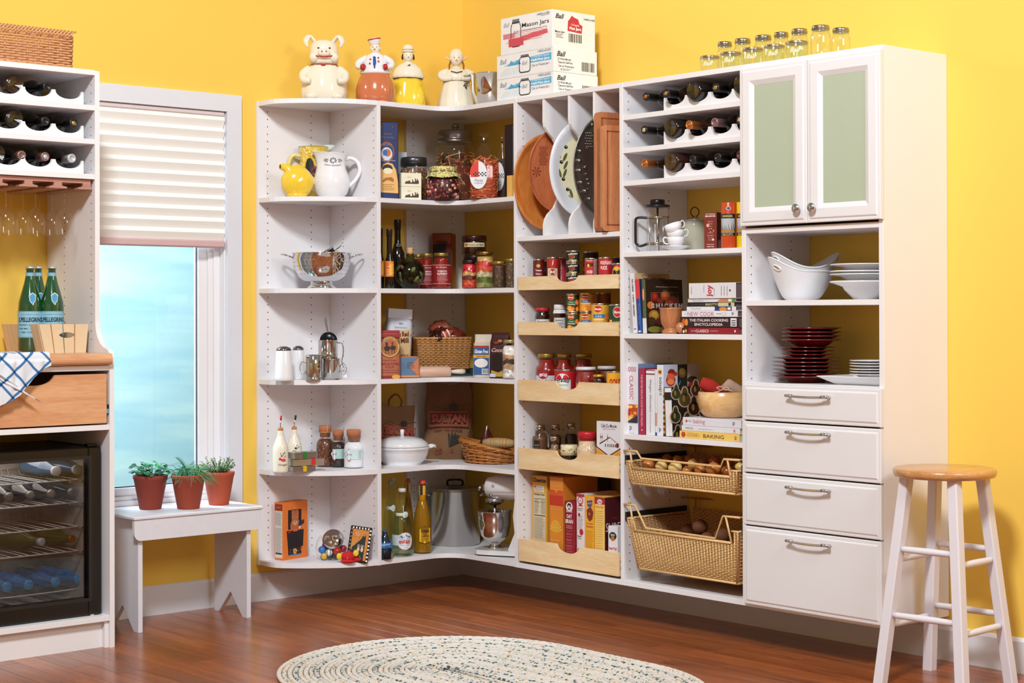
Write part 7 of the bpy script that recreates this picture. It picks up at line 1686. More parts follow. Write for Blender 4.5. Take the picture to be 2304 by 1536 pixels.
# tray 4
z=TRZ[3]
SPB=C('#6a4028',rough=.6,var=.1);SPD=C('#2a120c',rough=.5,var=.1);SLD=chrome('#c8c4c0',.15)
def spice(u0,u1,vt,label,fill,x,lab=None,lidm=None,lidh=.14,group='spice jars in the fourth tray',neck=.66,sh=.76):
 pos,w,h=spot(u0,u1,vt,z,x=x);R=w/2
 t=jar('spice_jar',label,'jar',pos,w,h,fill,lidm or SLD,CR,group,None,.72,neck,sh,lidh)
 if lab:p=cyl(R+.0003);lab(p,R,h);p.done(t,'paper_label')
spice(1197,1232,955,'square-shouldered jar of brown spice with black label',SPB,-.28,lambda p,R,h:(p.rect(-R*.85,-R*.05,h*.32,h*.62,'#17140f',.0004),p.text('SPICE',-R*.45,h*.50,w=R*.6,col='#c8b890'),p.lines(-R*.75,-R*.15,h*.36,h*.46,3,'#8a7c60')))
spice(1235,1264,954,'jar of very dark spice with silver lid, middle of the back row',SPD,-.22)
spice(1270,1300,951,'jar of very dark spice with silver lid, right of the back row',SPD,-.16)
spice(1232,1264,981,'small round jar of peppercorns with faceted silver cap',speck('#8a6040',['#c09060','#6a4428','#d8b080'],120,.38,name='peppercorn_mix'),-.345,lidh=.17,neck=.58,sh=.62)
spice(1262,1300,1000,'cloth-topped dark jar in the notch of the fourth tray',C('#140c0c',rough=.2),-.34,lidm=speck('#dccfa8',['#e8e0c4','#b08040','#5a5030'],90,.36,name='cloth_print'),lidh=.42,neck=1.0,sh=.6,group=None)
t_,R,h=sauce_jar(1297,1345,970,'plastic jar of risotto rice with red lid',x=-.335,fill=speck('#d8bc9c',['#e8d4b8','#c89c74','#f0e4cc'],190,.4,name='rice'),lidm=C('#b01c28',rough=.35),lab=lambda p,R,h:(p.rect(-R*1.0,R*.35,h*.12,h*.42,'#a01c28',.0003),p.oval(-R*.32,h*.42,R*.16,h*.05,'#a01c28',.0003),p.text('RISOTTO',-R*.32,h*.31,w=R*1.05,h=h*.12,col='#f0e4e0',bold=.03),p.lines(-R*.8,R*.15,h*.15,h*.22,2,'#e0b8b0')),group=None,neck=.84,lidh=.22,sh=.66)
pos,w,h=spot(1343,1402,948,z,x=-.355)
def beig(t,w,d,h):
 p=front(-d/2);p.rect(-w*.5,w*.5,0,h*.50,'#e89c22',.0003);p.poly([(-w*.5,h*.50),(w*.5,h*.50),(0,h*.33)],'#e6e4ea',.0006)
 for s_ in(-1,1):p.poly([(0,h*.305),(0,h*.335),(s_*w*.5,h*.51),(s_*w*.5,h*.48)],'#7a2c1c',.0009);p.poly([(0,h*.285),(0,h*.30),(s_*w*.5,h*.475),(s_*w*.5,h*.46)],'#f4d890',.0009)
 p.text('Cafe Du Monde',0,h*.915,w=w*.62,h=h*.07,col='#3a1c18',bold=.01);p.text('COFFEE STAND NEW ORLEANS',0,h*.85,w=w*.5,col='#5a3a34')
 p.poly([(-w*.38,h*.565),(w*.04,h*.70),(w*.06,h*.69),(-w*.36,h*.545)],'#5a2018',.0009);p.poly([(w*.04,h*.70),(w*.30,h*.60),(w*.29,h*.59),(w*.05,h*.685)],'#5a2018',.0009)
 for x in(-.15,-.05,.03,.1,.17,.24):p.rect(w*x,w*(x+.03),h*.50,h*.56,'#3a1c18',.0010)
 for x in(-.33,-.27,-.05):p.rect(w*x,w*(x+.008),h*.60,h*.76,'#5a3a34',.0008);p.oval(w*(x+.004),h*.69,w*.02,h*.03,'#6a3a30',.0009,8)
 p.oval(w*.34,h*.54,w*.06,h*.05,'#7a2420',.0010);p.text('BEIGNET MIX',w*.0,h*.20,w=w*.92,h=h*.10,col='#5c2410',bold=.04);p.text('MIX FOR FRENCH DOUGHNUTS',0,h*.10,w=w*.4,col='#8a4410');p.done(t)
carton('beignet_mix_box','white and orange box of beignet mix at the right of the fourth tray','box',(pos[0]+.02,pos[1]+.004,z),.130,.05,h,'#e4e2e8',RB+.12,None,beig)
TCL[0]=None
# tray 5: cereal boxes, narrow sides facing out
z=TRZ[4]
def cereal(name,label,u0,u1,vt,col,x,fn,rz=RB,d=.20,topc=None,hh=None):
 """narrow side of the box faces out"""
 pa,pb=onX(u0,1150,x),onX(u1,1150,x);w=abs(pa.y-pb.y);pc=onX((u0+u1)/2,vt,x);h=hh or pc.z-z
 t=thing(name,label,'cereal box',(x+d/2,(pa.y+pb.y)/2,z),rz,'cereal boxes in the lowest pull-out tray');b=MB();b.box(-w/2+.0006,w/2-.0006,-d/2,d/2,0,h,C(col,rough=.45,var=.03),.001);b.build('carton',t)
 p=front(-d/2);q=rside(w/2);fn(p,q,w,d,h);p.done(t);q.done(t,'front_print');return t
def f1(p,q,w,d,h):
 p.text('Cheerios',0,h*.945,w=w*.85,h=h*.055,col='#2c1408',bold=.03);p.rect(-w*.34,w*.30,h*.80,h*.875,'#e8e0d0');p.lines(-w*.3,w*.26,h*.805,h*.87,5,'#5a4a6a');p.oval(-w*.28,h*.86,w*.06,h*.012,'#c83030',.0008);p.rect(-w*.38,w*.40,h*.20,h*.785,'#d8ccb0');p.text('Nutrition Facts',0,h*.77,w=w*.7,col='#181410',bold=.03)
 p.rect(-w*.34,w*.38,h*.715,h*.72,'#181410',.0008);p.rect(-w*.34,w*.38,h*.505,h*.515,'#181410',.0008);p.rect(-w*.34,w*.38,h*.675,h*.678,'#181410',.0008);p.lines(-w*.34,-w*.02,h*.53,h*.71,12,'#4a4438',ragged=.4);p.lines(w*.1,w*.38,h*.53,h*.71,12,'#6a6454',seed=4,ragged=.1);p.lines(-w*.34,w*.36,h*.22,h*.49,22,'#6a6454',seed=6);p.rect(-w*.3,w*.3,h*.10,h*.11,'#b0702c');p.text('Toasted',0,h*.14,w=w*.6,col='#b87a30')
cereal('cereal_box','tall yellow cereal box with black title and nutrition panel, leftmost in the lowest tray',1197,1231,1070,'#dda037',-.30,f1,d=.17)
def f2(p,q,w,d,h):
 p.rect(-w*.5,w*.5,h*.66,h*.84,'#c0341c',.0003);p.rect(-w*.5,w*.5,h*.78,h*.83,'#d0542a',.0005)
 for k in range(11):a=radians(20+14*k);p.poly([(-w*.05,h*.33),(-w*.05+w*.46*cos(a-.05),h*.33+h*.16*sin(a-.05)),(-w*.05+w*.46*cos(a+.05),h*.33+h*.16*sin(a+.05))],'#f0d048',.0006)
 p.oval(0,h*.835,w*.09,h*.015,'#e8b030',.0009);p.oval(0,h*.835,w*.05,h*.008,'#c05020',.0012);p.text('Cheerios',0,h*.90,w=w*.8,h=h*.04,col='#e0a060');p.text('Contents',0,h*.62,w=w*.8,col='#e8a060');p.text('Heart Healthy',-w*.1,h*.40,w=w*.7,col='#e8c070');p.text('Nutrition',-w*.1,h*.25,w=w*.7,col='#e8c070')
cereal('cereal_box','tall orange cereal box with red band and sunburst, second in the lowest tray',1237,1267,1073,'#dc862e',-.335,f2,d=.2)
def f3(p,q,w,d,h):p.text('G',-w*.2,h*.86,w=w*.4,h=h*.10,col='#cdb8b0',bold=.02,shear=.4);q.text('Honey Nut',0,h*.84,w=d*.85,h=h*.08,col='#5a2c18',bold=.02);q.text('Cheerios',0,h*.66,w=d*.9,h=h*.11,col='#7a4024',bold=.03);p.text('C',w*.1,h*.66,h=h*.16,w=w*.5,col='#8a5228')
cereal('cereal_box','tall dark brown cereal box behind the red oat bran box',1268,1298,1078,'#241014',-.25,f3,d=.20)
def f4(p,q,w,d,h):
 p.oval(0,h*.91,w*.34,h*.075,'#e8e0e4',.0004);p.oval(0,h*.925,w*.20,h*.045,'#17141c',.0008);p.oval(0,h*.895,w*.13,h*.04,'#e8d0c0',.0011);p.poly([(-w*.14,h*.865),(w*.14,h*.865),(0,h*.90)],'#a02030',.0014);p.text('QUAKER',0,h*.835,w=w*.66,h=h*.03,col='#c8ccf0',bold=.04);p.text('OAT',0,h*.76,w=w*.55,h=h*.06,col='#f0e8e4',bold=.02);p.text('BRAN',0,h*.68,w=w*.75,h=h*.065,col='#f0e8e4',bold=.02)
 p.text('Cooked in',0,h*.61,w=w*.6,col='#e8b8c0');p.text('Every Bowl',0,h*.575,w=w*.6,col='#e8b8c0')
 for k in range(9):p.text(('Hot cereal','rich in','bran oats','lower','cholesterol','natural','high fiber','good taste','see side')[k],0,h*(.53-.047*k),w=w*(.5+.1*(k%2)),col='#c87880')
cereal('cereal_box','red oat bran box with round portrait emblem in the notch of the lowest tray',1270,1292,1127,'#8c1424',-.355,f4,d=.09)
def f5(p,q,w,d,h):
 p.rect(-w*.5,w*.5,h*.96,h,'#a83038');p.oval(0,h*.91,w*.36,h*.055,'#c02838',.0004);p.oval(0,h*.91,w*.26,h*.04,'#e4d8dc',.0007);p.text('A',0,h*.91,h=h*.04,col='#c02838');p.poly([(-w*.3,h*.83),(-w*.1,h*.86),(w*.1,h*.86),(w*.35,h*.83)],'#c02838');p.lines(-w*.35,w*.35,h*.76,h*.81,2,'#4a4448');p.lines(-w*.3,w*.3,h*.50,h*.70,10,'#8a8488')
 for x,q_,r in((-.15,.71,.14),(.12,.47,.24),(-.15,.20,.24),(.2,.16,.22)):p.oval(w*x,h*q_,w*r,h*r*.19,'#b82430',.0008)
 p.text('Heart',-w*.1,h*.41,w=w*.5,col='#201820',bold=.02);p.text('Healthy',-w*.1,h*.375,w=w*.5,col='#201820');p.rect(-w*.5,w*.5,0,h*.06,'#c8a898')
cereal('cereal_box','white cereal box with strawberries and red ribbon seal on its side',1297,1315,1111,'#e0d4d4',-.345,f5,d=.19)
def f6(p,q,w,d,h):
 p.poly([(-w*.28,h*.93),(w*.32,h*.95),(w*.24,h*.86),(-w*.2,h*.85)],'#2a4a9a',.0006);p.text('POST',w*.02,h*.90,w=w*.45,col='#e89020',bold=.04,rot=.1);p.poly([(-w*.3,h*.80),(w*.1,h*.86),(w*.42,h*.78),(w*.3,h*.68),(0,h*.64),(-w*.25,h*.70)],'#7a2c1c',.0008);p.oval(0,h*.75,w*.1,h*.02,'#c86a40',.0012)
 p.text('Chocolate',0,h*.615,w=w*.7,col='#b04818',bold=.02);p.text('Squares',0,h*.57,w=w*.7,col='#b04818',bold=.02);p.lines(-w*.4,w*.4,h*.10,h*.52,18,'#c07820')
cereal('cereal_box','golden cereal box with brown chocolate square on its side',1316,1337,1116,'#e8a62c',-.345,f6,d=.19)
def f7(p,q,w,d,h):
 p.rect(-w*.5,w*.5,h*.90,h,'#a4242c',.0003);p.oval(0,h*.935,w*.25,h*.035,'#d8d0d8',.0006);p.text('Post',0,h*.935,w=w*.32,col='#a4242c',bold=.03);p.text('Honey Oats',0,h*.86,w=w*.8,h=h*.03,col='#c86820',bold=.02);p.lines(-w*.36,w*.36,h*.05,h*.82,24,'#c8a050',t=.25)
 q.text('THE ORIGINAL',d*.0,h*.70,w=d*.6,col='#8a3038');q.text('SHREDDED',0,h*.58,w=d*.95,h=h*.12,col='#dccfd0',bold=.0);q.text('WHEAT',0,h*.44,w=d*.7,h=h*.12,col='#dccfd0')
t_=cereal('cereal_box','yellow-sided cereal box whose maroon front shows large cream lettering',1338,1361,1118,'#edc268',-.35,f7,d=.19)
b=MB();w7=.034;
me=t_.children[0];xs=[v.co.x for v in me.data.vertices];w7=max(xs);zs=max(v.co.z for v in me.data.vertices)
b.box(w7,w7+.0004,-.095,.095,0,zs,C('#4a1018',rough=.5));b.build('maroon_front',t_)
pos,w,h=spot(1366,1392,1183,z,x=-.355)
def pop(t,w,d,h):
 p=front(-d/2);p.oval(0,h*.78,w*.40,h*.09,'#14301c',.0004);p.oval(0,h*.73,w*.2,h*.06,'#b06a2c',.0008);p.text('POP',0,h*.80,w=w*.4,col='#e8e8e0',bold=.03);p.text('Smart Pop!',0,h*.50,w=w*.85,h=h*.09,col='#c8202c',bold=.03);p.rect(-w*.3,w*.3,h*.34,h*.40,'#1c3a20',.0004);p.rect(-w*.5,w*.5,0,h*.16,'#d8942c',.0003);p.oval(0,h*.12,w*.3,h*.08,'#e8c060',.0006);p.done(t)
carton('popcorn_box','small white popcorn box with green banner, front right of the lowest tray','box',(pos[0]+.02,pos[1],z),w*1.05,.045,h,'#e0dce2',RB+.1,None,pop)
# WINE BOTTLES ON THE RACKS
DG=[C('#100c09',rough=.08,coat=.7,name='dark_bottle'),C('#2a130a',rough=.08,coat=.7,name='amber_bottle'),C('#0c100a',rough=.08,coat=.7,name='green_bottle')]
CAPS={'o':C('#c8783c',rough=.3,metal=.7,name='copper_foil'),'g':C('#b89a58',rough=.3,metal=.7,name='gold_foil'),'k':C('#181214',rough=.35),'m':C('#8a6a68',rough=.35,metal=.4),'r':C('#5c1c20',rough=.4),'c':C('#c8b088',rough=.6),'s':C('#b8b8c0',rough=.3,metal=.7),'w':C('#c4c4cc',rough=.35,metal=.3)}
def lay_bottle(label,loc,rz,cap,gl=0,out=True,slope=False,group='wine bottles on the racks',L=.295,disc=None,lab=None,tilt=0.0,r=.0375):
 """bottle lying on its side; local -Y is where the neck points (out) ; loc = centre of the neck end or base, on the axis"""
 t=thing('wine_bottle',label,'bottle',loc,rz,group,tilt)
 M_=(Matrix.Rotation(pi/2,4,'X')@Matrix.Translation((0,0,-L)))if out else(Matrix.Rotation(-pi/2,4,'X'))
 b=MB();prof=wine_bottle(b,DG[gl],None,L,r,M_,slope);b.lathe([(0,.006),(r*.8,0)],DG[gl],24,M_=M_,caps=False);b.build('bottle_glass',t)
 b=MB();b.lathe(prof,CAPS[cap],22,M_=M_);
 if disc:b.lathe([(0,L+.0002),(r*.38*.55,L+.0002),(r*.38*.6,L-.001)],CAPS[disc],18,M_=M_,caps=False)
 b.build('foil_capsule',t)
 if lab:
  b=MB();b.lathe([(r+.0004,L*.14),(r+.0004,L*.46)],C(lab,rough=.6,var=.05),20,M_=M_,a0=pi*(-.1 if out else.0)+pi*.0,a1=pi*1.0,caps=False);b.build('paper_label',t)
 return t
# axis height: bottles sit in the scallops
AX=.052-.031+.0385
RACKX=-.352
def rb(row,vi,label,cap,gl=0,out=True,slope=False,disc=None,lab=None,xo=0.0,dz=0.0):
 y=RVAL[vi];zc=ws[row]+AX+.001+dz
 x=(RACKX-.045+xo)if out else(RACKX-.02+xo)
 return lay_bottle(label,(x,y,zc),RB,cap,gl,out,slope,'wine bottles in the right-hand racks',disc=disc,lab=lab)
R0=['top','middle','lowest']
RV=RY1+RP*3.5
RVAL=[RV,RY1+RP*2.5,RY1+RP*1.5,RY1+RP*.5,RY1-RP*.5]
RVAL[0]=min(RV,Y34-T-.042)
rb(0,0,'wine bottle with orange cork end poking out at far left, top right-hand rack','k',0,True,disc='o',xo=.01)
rb(0,1,'amber wine bottle with gold-rimmed neck end, second in the top right-hand rack','k',1,True,disc='g',xo=-.0)
rb(0,2,'black wine bottle lying base outwards in the top right-hand rack','k',0,False)
rb(0,3,'black wine bottle with gold neck ring near the middle of the top right-hand rack','k',2,True,disc='g',xo=.02)
rb(0,4,'black wine bottle with white label, right end of the top right-hand rack','k',0,False,lab='#a8a298')
rb(1,0,'sloping-shouldered wine bottle with brown cork end, far left of the middle right-hand rack','k',0,True,True,disc='c')
rb(1,1,'black wine bottle lying base outwards, middle right-hand rack','k',0,False)
rb(1,2,'wine bottle with bright copper foil neck in the middle right-hand rack','o',1,True,disc='o',xo=.0)
rb(1,3,'wine bottle with mauve-grey foil neck in the middle right-hand rack','m',0,True,xo=.012)
rb(1,4,'wine bottle with dark foil and brown cork end, right of the middle right-hand rack','k',0,True,disc='c',xo=.02)
rb(2,0,'brown wine bottle with copper foil, far left of the lowest right-hand rack','o',1,True,True,disc='o')
rb(2,1,'brown-black wine bottle lying base outwards, lowest right-hand rack','k',1,False)
rb(2,2,'black wine bottle with black neck in the lowest right-hand rack, left of another like it','k',0,True,xo=.02)
rb(2,3,'black wine bottle with black neck in the middle of the lowest right-hand rack','k',0,True,xo=.03)
rb(2,4,'black bottle with wine-red foil at the right end of the lowest right-hand rack','r',0,True,xo=.02,lab='#5a5650')
# COFFEE SHELF
z=ws[3]
pos,w,h=spot(1455,1504,449,z,x=-.27);R=w/2
t=thing('french_press','glass coffee press with black lid and bent black handle','coffee press',pos,-.95)
G6=glass(refl=.6,name='jar_glass')
b=MB();b.lathe([(R*.95,.002),(R,.006),(R,h*.84)],G6,36,caps=False);b.lathe([(0,.003),(R*.95,.003)],G6,24,caps=False);b.build('glass_beaker',t)
b=MB();b.lathe([(R*1.0,h*.85),(R*1.15,h*.855),(R*1.17,h*.88),(R*1.05,h*.90),(R*.68,h*.905),(R*.68,h*.975),(R*.62,h),(0,h)],BLACK,36);b.build('lid',t)
b=MB();b.lathe([(R*.10,h*.12),(R*.10,h*.85)],CHR,12);b.lathe([(0,h*.12),(R*.93,h*.12),(R*.93,h*.14),(0,h*.14)],CHR,28)
b.build('plunger',t)
b=MB()
for q in(.15,.64):b.lathe([(R*1.01,h*q),(R*1.04,h*q),(R*1.04,h*(q+.03)),(R*1.01,h*(q+.03))],C('#b8a078',rough=.25,metal=1),36,caps=False)
for a in(.5,1.6,-.9,-2.2):b.tube([(R*1.03*cos(a),R*1.03*sin(a),.0),(R*1.03*cos(a),R*1.03*sin(a),h*.66)],.0022,CHR,8)
b.build('metal_frame',t)
b=MB();b.tube([(-R*1.02,0,h*.655),(-R*1.5,0,h*.665),(-R*1.95,0,h*.65),(-R*2.05,0,h*.57),(-R*2.05,0,h*.26),(-R*2.0,0,h*.17),(-R*1.6,0,h*.12),(-R*1.02,0,h*.155)],.0052,BLACK,10);b.build('handle',t)
ps_=spot(1486,1554,548,z,x=-.315);cx_,cy_=ps_[0][0],ps_[0][1];Rs=ps_[1]/2
zsau=z
for k,lb in enumerate(('white saucer, lower of the two under the stacked cups','white saucer, upper of the two under the stacked cups')):
 t=thing('saucer',lb,'saucer',(cx_,cy_,zsau),CR,'white saucers');b=MB();hs_=.017 if k==0 else.009
 b.lathe([(Rs*.5,0),(Rs*.55,.001),(Rs*.8,hs_*.6),(Rs*1.0,hs_),(Rs*.99,hs_+.002),(Rs*.78,hs_*.6+.003),(Rs*.5,.003),(0,.003)],GLZW,40);b.build('saucer',t)if False else b.build('dish',t);zsau+=.0075 if k==0 else.009
Rc=(1541-1501)/2*depth((cx_,cy_,z))/FPX;hc=.036;zc=zsau+.0015
def cup(label,loc,rz,ry=0,rx=0,tw=1,flip=False):
 t=thing('cup',label,'cup',loc,rz,'stacked white cups',rx,ry);b=MB();R=Rc
 b.lathe([(R*.55,0),(R*.58,.002),(R*.8,hc*.2),(R*.96,hc*.6),(R,hc),(R*.955,hc),(R*.9,hc*.6),(R*.5,hc*.12),(0,hc*.1)],GLZW,36);b.build('cup_bowl',t)
 b=MB();b.tube([(tw*R*.93,0,hc*.85),(tw*R*1.3,0,hc*.95),(tw*R*1.45,0,hc*.65),(tw*R*1.25,0,hc*.3),(tw*R*.85,0,hc*.25)],.0028,GLZW,8);b.build('handle',t)
cup('white cup, bottom of the leaning stack, handle to the left',(cx_+.003,cy_,zc),CR,tw=-1)
cup('white cup, middle of the leaning stack, handle to the right',(cx_+.004,cy_,zc+.026),CR,ry=-.12)
cup('white cup, topmost and most tilted of the stack',(cx_-.002,cy_,zc+.052),CR+.3,ry=-.36,rx=.06,tw=1)
pos,w,h=spot(1537,1590,491,z,x=-.14);R=w/2
t=thing('sugar_canister','glass canister with steel lid and ring handle behind the cups','canister',pos,CR)
b=MB();b.lathe([(R*.9,0),(R,.01),(R,h*.8),(R*.86,h*.93)],C('#b8b4a0',rough=.12,coat=.7,var=.05),32);b.build('body',t)
b=MB();b.lathe([(R*.9,h*.93),(R*.92,h*.96),(R*.6,h*1.0),(R*.3,h*1.03),(0,h*1.05)],CHR,28);b.build('lid',t)
b=MB();b.tube([(-.004,0,h*1.04),(-.016,0,h*1.14),(-.014,0,h*1.26),(0,0,h*1.33),(.014,0,h*1.26),(.016,0,h*1.14),(.004,0,h*1.04)],.0025,C('#6a3c2c',rough=.3,metal=.6),8);b.build('ring_handle',t)
pos,w,h=spot(1578,1615,478,z,x=-.33)
def magor(t,w,d,h):
 p=front(-d/2)
 for k,(s_,q,ww,c)in enumerate((('WHITTERMANS',.955,.8,'#e8d0c8'),('MAGOR',.90,.80,'#f0e4dc'),('SIMPLE & A',.75,.42,'#c89088'),('FINE',.69,.3,'#c89088'),('JUST',.62,.3,'#c89088'),('& 10',.56,.25,'#e8d0c8'),('9',.47,.1,'#e8d0c8'),('CARDAMOM',.44,.45,'#c89088'),('THE BEST',.37,.55,'#d8a8a0'),('SHOWN',.31,.4,'#c89088'),('OF THE',.25,.35,'#d8a8a0'),('PURE GOLD',.13,.55,'#e0b8b0'),('NAM TEA',.07,.55,'#f0e0d8'))):p.text(s_,0,h*q,w=w*ww,h=h*(.05 if k==1 else.028),col=c,bold=.02)
 p.oval(-w*.2,h*.65,w*.12,h*.05,'#d8a890',.0006);p.oval(w*.24,h*.50,w*.07,h*.025,'#d88a30',.0006);p.oval(w*.2,h*.26,w*.09,h*.03,'#e8d8d0',.0006);p.done(t)
 p=rside(w/2);p.rect(-d*.5,d*.5,0,h,'#2a0e10',.0003);p.rect(-d*.3,d*.4,h*.03,h*.25,'#7a5a54',.0006);p.done(t,'side_print')
carton('tea_box','brown-red tea box with rows of pale lettering on the coffee shelf','box',(pos[0]+.02,pos[1],z),w*.86,.045,h,'#7a2a22',RB+.28,None,magor)
def tea(label,u0,u1,vt,col,txt,x):
 pos,w,h=spot(u0,u1,vt,z,x=x);R=w/2
 t=thing('tea_tin',label,'tin',pos,CR,'paper-labelled tins on the coffee shelf');b=MB();b.lathe([(0,0),(R*.98,0),(R,.002),(R,h-.002),(R*.97,h),(0,h)],C(col,rough=.25,coat=.4),32);b.build('tin_body',t)
 p=cyl(R);p.rect(-R*1.4,R*.75,h*.27,h*.75,'#171310',.0003);p.rect(-R*1.3,R*.6,h*.34,h*.65,'#b8bcc4',.0006);p.text(txt[0],-R*.35,h*.70,w=R*1.4,h=h*.05,col='#d8c87a',bold=.02);p.text(txt[1],-R*.35,h*.30,w=R*1.4,h=h*.05,col='#c8b868',bold=.02)
 rnd=random.Random(7)
 for k in range(9):x_=-R*1.2+R*.22*k;p.poly([(x_,h*.36),(x_+R*.25*rnd.uniform(-1,1),h*rnd.uniform(.52,.63)),(x_+R*.12,h*.36)],rnd.choice(('#201c14','#2c3a20','#14140f')),.0009)
 p.rect(-R*1.25,R*.5,h*.35,h*.40,'#c07a2c',.0011);p.oval(-R*.2,h*.87,R*.32,h*.04,'#c8c8d4',.0004);p.oval(-R*.2,h*.87,R*.2,h*.025,'#30406a',.0007);p.done(t,'paper_label')
tea('orange ginger tea tin with black and white picture band',1622,1658,456,'#c4461e',('GINGER','BISCUITS'),-.325)
tea('yellow tea tin at the far right of the coffee shelf, behind the door stile',1657,1690,455,'#e8c41c',('LEMON','BISCUITS'),-.30)
# COOKBOOK SHELF
z=ws[4]
def upright(label,u0,u1,vt,spine,cover,x=-.345,wd=.2,tilt=0,deco=None,cdeco=None,rz=RB,pages='#e9e2cf',dx=0):
 pa,pb=onX(u0,700,x),onX(u1,700,x);th=abs(pa.y-pb.y)/cos(tilt or 0);h=zAt(vt,x,(pa.y+pb.y)/2)-z
 return book(label,(x+wd/2,(pa.y+pb.y)/2,z+.0006+abs(sin(tilt))*th/2),th,wd,h,spine,cover,rz,False,'cookbooks standing on the middle shelf' if z>1 else 'cookbooks standing on the lower shelf',tilt,deco,cdeco,pages)
def vtext(p,s_,xz,L_,col,th,bold=.02,down=True,shear=0):p.text(s_,0,xz,w=L_,h=th,col=col,rot=-pi/2,bold=bold,shear=shear)
upright('tall white cookbook leaning at the far left of the upper book shelf',1425,1434.5,615,'#dedce4','#c8a878',tilt=-.075,deco=lambda p,th,h:(vtext(p,'THE CUISINES',h*.80,h*.22,'#2a2a30',th*.35),vtext(p,'OF MEXICO',h*.58,h*.14,'#2a2a30',th*.3),vtext(p,'DIANA KENNEDY',h*.38,h*.2,'#2a2a30',th*.35),p.oval(-th*.15,h*.07,th*.12,h*.01,'#14141c'),p.oval(th*.15,h*.07,th*.12,h*.01,'#14141c')),cdeco=lambda p,q,wd,h:(q.text('MEXICAN',wd*.05,h*.90,w=wd*.6,h=h*.06,col='#3a2418',bold=.03),q.lines(-wd*.3,wd*.4,h*.94,h*.98,2,'#5a3a28')))
upright('red over dark blue cookbook, second from the left on the upper book shelf',1436,1445,628,'#1c3a84','#1c3468',tilt=-.075,deco=lambda p,th,h:(p.rect(-th*.5,th*.5,h*.64,h,'#d0343c'),p.rect(th*.22,th*.5,0,h*.64,'#2c6ac0',.0005),vtext(p,'Cucina Rapida',h*.35,h*.4,'#7a8cc0',th*.3),p.rect(-th*.3,th*.2,h*.02,h*.05,'#e8e8f0',.0007)))
def chick(p0,p,wd,h):
 p.rect(-wd*.5,wd*.5,0,h,'#2b1a10',.0003)
 for k,(x,q,rx_,rz__,c)in enumerate(((-.26,.68,.10,.085,'#8a1c14'),(-.26,.69,.05,.045,'#c02c1c'),(.02,.70,.13,.09,'#9a4420'),(0,.72,.07,.05,'#c8683c'),(-.38,.52,.09,.07,'#d8742c'),(-.12,.60,.09,.05,'#7a2c1c'),(.22,.60,.16,.09,'#6a2418'),(.12,.56,.12,.06,'#8a3c24'),(-.30,.33,.14,.10,'#a8742c'),(-.28,.34,.09,.06,'#c89a3c'),(-.16,.22,.10,.06,'#5a2818'),(-.36,.22,.1,.08,'#4a3018'),(-.3,.07,.18,.06,'#8a8434'),(-.05,.06,.15,.05,'#6a5c28'),(.0,.4,.2,.1,'#4a2414'))):p.oval(x*wd,q*h,rx_*wd,rz__*h,c,.0005+.00002*k)
 p.text('150 Great Recipes for All Seasons',.08*wd,h*.86,w=wd*.6,h=h*.030,col='#d8c8b0');p.text('C H I C K E N',.05*wd,h*.51,w=wd*.88,h=h*.085,col='#e8d8cc',bold=.06);p.text('C H I C K E N',.05*wd,h*.511,w=wd*.88,h=h*.078,col='#a82c20',bold=.02)
 for a in(0,1,2,3):p.rect(*((-.36*wd,.36*wd,h*.755,h*.758),(.36*wd,.364*wd,h*.56,h*.758),(-.36*wd,-.355*wd,h*.56,h*.758),(-.05*wd,.08*wd,h*.80,h*.803))[a],'#9a9080',.0009)
upright('dark chicken cookbook with olive and white spine, its cover turned to the right',1446.5,1456,629,'#4e5a34','#2b1a10',tilt=-.05,wd=.21,deco=lambda p,th,h:(p.rect(-th*.5,-th*.25,h*.3,h,'#14100c'),p.rect(-th*.4,th*.5,0,h*.28,'#dcdce4',.0005),p.oval(0,h*.72,th*.25,h*.12,'#c86a40',.0006),vtext(p,'CHICKEN',h*.72,h*.18,'#f0d8b0',th*.3),vtext(p,'recipes',h*.40,h*.12,'#8a9468',th*.25)),cdeco=chick)
pos,w,h=spot(1484,1539,692,z,x=-.315);R=w/2
MOR=wood('#a4603a','#cc8a5a','Z',6,.35,8,.2,name='mortar_wood')
t=thing('wooden_mortar','turned wooden mortar standing in front of the chicken cookbook','mortar',pos,CR)
b=MB();b.lathe([(R*.78,0),(R*.80,.002),(R*.80,h*.13),(R*.70,h*.15),(R*.62,h*.19),(R*.66,h*.24),(R*.86,h*.38),(R*.95,h*.6),(R*.97,h*.93),(R*1.0,h*.96),(R,h),(R*.88,h),(R*.85,h*.6),(R*.5,h*.3),(0,h*.28)],MOR,44);b.build('body',t)
pos,w,h=spot(1517,1548,724,z,x=-.34)
t=thing('wooden_pestle','wooden pestle lying beside the mortar, round end outwards','pestle',(pos[0],pos[1],z+w/2*.9),-.5)
b=MB();r_=w/2*.85;b.lathe([(0,0),(r_*.7,.003),(r_,.015),(r_*.9,.03),(r_*.45,.05),(r_*.4,.12),(r_*.5,.135),(0,.14)],MOR,24,M_=Matrix.Rotation(-pi/2,4,'X')@Matrix.Translation((0,0,-.02)));b.build('pestle',t)
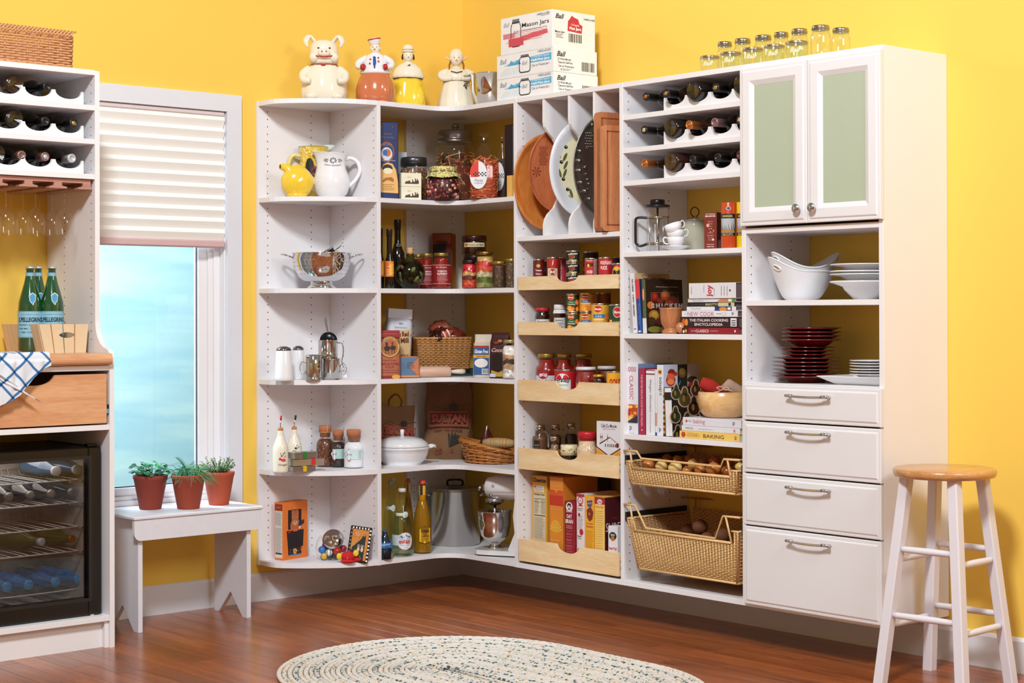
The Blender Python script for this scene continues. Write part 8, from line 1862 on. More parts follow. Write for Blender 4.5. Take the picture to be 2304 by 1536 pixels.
# lying stacks
def flat(label,u0,u1,v0,v1,spine,cover,x,zb,deco=None,wd=.17,group=None,pages='#7a6468',rzo=0.0):
 pa,pb=onX(u0,v1,x),onX(u1,v1,x);L_=abs(pa.y-pb.y);zt_=zAt(v0,x,(pa.y+pb.y)/2);th=zt_-zb
 book(label,(x+wd/2,(pa.y+pb.y)/2,zb+.0004),th-.0006,wd,L_,spine,cover,RB+rzo,True,group,0,deco,None,pages)
 return zt_
G1='cookbooks lying in a pile beside the wooden mortar'
q=z
q=flat('red classics cookbook, bottom of the upper pile of books',1531,1664,737,750,'#8c1420','#8c1420',-.35,q,lambda p,L_,th:(p.rect(-L_*.47,-L_*.36,th*.1,th*.95,'#1c1210'),p.oval(-L_*.40,th*.5,L_*.02,th*.3,'#e08a28',.0008),p.oval(-L_*.44,th*.4,L_*.015,th*.25,'#e8e0d0',.0008),p.text('CLASSICS',-L_*.12,th*.5,w=L_*.22,h=th*.45,col='#e8d0d0',bold=.02),p.text('SIMPLE',-L_*.27,th*.5,w=L_*.08,col='#d8a8a8'),p.text('COOKBOOK',L_*.08,th*.5,w=L_*.14,col='#d8a8a8'),p.oval(L_*.43,th*.5,L_*.012,th*.2,'#e8e0e0')),group=G1)
q=flat('black Italian cooking encyclopedia in the upper pile of books',1530,1662,713,737,'#2a1216','#2a1216',-.345,q,lambda p,L_,th:(p.oval(-L_*.43,th*.5,L_*.03,th*.38,'#c85a20'),p.oval(-L_*.38,th*.5,L_*.025,th*.34,'#e08a3c',.0008),p.text('THE ITALIAN COOKING',.0,th*.70,w=L_*.66,h=th*.26,col='#ecdcdc',bold=.02),p.text('ENCYCLOPEDIA',.0,th*.30,w=L_*.48,h=th*.26,col='#ecdcdc',bold=.02),p.rect(L_*.37,L_*.47,th*.12,th*.9,'#e4e4ec'),*[p.rect(L_*.385,L_*.455,th*(.22+.2*k),th*(.30+.2*k),'#181418',.0008)for k in range(3)]),group=G1)
q=flat('white cookbook with red title lettering above the encyclopedia',1534,1660,699,713,'#e4e2ea','#e4e2ea',-.35,q,lambda p,L_,th:(p.text('NEW COOK',-L_*.15,th*.5,w=L_*.48,h=th*.68,col='#c05068',bold=-.005),p.text('THE',-L_*.43,th*.5,w=L_*.03,col='#606068'),p.oval(L_*.26,th*.5,L_*.045,th*.28,'#b0b0bc'),p.oval(L_*.26,th*.5,L_*.038,th*.22,'#e4e2ea',.0007),p.rect(L_*.13,L_*.22,th*.46,th*.54,'#707078'),p.text('p',L_*.42,th*.5,w=L_*.035,h=th*.5,col='#202028')),group=G1)
q=flat('thin white party food cookbook in the upper pile',1545,1656,689.5,699,'#e4e2e8','#e4e2e8',-.345,q,lambda p,L_,th:(p.text('Party Food',-L_*.30,th*.5,w=L_*.2,h=th*.5,col='#909098'),p.rect(L_*.08,L_*.42,0,th,'#26346a'),p.oval(L_*.25,th*.4,L_*.08,th*.5,'#d88a38',.0007),p.rect(L_*.34,L_*.40,th*.2,th*.8,'#e8e8f0',.0009)),group=G1)
q=flat('thin black and cream risotto cookbook in the upper pile',1548,1655,680,689.5,'#17120f','#17120f',-.343,q,lambda p,L_,th:(p.rect(L_*.15,L_*.48,0,th,'#c8c4a4'),p.text('RISOTTO',L_*.02,th*.5,w=L_*.28,h=th*.55,col='#d8cc98',bold=.02),p.text('WILLIAMS-SONOMA',-L_*.28,th*.5,w=L_*.28,h=th*.3,col='#6a6458'),p.rect(L_*.36,L_*.41,th*.15,th*.85,'#17120f',.0008)),group=G1)
q=flat('thin white pasta sauces cookbook with orange and green spine end',1548,1656,671.5,680,'#dedce2','#dedce2',-.345,q,lambda p,L_,th:(p.text('Pasta Sauces',-L_*.28,th*.5,w=L_*.22,h=th*.45,col='#a0a0a8'),p.poly([(L_*.1,0),(L_*.4,0),(L_*.4,th),(L_*.2,th)],'#c8845c',.0005),p.rect(L_*.42,L_*.5,0,th,'#5a8a3c',.0006),p.rect(L_*.35,L_*.40,th*.2,th*.8,'#f0f0f0',.0008)),group=G1)
q=flat('thick white cookbook with big red joy lettering, topmost of the upper pile',1550,1656,636,671.5,'#dddbe2','#dddbe2',-.35,q,lambda p,L_,th:(p.text('joy',-L_*.04,th*.5,w=th*.75,h=L_*.14,col='#c03040',rot=pi/2,bold=.03),p.text('The All New',-L_*.17,th*.65,w=th*.5,col='#303038',rot=pi/2),p.text('of cooking',L_*.05,th*.4,w=th*.45,col='#303038',rot=pi/2),p.text('Rombauer',-L_*.44,th*.55,w=th*.45,col='#303038',rot=pi/2),*[p.text('Ethan Becker',L_*(.2+.06*k),th*.5,w=th*.6,col='#404048',rot=pi/2)for k in range(3)],p.oval(L_*.38,th*.5,L_*.015,th*.08,'#181820')),group=G1,wd=.19)
# LOWER BOOK SHELF
z=ws[5]
upright('wide white cookbook with red lettering and pasta photo, far left of the lower shelf',1406,1435,818,'#dedde6','#7284b0',wd=.20,deco=lambda p,th,h:(p.text('1000',0,h*.92,w=th*.75,h=h*.07,col='#c05060'),p.text('CLASSIC',0,h*.66,w=h*.34,h=th*.28,col='#c05060',rot=-pi/2),p.rect(-th*.5,th*.5,h*.16,h*.42,'#b8401c',.0004),*[p.oval(th*random.Random(k).uniform(-.4,.4),h*random.Random(k+50).uniform(.2,.40),th*.14,h*.022,('#e8a02c','#d8581c','#f0c83c','#a82c14','#e8d0a0')[k%5],.0007+.0001*k,10)for k in range(14)],p.poly([(-th*.4,h*.16),(th*.5,h*.27),(th*.5,h*.16)],'#1c2444',.0026),p.text('p',-th*.05,h*.075,w=th*.16,col='#303038'),p.rect(-th*.3,th*.2,h*.015,h*.018,'#a0a0a8')))
upright('narrow crimson cookbook with white spine lettering on the lower shelf',1437,1451,829,'#a41c40','#7a1430',wd=.18,deco=lambda p,th,h:(vtext(p,'THE BETTER INFLATE COOK THREE ITALIAN',h*.52,h*.78,'#e8b8c8',th*.28),p.oval(0,h*.07,th*.1,h*.01,'#f0e0e8')))
upright('white diet cookbook with grey script and red and white headband',1453,1473,832,'#e3e2ea','#e3e2ea',wd=.185,deco=lambda p,th,h:(p.rect(-th*.5,th*.5,h*.925,h,'#8c2430'),p.rect(-th*.45,th*.5,h*.945,h*.985,'#eceaf0',.0007),vtext(p,'Weight Watchers',h*.60,h*.50,'#6a6a74',th*.30,.0,shear=.3),vtext(p,'New Complete Cookbook',h*.18,h*.28,'#b08a90',th*.2,0)))
upright('slim white booklet with faint coloured edge between the diet and soups books',1474,1477.5,834,'#e4e2e8','#e4e2e8',wd=.18,deco=lambda p,th,h:(p.rect(-th*.5,th*.5,h*.15,h*.35,'#c89070'),p.rect(-th*.5,th*.5,0,h*.05,'#203878')))
def potc(p0,p,w,h):
 p.rect(-w*.5,-w*.11,0,h,'#b8c4dc',.0003);p.rect(-w*.11,w*.16,0,h,'#1a2016',.0004);p.oval(w*.02,h*.88,w*.11,h*.07,'#6a4a1c',.0006);p.oval(w*.02,h*.90,w*.08,h*.05,'#8a6a34',.0008);p.poly([(-w*.09,h*.72),(-w*.03,h*.78),(-w*.02,h*.76),(-w*.07,h*.70)],'#3a7ab0',.0008);p.oval(w*.3,h*.78,w*.14,h*.05,'#3a2c1c',.0004);p.oval(w*.30,h*.70,w*.12,h*.05,'#a8281c',.0007)
 for k,(x,q,rx_,rz__,c)in enumerate(((-.30,.78,.13,.085,'#a82c1c'),(-.28,.89,.10,.05,'#8c2418'),(-.30,.83,.11,.05,'#d8603c'),(-.17,.87,.05,.03,'#b83820'),(-.30,.76,.10,.04,'#e8844c'))):p.oval(x*w,q*h,rx_*w,rz__*h,c,.0006+.0001*k)
upright('white soups cookbook with a red pot, dark and grey pictures on its cover',1478,1492,821,'#e0dfe8','#b4a8a8',wd=.205,cdeco=potc,deco=lambda p,th,h:(vtext(p,'soups',h*.70,h*.26,'#5a5a64',th*.5,0),p.oval(0,h*.90,th*.35,h*.035,'#d8a828'),p.oval(0,h*.90,th*.18,h*.018,'#6a2c18',.0008),vtext(p,'Favourite',h*.72,h*.16,'#a0a0a8',th*.2,0),p.text('p',0,h*.08,w=th*.3,col='#303038')))
xg=-.35
upright('cookbook with gold and green pattern strip standing beside the open pages',1492,1497.5,878,'#c89038','#6a5a20',wd=.17,deco=lambda p,th,h:[p.rect(-th*.5,th*.5,h*.12*k,h*(.12*k+.06),('#2c3418','#8a3c24','#1c2414','#5a5a24')[k%4],.0005)for k in range(8)])
def pears(p,w,h):
 p.rect(-w*.5,w*.5,0,h,'#14140e',.0002)
 for x,q,k,c in((-.36,.86,.9,'#2c3c1c'),(-.08,.74,1.2,'#4a4220'),(.30,.92,1.0,'#3a2418'),(.22,.55,1.2,'#2c120e'),(-.40,.40,1.0,'#222e18'),(-.02,.22,1.2,'#33361a'),(-.34,.02,1.0,'#1c2414'),(.34,.22,1.0,'#20160e')):
  p.oval(x*w,q*h,w*.19*k,h*.135*k,'#c09a84',.0004);p.oval(x*w+w*.01,(q+.13*k)*h,w*.10*k,h*.10*k,'#c09a84',.0004);p.oval(x*w,q*h,w*.155*k,h*.115*k,c,.0008);p.oval(x*w+w*.01,(q+.12*k)*h,w*.07*k,h*.085*k,c,.0008);p.oval(x*w-w*.03,(q+.02)*h,w*.04*k,h*.06*k,'#8a6a34',.0012);p.rect(x*w,x*w+w*.012,(q+.18*k)*h,(q+.24*k)*h,'#3a2014',.0012)
# standing book seen from its page edges
pa=onX(1497,960,xg);pb=onX(1514,960,xg);h=zAt(871,xg,pa.y)-z
t=thing('book','thick book with white page edges facing out and pears on its dark cover','book',(xg+.085,(pa.y+pb.y)/2,z+.0005),RB,'cookbooks standing on the lower shelf',0,-.035)
w_=abs(pa.y-pb.y);b=MB();b.box(-w_/2,-w_/2+.002,-.085,.085,0,h,C('#2a1410'),.0004);b.box(w_/2-.002,w_/2,-.085,.085,0,h,C('#2a1410'),.0004);b.build('cover',t)
b=MB();PGW=C('#e4e1e4',rough=.8,var=.06,scale=160);b.box(-w_/2+.002,-.0008,-.083,.083,.002,h-.003,PGW);b.box(.0008,w_/2-.002,-.083,.083,.002,h-.003,PGW);b.build('page_block',t)
b=MB();b.box(-w_/2+.001,w_/2-.001,-.0838,-.083,h*.74,h*.90,C('#17100e'));b.box(-w_/2+.001,w_/2-.001,-.0838,-.083,h*.90,h-.003,C('#e4e1e8'));b.build('headband',t)
p=rside(w_/2);pears(p,.17,h);p.done(t,'cover_print')
G2='cookbooks lying under the wooden bowl'
q=z
def fb(*a,**k):return flat(*a,**k)
def flat2(label,u0,v0,v1,u1,spine,x,zb,zt2,deco,wd=.17):
 pa,pb=onX(u0,v1,x),onX(u1,v1,x);L_=abs(pa.y-pb.y);book(label,(x+wd/2,(pa.y+pb.y)/2,zb+.0004),zt2-zb-.0006,wd,L_,spine,spine,RB,True,G2,0,deco,None,'#d8d0c0');return zt2
zA_=zAt(968,-.36,onX(1530,975,-.36).y);zB_=zAt(955.5,-.35,onX(1535,960,-.35).y);zC_=zAt(938,-.35,onX(1537,945,-.35).y)
q=flat2('cream-yellow baking encyclopedia, bottom book under the wooden bowl',1529,968,985,1664,'#ecc668',-.36,q,zA_,lambda p,L_,th:(p.oval(-L_*.43,th*.5,L_*.035,th*.38,'#c04020'),p.text('BAKING',L_*.08,th*.48,w=L_*.34,h=th*.50,col='#5a3a1c',bold=.0),p.text('The Practical',-L_*.27,th*.68,w=L_*.18,col='#b88a4c'),p.text('Encyclopedia of',-L_*.26,th*.38,w=L_*.22,col='#b88a4c'),*[p.rect(L_*.42,L_*.455,th*(.25+.18*k),th*(.32+.18*k),'#2a2018')for k in range(3)]))
q=flat2('slim white book between the two baking books',1534,955,967,1665,'#dfdde6',-.353,q,zB_,lambda p,L_,th:(p.text('MARTHA',-L_*.36,th*.5,w=L_*.14,h=th*.4,col='#80808a'),p.lines(-L_*.2,L_*.05,th*.3,th*.6,1,'#b0b0ba'),p.oval(L_*.41,th*.5,L_*.016,th*.3,'#d8708a')))
q=flat2('white baking cookbook with pink lettering, directly under the wooden bowl',1536,940,955,1668,'#dddce6',-.35,q,zC_,lambda p,L_,th:(p.text('baking',-L_*.21,th*.5,w=L_*.20,h=th*.7,col='#d0707c'),p.oval(-L_*.43,th*.55,L_*.016,th*.18,'#c84838'),p.rect(-L_*.42,-L_*.34,th*.52,th*.58,'#60606a'),p.text('p',L_*.38,th*.5,w=L_*.035,h=th*.5,col='#202028')))
zbowl=q
pos,w,h=spot(1569,1688,880,zbowl,x=-.245);R=w/2
BOW=wood('#c88c4c','#ecc48c','X',3.2,.28,4,.5,name='salad_bowl_wood')
t=thing('wooden_bowl','turned pale wooden salad bowl on a pile of baking books','bowl',pos,CR)
b=MB();b.lathe([(R*.62,0),(R*.72,.004),(R*.90,h*.22),(R*.98,h*.5),(R*1.0,h*.75),(R*.96,h*.97),(R*.93,h),(R*.90,h*.95),(R*.92,h*.6),(R*.6,h*.12),(0,h*.1)],BOW,48);b.build('bowl',t)
def napkin(label,pts,r,c,tie=None):
 o=thing('rolled_napkin',label,'napkin',(pos[0],pos[1],zbowl),CR,'rolled napkins in the wooden bowl');b=MB();b.tube(pts,r,C(c,rough=.9,var=.15,scale=40),14);b.build('rolled_cloth',o)
 if tie:b=MB();[b.tube(q_,.0022,C('#d8b8a4',rough=.8),6)for q_ in tie];b.build('ribbon',o)
napkin('red rolled napkin sticking out at the left of the wooden bowl',[(.01,0,h*.75),(-.02,0,h*.98),(-.055,.0,h*1.20),(-.088,0,h*1.36)],[.022,.026,.028,.020],'#a8201c')
napkin('beige rolled napkin tied with ribbon in the wooden bowl',[(.08,.02,h*.75),(.05,.0,h*1.0),(.012,-.01,h*1.22),(-.0,-.01,h*1.32)],[.024,.026,.028,.022],'#b89884',[[(-.02,-.045,h*1.08),(-.035,-.05,h*1.16),(-.015,-.05,h*1.2),(-.01,-.05,h*1.1)],[(-.01,-.05,h*1.1),(.0,-.05,h*1.18),(.012,-.05,h*1.12),(.0,-.05,h*1.05)],[(-.01,-.05,h*1.1),(-.03,-.05,h*1.0),(-.045,-.05,h*.98)],[(-.01,-.05,h*1.1),(.02,-.05,h*1.05),(.03,-.05,h*.99)]])
napkin('second beige rolled napkin at the right of the wooden bowl',[(.04,.05,h*.7),(.07,.05,h*1.0),(.085,.05,h*1.16)],[.02,.02,.012],'#b08c74')
# PULL-OUT WICKER BASKETS
WK=C('#dcb47c',rough=.5,var=.22,scale=70,name='pale_wicker');WKD=C('#b87a44',rough=.55,var=.2,scale=70)
def pull_basket(label,ztopL,zrim,zbot,ytl,ytr,ybl,ybr,yd0,yd1,zdip,xf,name='pull_out_basket',rn=(.012,.018)):
 t=thing(name,label,'basket',(0,0,0),0,'wicker baskets on runners')
 H=zrim-zbot;xb=-.03;e=(ytl-ybl);
# local frame with +X -> world -Y : use coordinates directly in the world frame
 y0b,y1b=ybr,ybl;rows=int((zrim-zbot)/.0062);pit=.0140
 b=MB();xfb=xf+.012
 ydipL,ydipR=ytl-.036,ytr+.030
 def fr(s_,q,o):
  ya=ybl+(ytl-ybl)*q;yb_=ybr+(ytr-ybr)*q;return(xf+.006*(1-q)-o,ya+(yb_-ya)*s_,zbot+(zrim+.0-zbot)*q)
 n=int(abs(ybl-ybr)/pit)
 for k in range(rows):
  q=(k+.5)/rows;low=zbot+H*q<zdip
  cols=range(n+1);pts=[fr(i/n,q,.0032*(1 if(i+k)%2 else-1))for i in cols]
  if low:b.tube(pts,.0021,WK,4,caps=False,sharp=True)
  else:
   for grp in([p_ for p_ in pts if p_[1]>ydipL],[p_ for p_ in pts if p_[1]<ydipR]):
    if len(grp)>1:b.tube(grp,.0021,WK,4,caps=False,sharp=True)
 ns=18
 for side in(0,1):
  for k in range(rows):
   q=(k+.5)/rows;y_=(ybl+(ytl-ybl)*q)if side==0 else(ybr+(ytr-ybr)*q);sg=1 if side==0 else-1
   b.tube([(xf+(xb-xf)*i/ns,y_+sg*.0032*(1 if(i+k)%2 else-1),zbot+H*q)for i in range(ns+1)],.0021,WK,4,caps=False,sharp=True)
 for k in range(rows+3):
  q=(k+.5)/rows;b.tube([(xb+.0032*(1 if(i+k)%2 else-1),ybl+(ytl-ybl)*q-.03+((ybr+(ytr-ybr)*q+.03)-(ybl+(ytl-ybl)*q-.03))*i/n,zbot+H*q)for i in range(n+1)],.0021,WK,4,caps=False,sharp=True)
 b.build('woven_wicker',t,kind='stuff')
 b=MB()
 for i in range(n+1):
  top=1.0
  p1=fr(i/n,1,0)
  if ydipR<p1[1]<ydipL:top=(zdip-zbot)/H
  b.tube([fr(i/n,0,0),fr(i/n,top,0)],.0030,WK,5)
 for i in range(ns+1):
  for ya_2,yt in((ybl,ytl),(ybr,ytr)):b.tube([(xf+(xb-xf)*i/ns,ya_2,zbot),(xf+(xb-xf)*i/ns,yt,zrim)],.0026,WKD,5)
 for i in range(0,n+1):b.tube([(xb,ybl+(ybr-ybl)*i/n,zbot),(xb,ytl-.03+((ytr+.03)-(ytl-.03))*i/n,zrim+.02)],.0026,WKD,5)
 b.build('stakes',t,kind='stuff')
 b=MB();b.box(xf+.01,xb,ybr+.004,ybl-.004,zbot,zbot+.004,WKD);b.build('base',t)
 b=MB();b.tube([(xf+.004,ybl,zbot),(xf+.004,ybr,zbot),(xb,ybr,zbot),(xb,ybl,zbot)],.0045,WK,8,closed=True)
 b.tube([(xf,ydipL-.000,zdip+.002),(xf,ydipR,zdip+.002)],.0055,WK,8)
 b.tube([(xf,ytl,zrim),(xf,ydipL+.0,zrim)],.004,WK,8);b.tube([(xf,ytr,zrim),(xf,ydipR,zrim)],.004,WK,8)
 for y_ in(ytl,ytr):b.tube([(xf,y_,zrim),(xb,y_,zrim)],.004,WK,8)
 b.build('rim',t)
# bent cane rail above
 yL,yR=Y34-T-.006,Y45+.007;b=MB();r=.0045
 b.tube([(xf,yL,ztopL),(xf,yd0,ztopL),(xf,yd0-(.024 if H<.12 else.058),zdipr),(xf,yd1+(.014 if H<.12 else.038),zdipr-.004),(xf,yd1,ztopL-.002),(xf,yR,ztopL-.001)],r,WK,10,sharp=True)
 b.tube([(xf,yL,ztopL),(-.03,yL,ztopL),(-.03,yR,ztopL),(xf,yR,ztopL)],r*.8,WKD,8)
 b.build('cane_rail',t)
 b=MB();b.tube([(xf,yL-.035,ztopL),(xf,ydipL+.002,zdip+.002)],r*.9,WK,8);b.build('rail_post',t)
 b=MB();b.tube([(xf,yR+.062 if H<.12 else yR+.072,ztopL),(xf,ydipR-.0,zdip+.002)],r*.9,WK,8);b.build('rail_post',t)
 b=MB();b.tube([(-.03,yL-.06,ztopL),(-.03,yL-.06,zrim+.02)],r*.8,WKD,8);b.build('rail_post',t)
 b=MB();
 for y_,s_ in((Y34-T,-1),(Y45,1)):b.box(-D+.006,-.02,min(y_,y_+s_*.010),max(y_,y_+s_*.010),zrim-.012,zrim+.022,C('#1c1c20',rough=.5))
 b.build('runner',du if False else t,kind='stuff')
 return t
zdipr=.664;pull_basket('shallow pale wicker basket of onions on runners, upper of two',.6905,.648,.562,-1.474,-2.050,-1.500,-2.048,-1.533,-1.988,.622,-.378)
zdipr=.394;pull_basket('deep pale wicker basket of potatoes on runners, lower of two',.4785,.424,.232,-1.480,-2.055,-1.540,-2.050,-1.524,-1.983,.378,-.378)
def onion(label,u,v,x,pxw,c,name='onion',cat='onion',grp='onions in the shallow wicker basket',sq=.9,zbase=.568,neck=True):
 p=onX(u,v,x);r=pxw/2*depth(p)/FPX;t=thing(name,label,cat,(p.x,p.y,max(zbase+r*sq,p.z)),random.Random(u*7+v).uniform(-1,1),grp,random.Random(u).uniform(-.5,.5));b=MB()
 if neck:b.lathe([(0,-r*sq),(r*.5,-r*sq*.88),(r*.88,-r*sq*.45),(r,0),(r*.88,r*sq*.45),(r*.5,r*sq*.82),(r*.16,r*sq*1.0),(r*.06,r*sq*1.15),(0,r*sq*1.16)],c,24)
 else:b.ball((0,0,0),r,c,20,12,sc=(1.12,.95,sq))
 b.build('bulb' if neck else 'tuber',t)
def skin(h1,h2,nm):
 return wood(h1,h2,'Z',22,.25,.35,.5,name=nm)
ON1,ON2,ON3=skin('#a8541c','#d08a44','onion_skin'),skin('#c8984c','#eccf88','pale_onion_skin'),skin('#8a3c18','#b8642c','dark_onion_skin')
for u,v,x,pw_2,c,lb in((1459,1045,-.33,28,ON1,'brown onion, leftmost in the front row of the onion basket'),(1488,1049,-.34,29,ON2,'pale yellow onion, second in the front row of the onion basket'),(1519,1052,-.34,33,ON2,'large pale onion, third in the front row of the onion basket'),(1546,1059,-.35,24,ON1,'small onion low in the front row between two large ones'),(1559,1043,-.28,26,ON2,'onion standing higher behind the small low onion'),(1575,1056,-.34,27,ON1,'brown onion right of the small low onion'),(1605,1055,-.34,36,ON1,'largest brown onion in the front row'),(1636,1060,-.33,28,ON3,'dark onion at the right of the front row'),(1665,1050,-.30,24,ON2,'pale onion at the right end by the runner'),(1501,1033,-.20,26,ON3,'dark onion in the back row at left, above the rail'),(1524,1034,-.22,22,ON1,'onion in the back row behind the large pale one'),(1550,1033,-.18,24,ON3,'dark onion in the back row near the middle'),(1584,1041,-.20,24,ON3,'dark onion in the back row right of the middle'),(1608,1036,-.22,28,ON3,'dark onion in the back row above the largest brown onion'),(1640,1040,-.18,24,ON3,'dark onion at the back right of the onion basket')):onion(lb,u,v,x,pw_2,c)
PT=skin('#5a3018','#84502c','potato_skin');PT2=C('#6a3c22',rough=.8,var=.3,scale=40,name='potato_brown')
for u,v,x,pw_2,lb in((1575,1185,-.22,37,'largest potato, sitting highest in the deep wicker basket'),(1550,1192,-.17,32,'potato just left of the highest one in the deep basket'),(1624,1205,-.25,38,'dark potato at the right of the deep basket'),(1525,1205,-.20,30,'potato low in the middle left of the deep basket'),(1500,1212,-.24,28,'potato at the left of the deep basket'),(1590,1212,-.28,34,'potato low behind the front of the deep basket'),(1555,1215,-.30,30,'potato partly hidden below the highest one'),(1470,1216,-.2,28,'potato at the far left of the deep basket')):onion(lb,u,v,x,pw_2,PT2,'potato','potato','potatoes in the deep wicker basket',.9,.24,False)
# DOOR UNIT THINGS
z=1.278
BW=C('#dedee2',rough=.3,var=.01,name='matte_white_ceramic')
def serving_bowl(label,uc,vt,vlow,x,Rr,rz,zb,hL,hR,base):
 pos=onX(uc,640,x);t=thing('serving_bowl',label,'bowl',(pos.x,pos.y,zb),rz,'nested white serving bowls with handles');b=MB();seg=60;rows_=14;vs=[]
 def P(a,q,o=0):
  c=cos(a);lift=hL*max(0,-c)**2.2*1.0+hR*max(0,c)**2.2;H=base+lift;r=Rr*(.48+.52*q**.62)+o;hd=1+.06*abs(c)**8*q
  return(r*hd*cos(a),(r*.80)*sin(a),H*q)
 for j in range(rows_+1):
  for k in range(seg):vs.append(P(2*pi*k/seg,j/rows_))
 fs=[]
 for j in range(rows_):
  for k in range(seg):
   a=2*pi*(k+.5)/seg;fs.append((j*seg+k,j*seg+(k+1)%seg,(j+1)*seg+(k+1)%seg,(j+1)*seg+k))
 b.add(vs,fs,BW,True);b.add([P(2*pi*k/seg,0)for k in range(seg)],[tuple(range(seg))[::-1]],BW)
 vi=[]
 for j in range(rows_+1):
  for k in range(seg):vi.append(P(2*pi*k/seg,max(.03,j/rows_),-.006 if j<rows_ else-.003))
 b.add(vi,[f[::-1]for f in fs],BW,True);b.tube([P(2*pi*k/seg,1,-.002)for k in range(seg)],.0034,BW,6,closed=True);b.build('bowl',t)
 return t,P
t,P=serving_bowl('white serving bowl with tall pierced handle, nearer of the nested pair',1803,590,0,-.235,.118,CR+.12,z,.052,.0,.105)
b=MB();c0=Vector((-.093,-.045,.125));nrm_=Vector((-.55,-.8,.25)).normalized();ux=nrm_.cross(Vector((0,0,1))).normalized();uz=ux.cross(nrm_)
t2,P2=serving_bowl('white serving bowl with pierced handles both sides, inside the nearer one',1812,572,0,-.21,.120,CR+.12,z+.020,.058,.055,.098)
for tt,PP,sides in((t,P,(1,)),(t2,P2,(1,0))):
 for sd in sides:
  bb=MB();a=(pi+.42)if(sd and tt is t)else(pi+.22 if sd else-.16);q0=.80 if tt is t else.86
  C0=Vector(PP(a,q0));e1=(Vector(PP(a+.05,q0))-C0).normalized();e2=(Vector(PP(a,q0+.03))-C0).normalized();nn=e1.cross(e2).normalized();
  if nn.dot(Vector((C0.x,C0.y,0)))<0:nn=-nn
  rx_,rz__=.0175,.0085
  ring_=[C0+nn*.0015+e1*(rx_*cos(w_))+e2*(rz__*sin(w_))for w_ in[2*pi*k/28 for k in range(28)]]
  bb.tube(ring_,.0026,BW,6,closed=True)
  bb.add([C0+nn*.0012]+[tuple(v_-nn*.0003)for v_ in ring_],[(0,i+1,(i+1)%28+1)for i in range(28)],C('#a9a395',rough=.5));bb.build('pierced_handle',tt)
def plate(label,pos,R,h,mt,grp,cat='plate',name='plate',rz=0,wide=.72,foot=.5,rx=0,ry=0):
 t=thing(name,label,cat,pos,rz,grp,rx,ry);b=MB();b.lathe([(R*foot,0),(R*(foot+.02),h*.08),(R*wide*.92,h*.55),(R*wide,h*.72),(R*.975,h*.92),(R,h*.94),(R*1.004,h+.0005),(R*.99,h+.0022),(R*wide,h*.72+.0035),(R*wide*.88,h*.55),(R*foot*.9,h*.16),(0,h*.14)],mt,48);b.build('dish',t);return t
pos,w,h=spot(1868,2030,633,z,x=-.20);R=w/2
plate('white wide-rimmed pasta bowl, bottom of the white stack',pos,R,h,GLZW,'stacked white dishes','bowl','pasta_bowl',wide=.66,foot=.36)
for k,(vv,lb)in enumerate(((617,'white wide-rimmed bowl, second from the bottom of the white stack'),(611,'white wide-rimmed bowl, slightly tilted, second from the top of the white stack'),(595,'white wide-rimmed bowl, topmost of the white stack'))):
 plate(lb,(pos[0],pos[1],zAt(vv,pos[0],pos[1])-.030),R*(1,1,.995)[k],.030,GLZW,'stacked white dishes','bowl','pasta_bowl',wide=.70,foot=.42,ry=(0,.012,0)[k])
# dark red stack
z=.977
RDG=C('#6a0f14',rough=.14,coat=.7,var=.06,name='oxblood_glaze')
pos,w,h=spot(1737,1890,806,z,x=-.22);R=w/2;zc=z
nm6=['lowest','second','third','fourth','fifth','uppermost']
g_='dark red dinner plates'
tops=[843,832,825,816,808,802]
for k in range(6):
 zt_=zAt([848,841,832,823.5,815,806][k]-2,pos[0],pos[1]);hh3=.020 if k else.024
 plate('large dark red dinner plate, %s of its stack of six'%nm6[k],(pos[0]+.002*(k%2),pos[1],max(zc,zt_-hh3)),R*(1-.004*(k%3)),hh3,RDG,g_,foot=.52,wide=.70,rz=k);
zP=zAt(804,pos[0],pos[1])
R2=(1880-1760)/2*depth(pos)/FPX
for k in range(3):
 zt_=zAt([797,789,781][k],pos[0],pos[1]);plate('smaller dark red plate, %s of three under the red bowls'%['lowest','middle','uppermost'][k],(pos[0]+.006,pos[1]-.004,zt_-.012),R2*(.99+.005*k),.013,RDG,'dark red side plates',foot=.5,wide=.72)
R3=(1892-1759)/2*depth(pos)/FPX;cx3=onX(1826,760,pos[0])
for k in range(4):
 zt_=zAt([763,754.5,746,737][k],pos[0],cx3.y);hh3=.034
 plate('dark red wide-rimmed bowl, %s of four on top of the red plates'%['lowest','second','third','topmost'][k],(pos[0],cx3.y,zt_-hh3),R3,hh3,RDG,'dark red bowls','bowl','soup_bowl',foot=.38,wide=.72)
# white side plates and a platter
pos,w,h=spot(1912,2010,808,z,x=-.24);R4=w/2
t=thing('square_platter','white square-rimmed serving platter under the white side plates','platter',(pos[0]-.0,pos[1]+.018,z),RB,None);b=MB();hh3=zAt(849,-.33,pos[1])-z
def sq(s_,q):return[(-s_,-s_*.62,q),(s_,-s_*.62,q),(s_,s_*.62,q),(-s_,s_*.62,q)]
rings_=[sq(.10,0),sq(.105,.002),sq(.165,hh3),sq(.164,hh3+.002),sq(.105,.006)];vs=[p_ for r_ in rings_ for p_ in r_]
b.add(vs,[(k*4+i,k*4+(i+1)%4,(k+1)*4+(i+1)%4,(k+1)*4+i)for k in range(4)for i in range(4)]+[(0,1,2,3),(16,17,18,19)],GLZW);b.build('dish',t)
yl_=yB(1844,-.31,848);k_=(yl_+2.688)/2;t.location=(-.225,yl_-k_,z);t.scale=(k_/.165,1.0,1)
for k in range(6):
 zt_=zAt([842,836,830,823,817,811][k],pos[0],pos[1])
 plate('small white side plate, %s of the stack of six at right'%nm6[k],(pos[0],pos[1],zt_-.0105),R4,.011,GLZW,'white side plates',foot=.55,wide=.75)
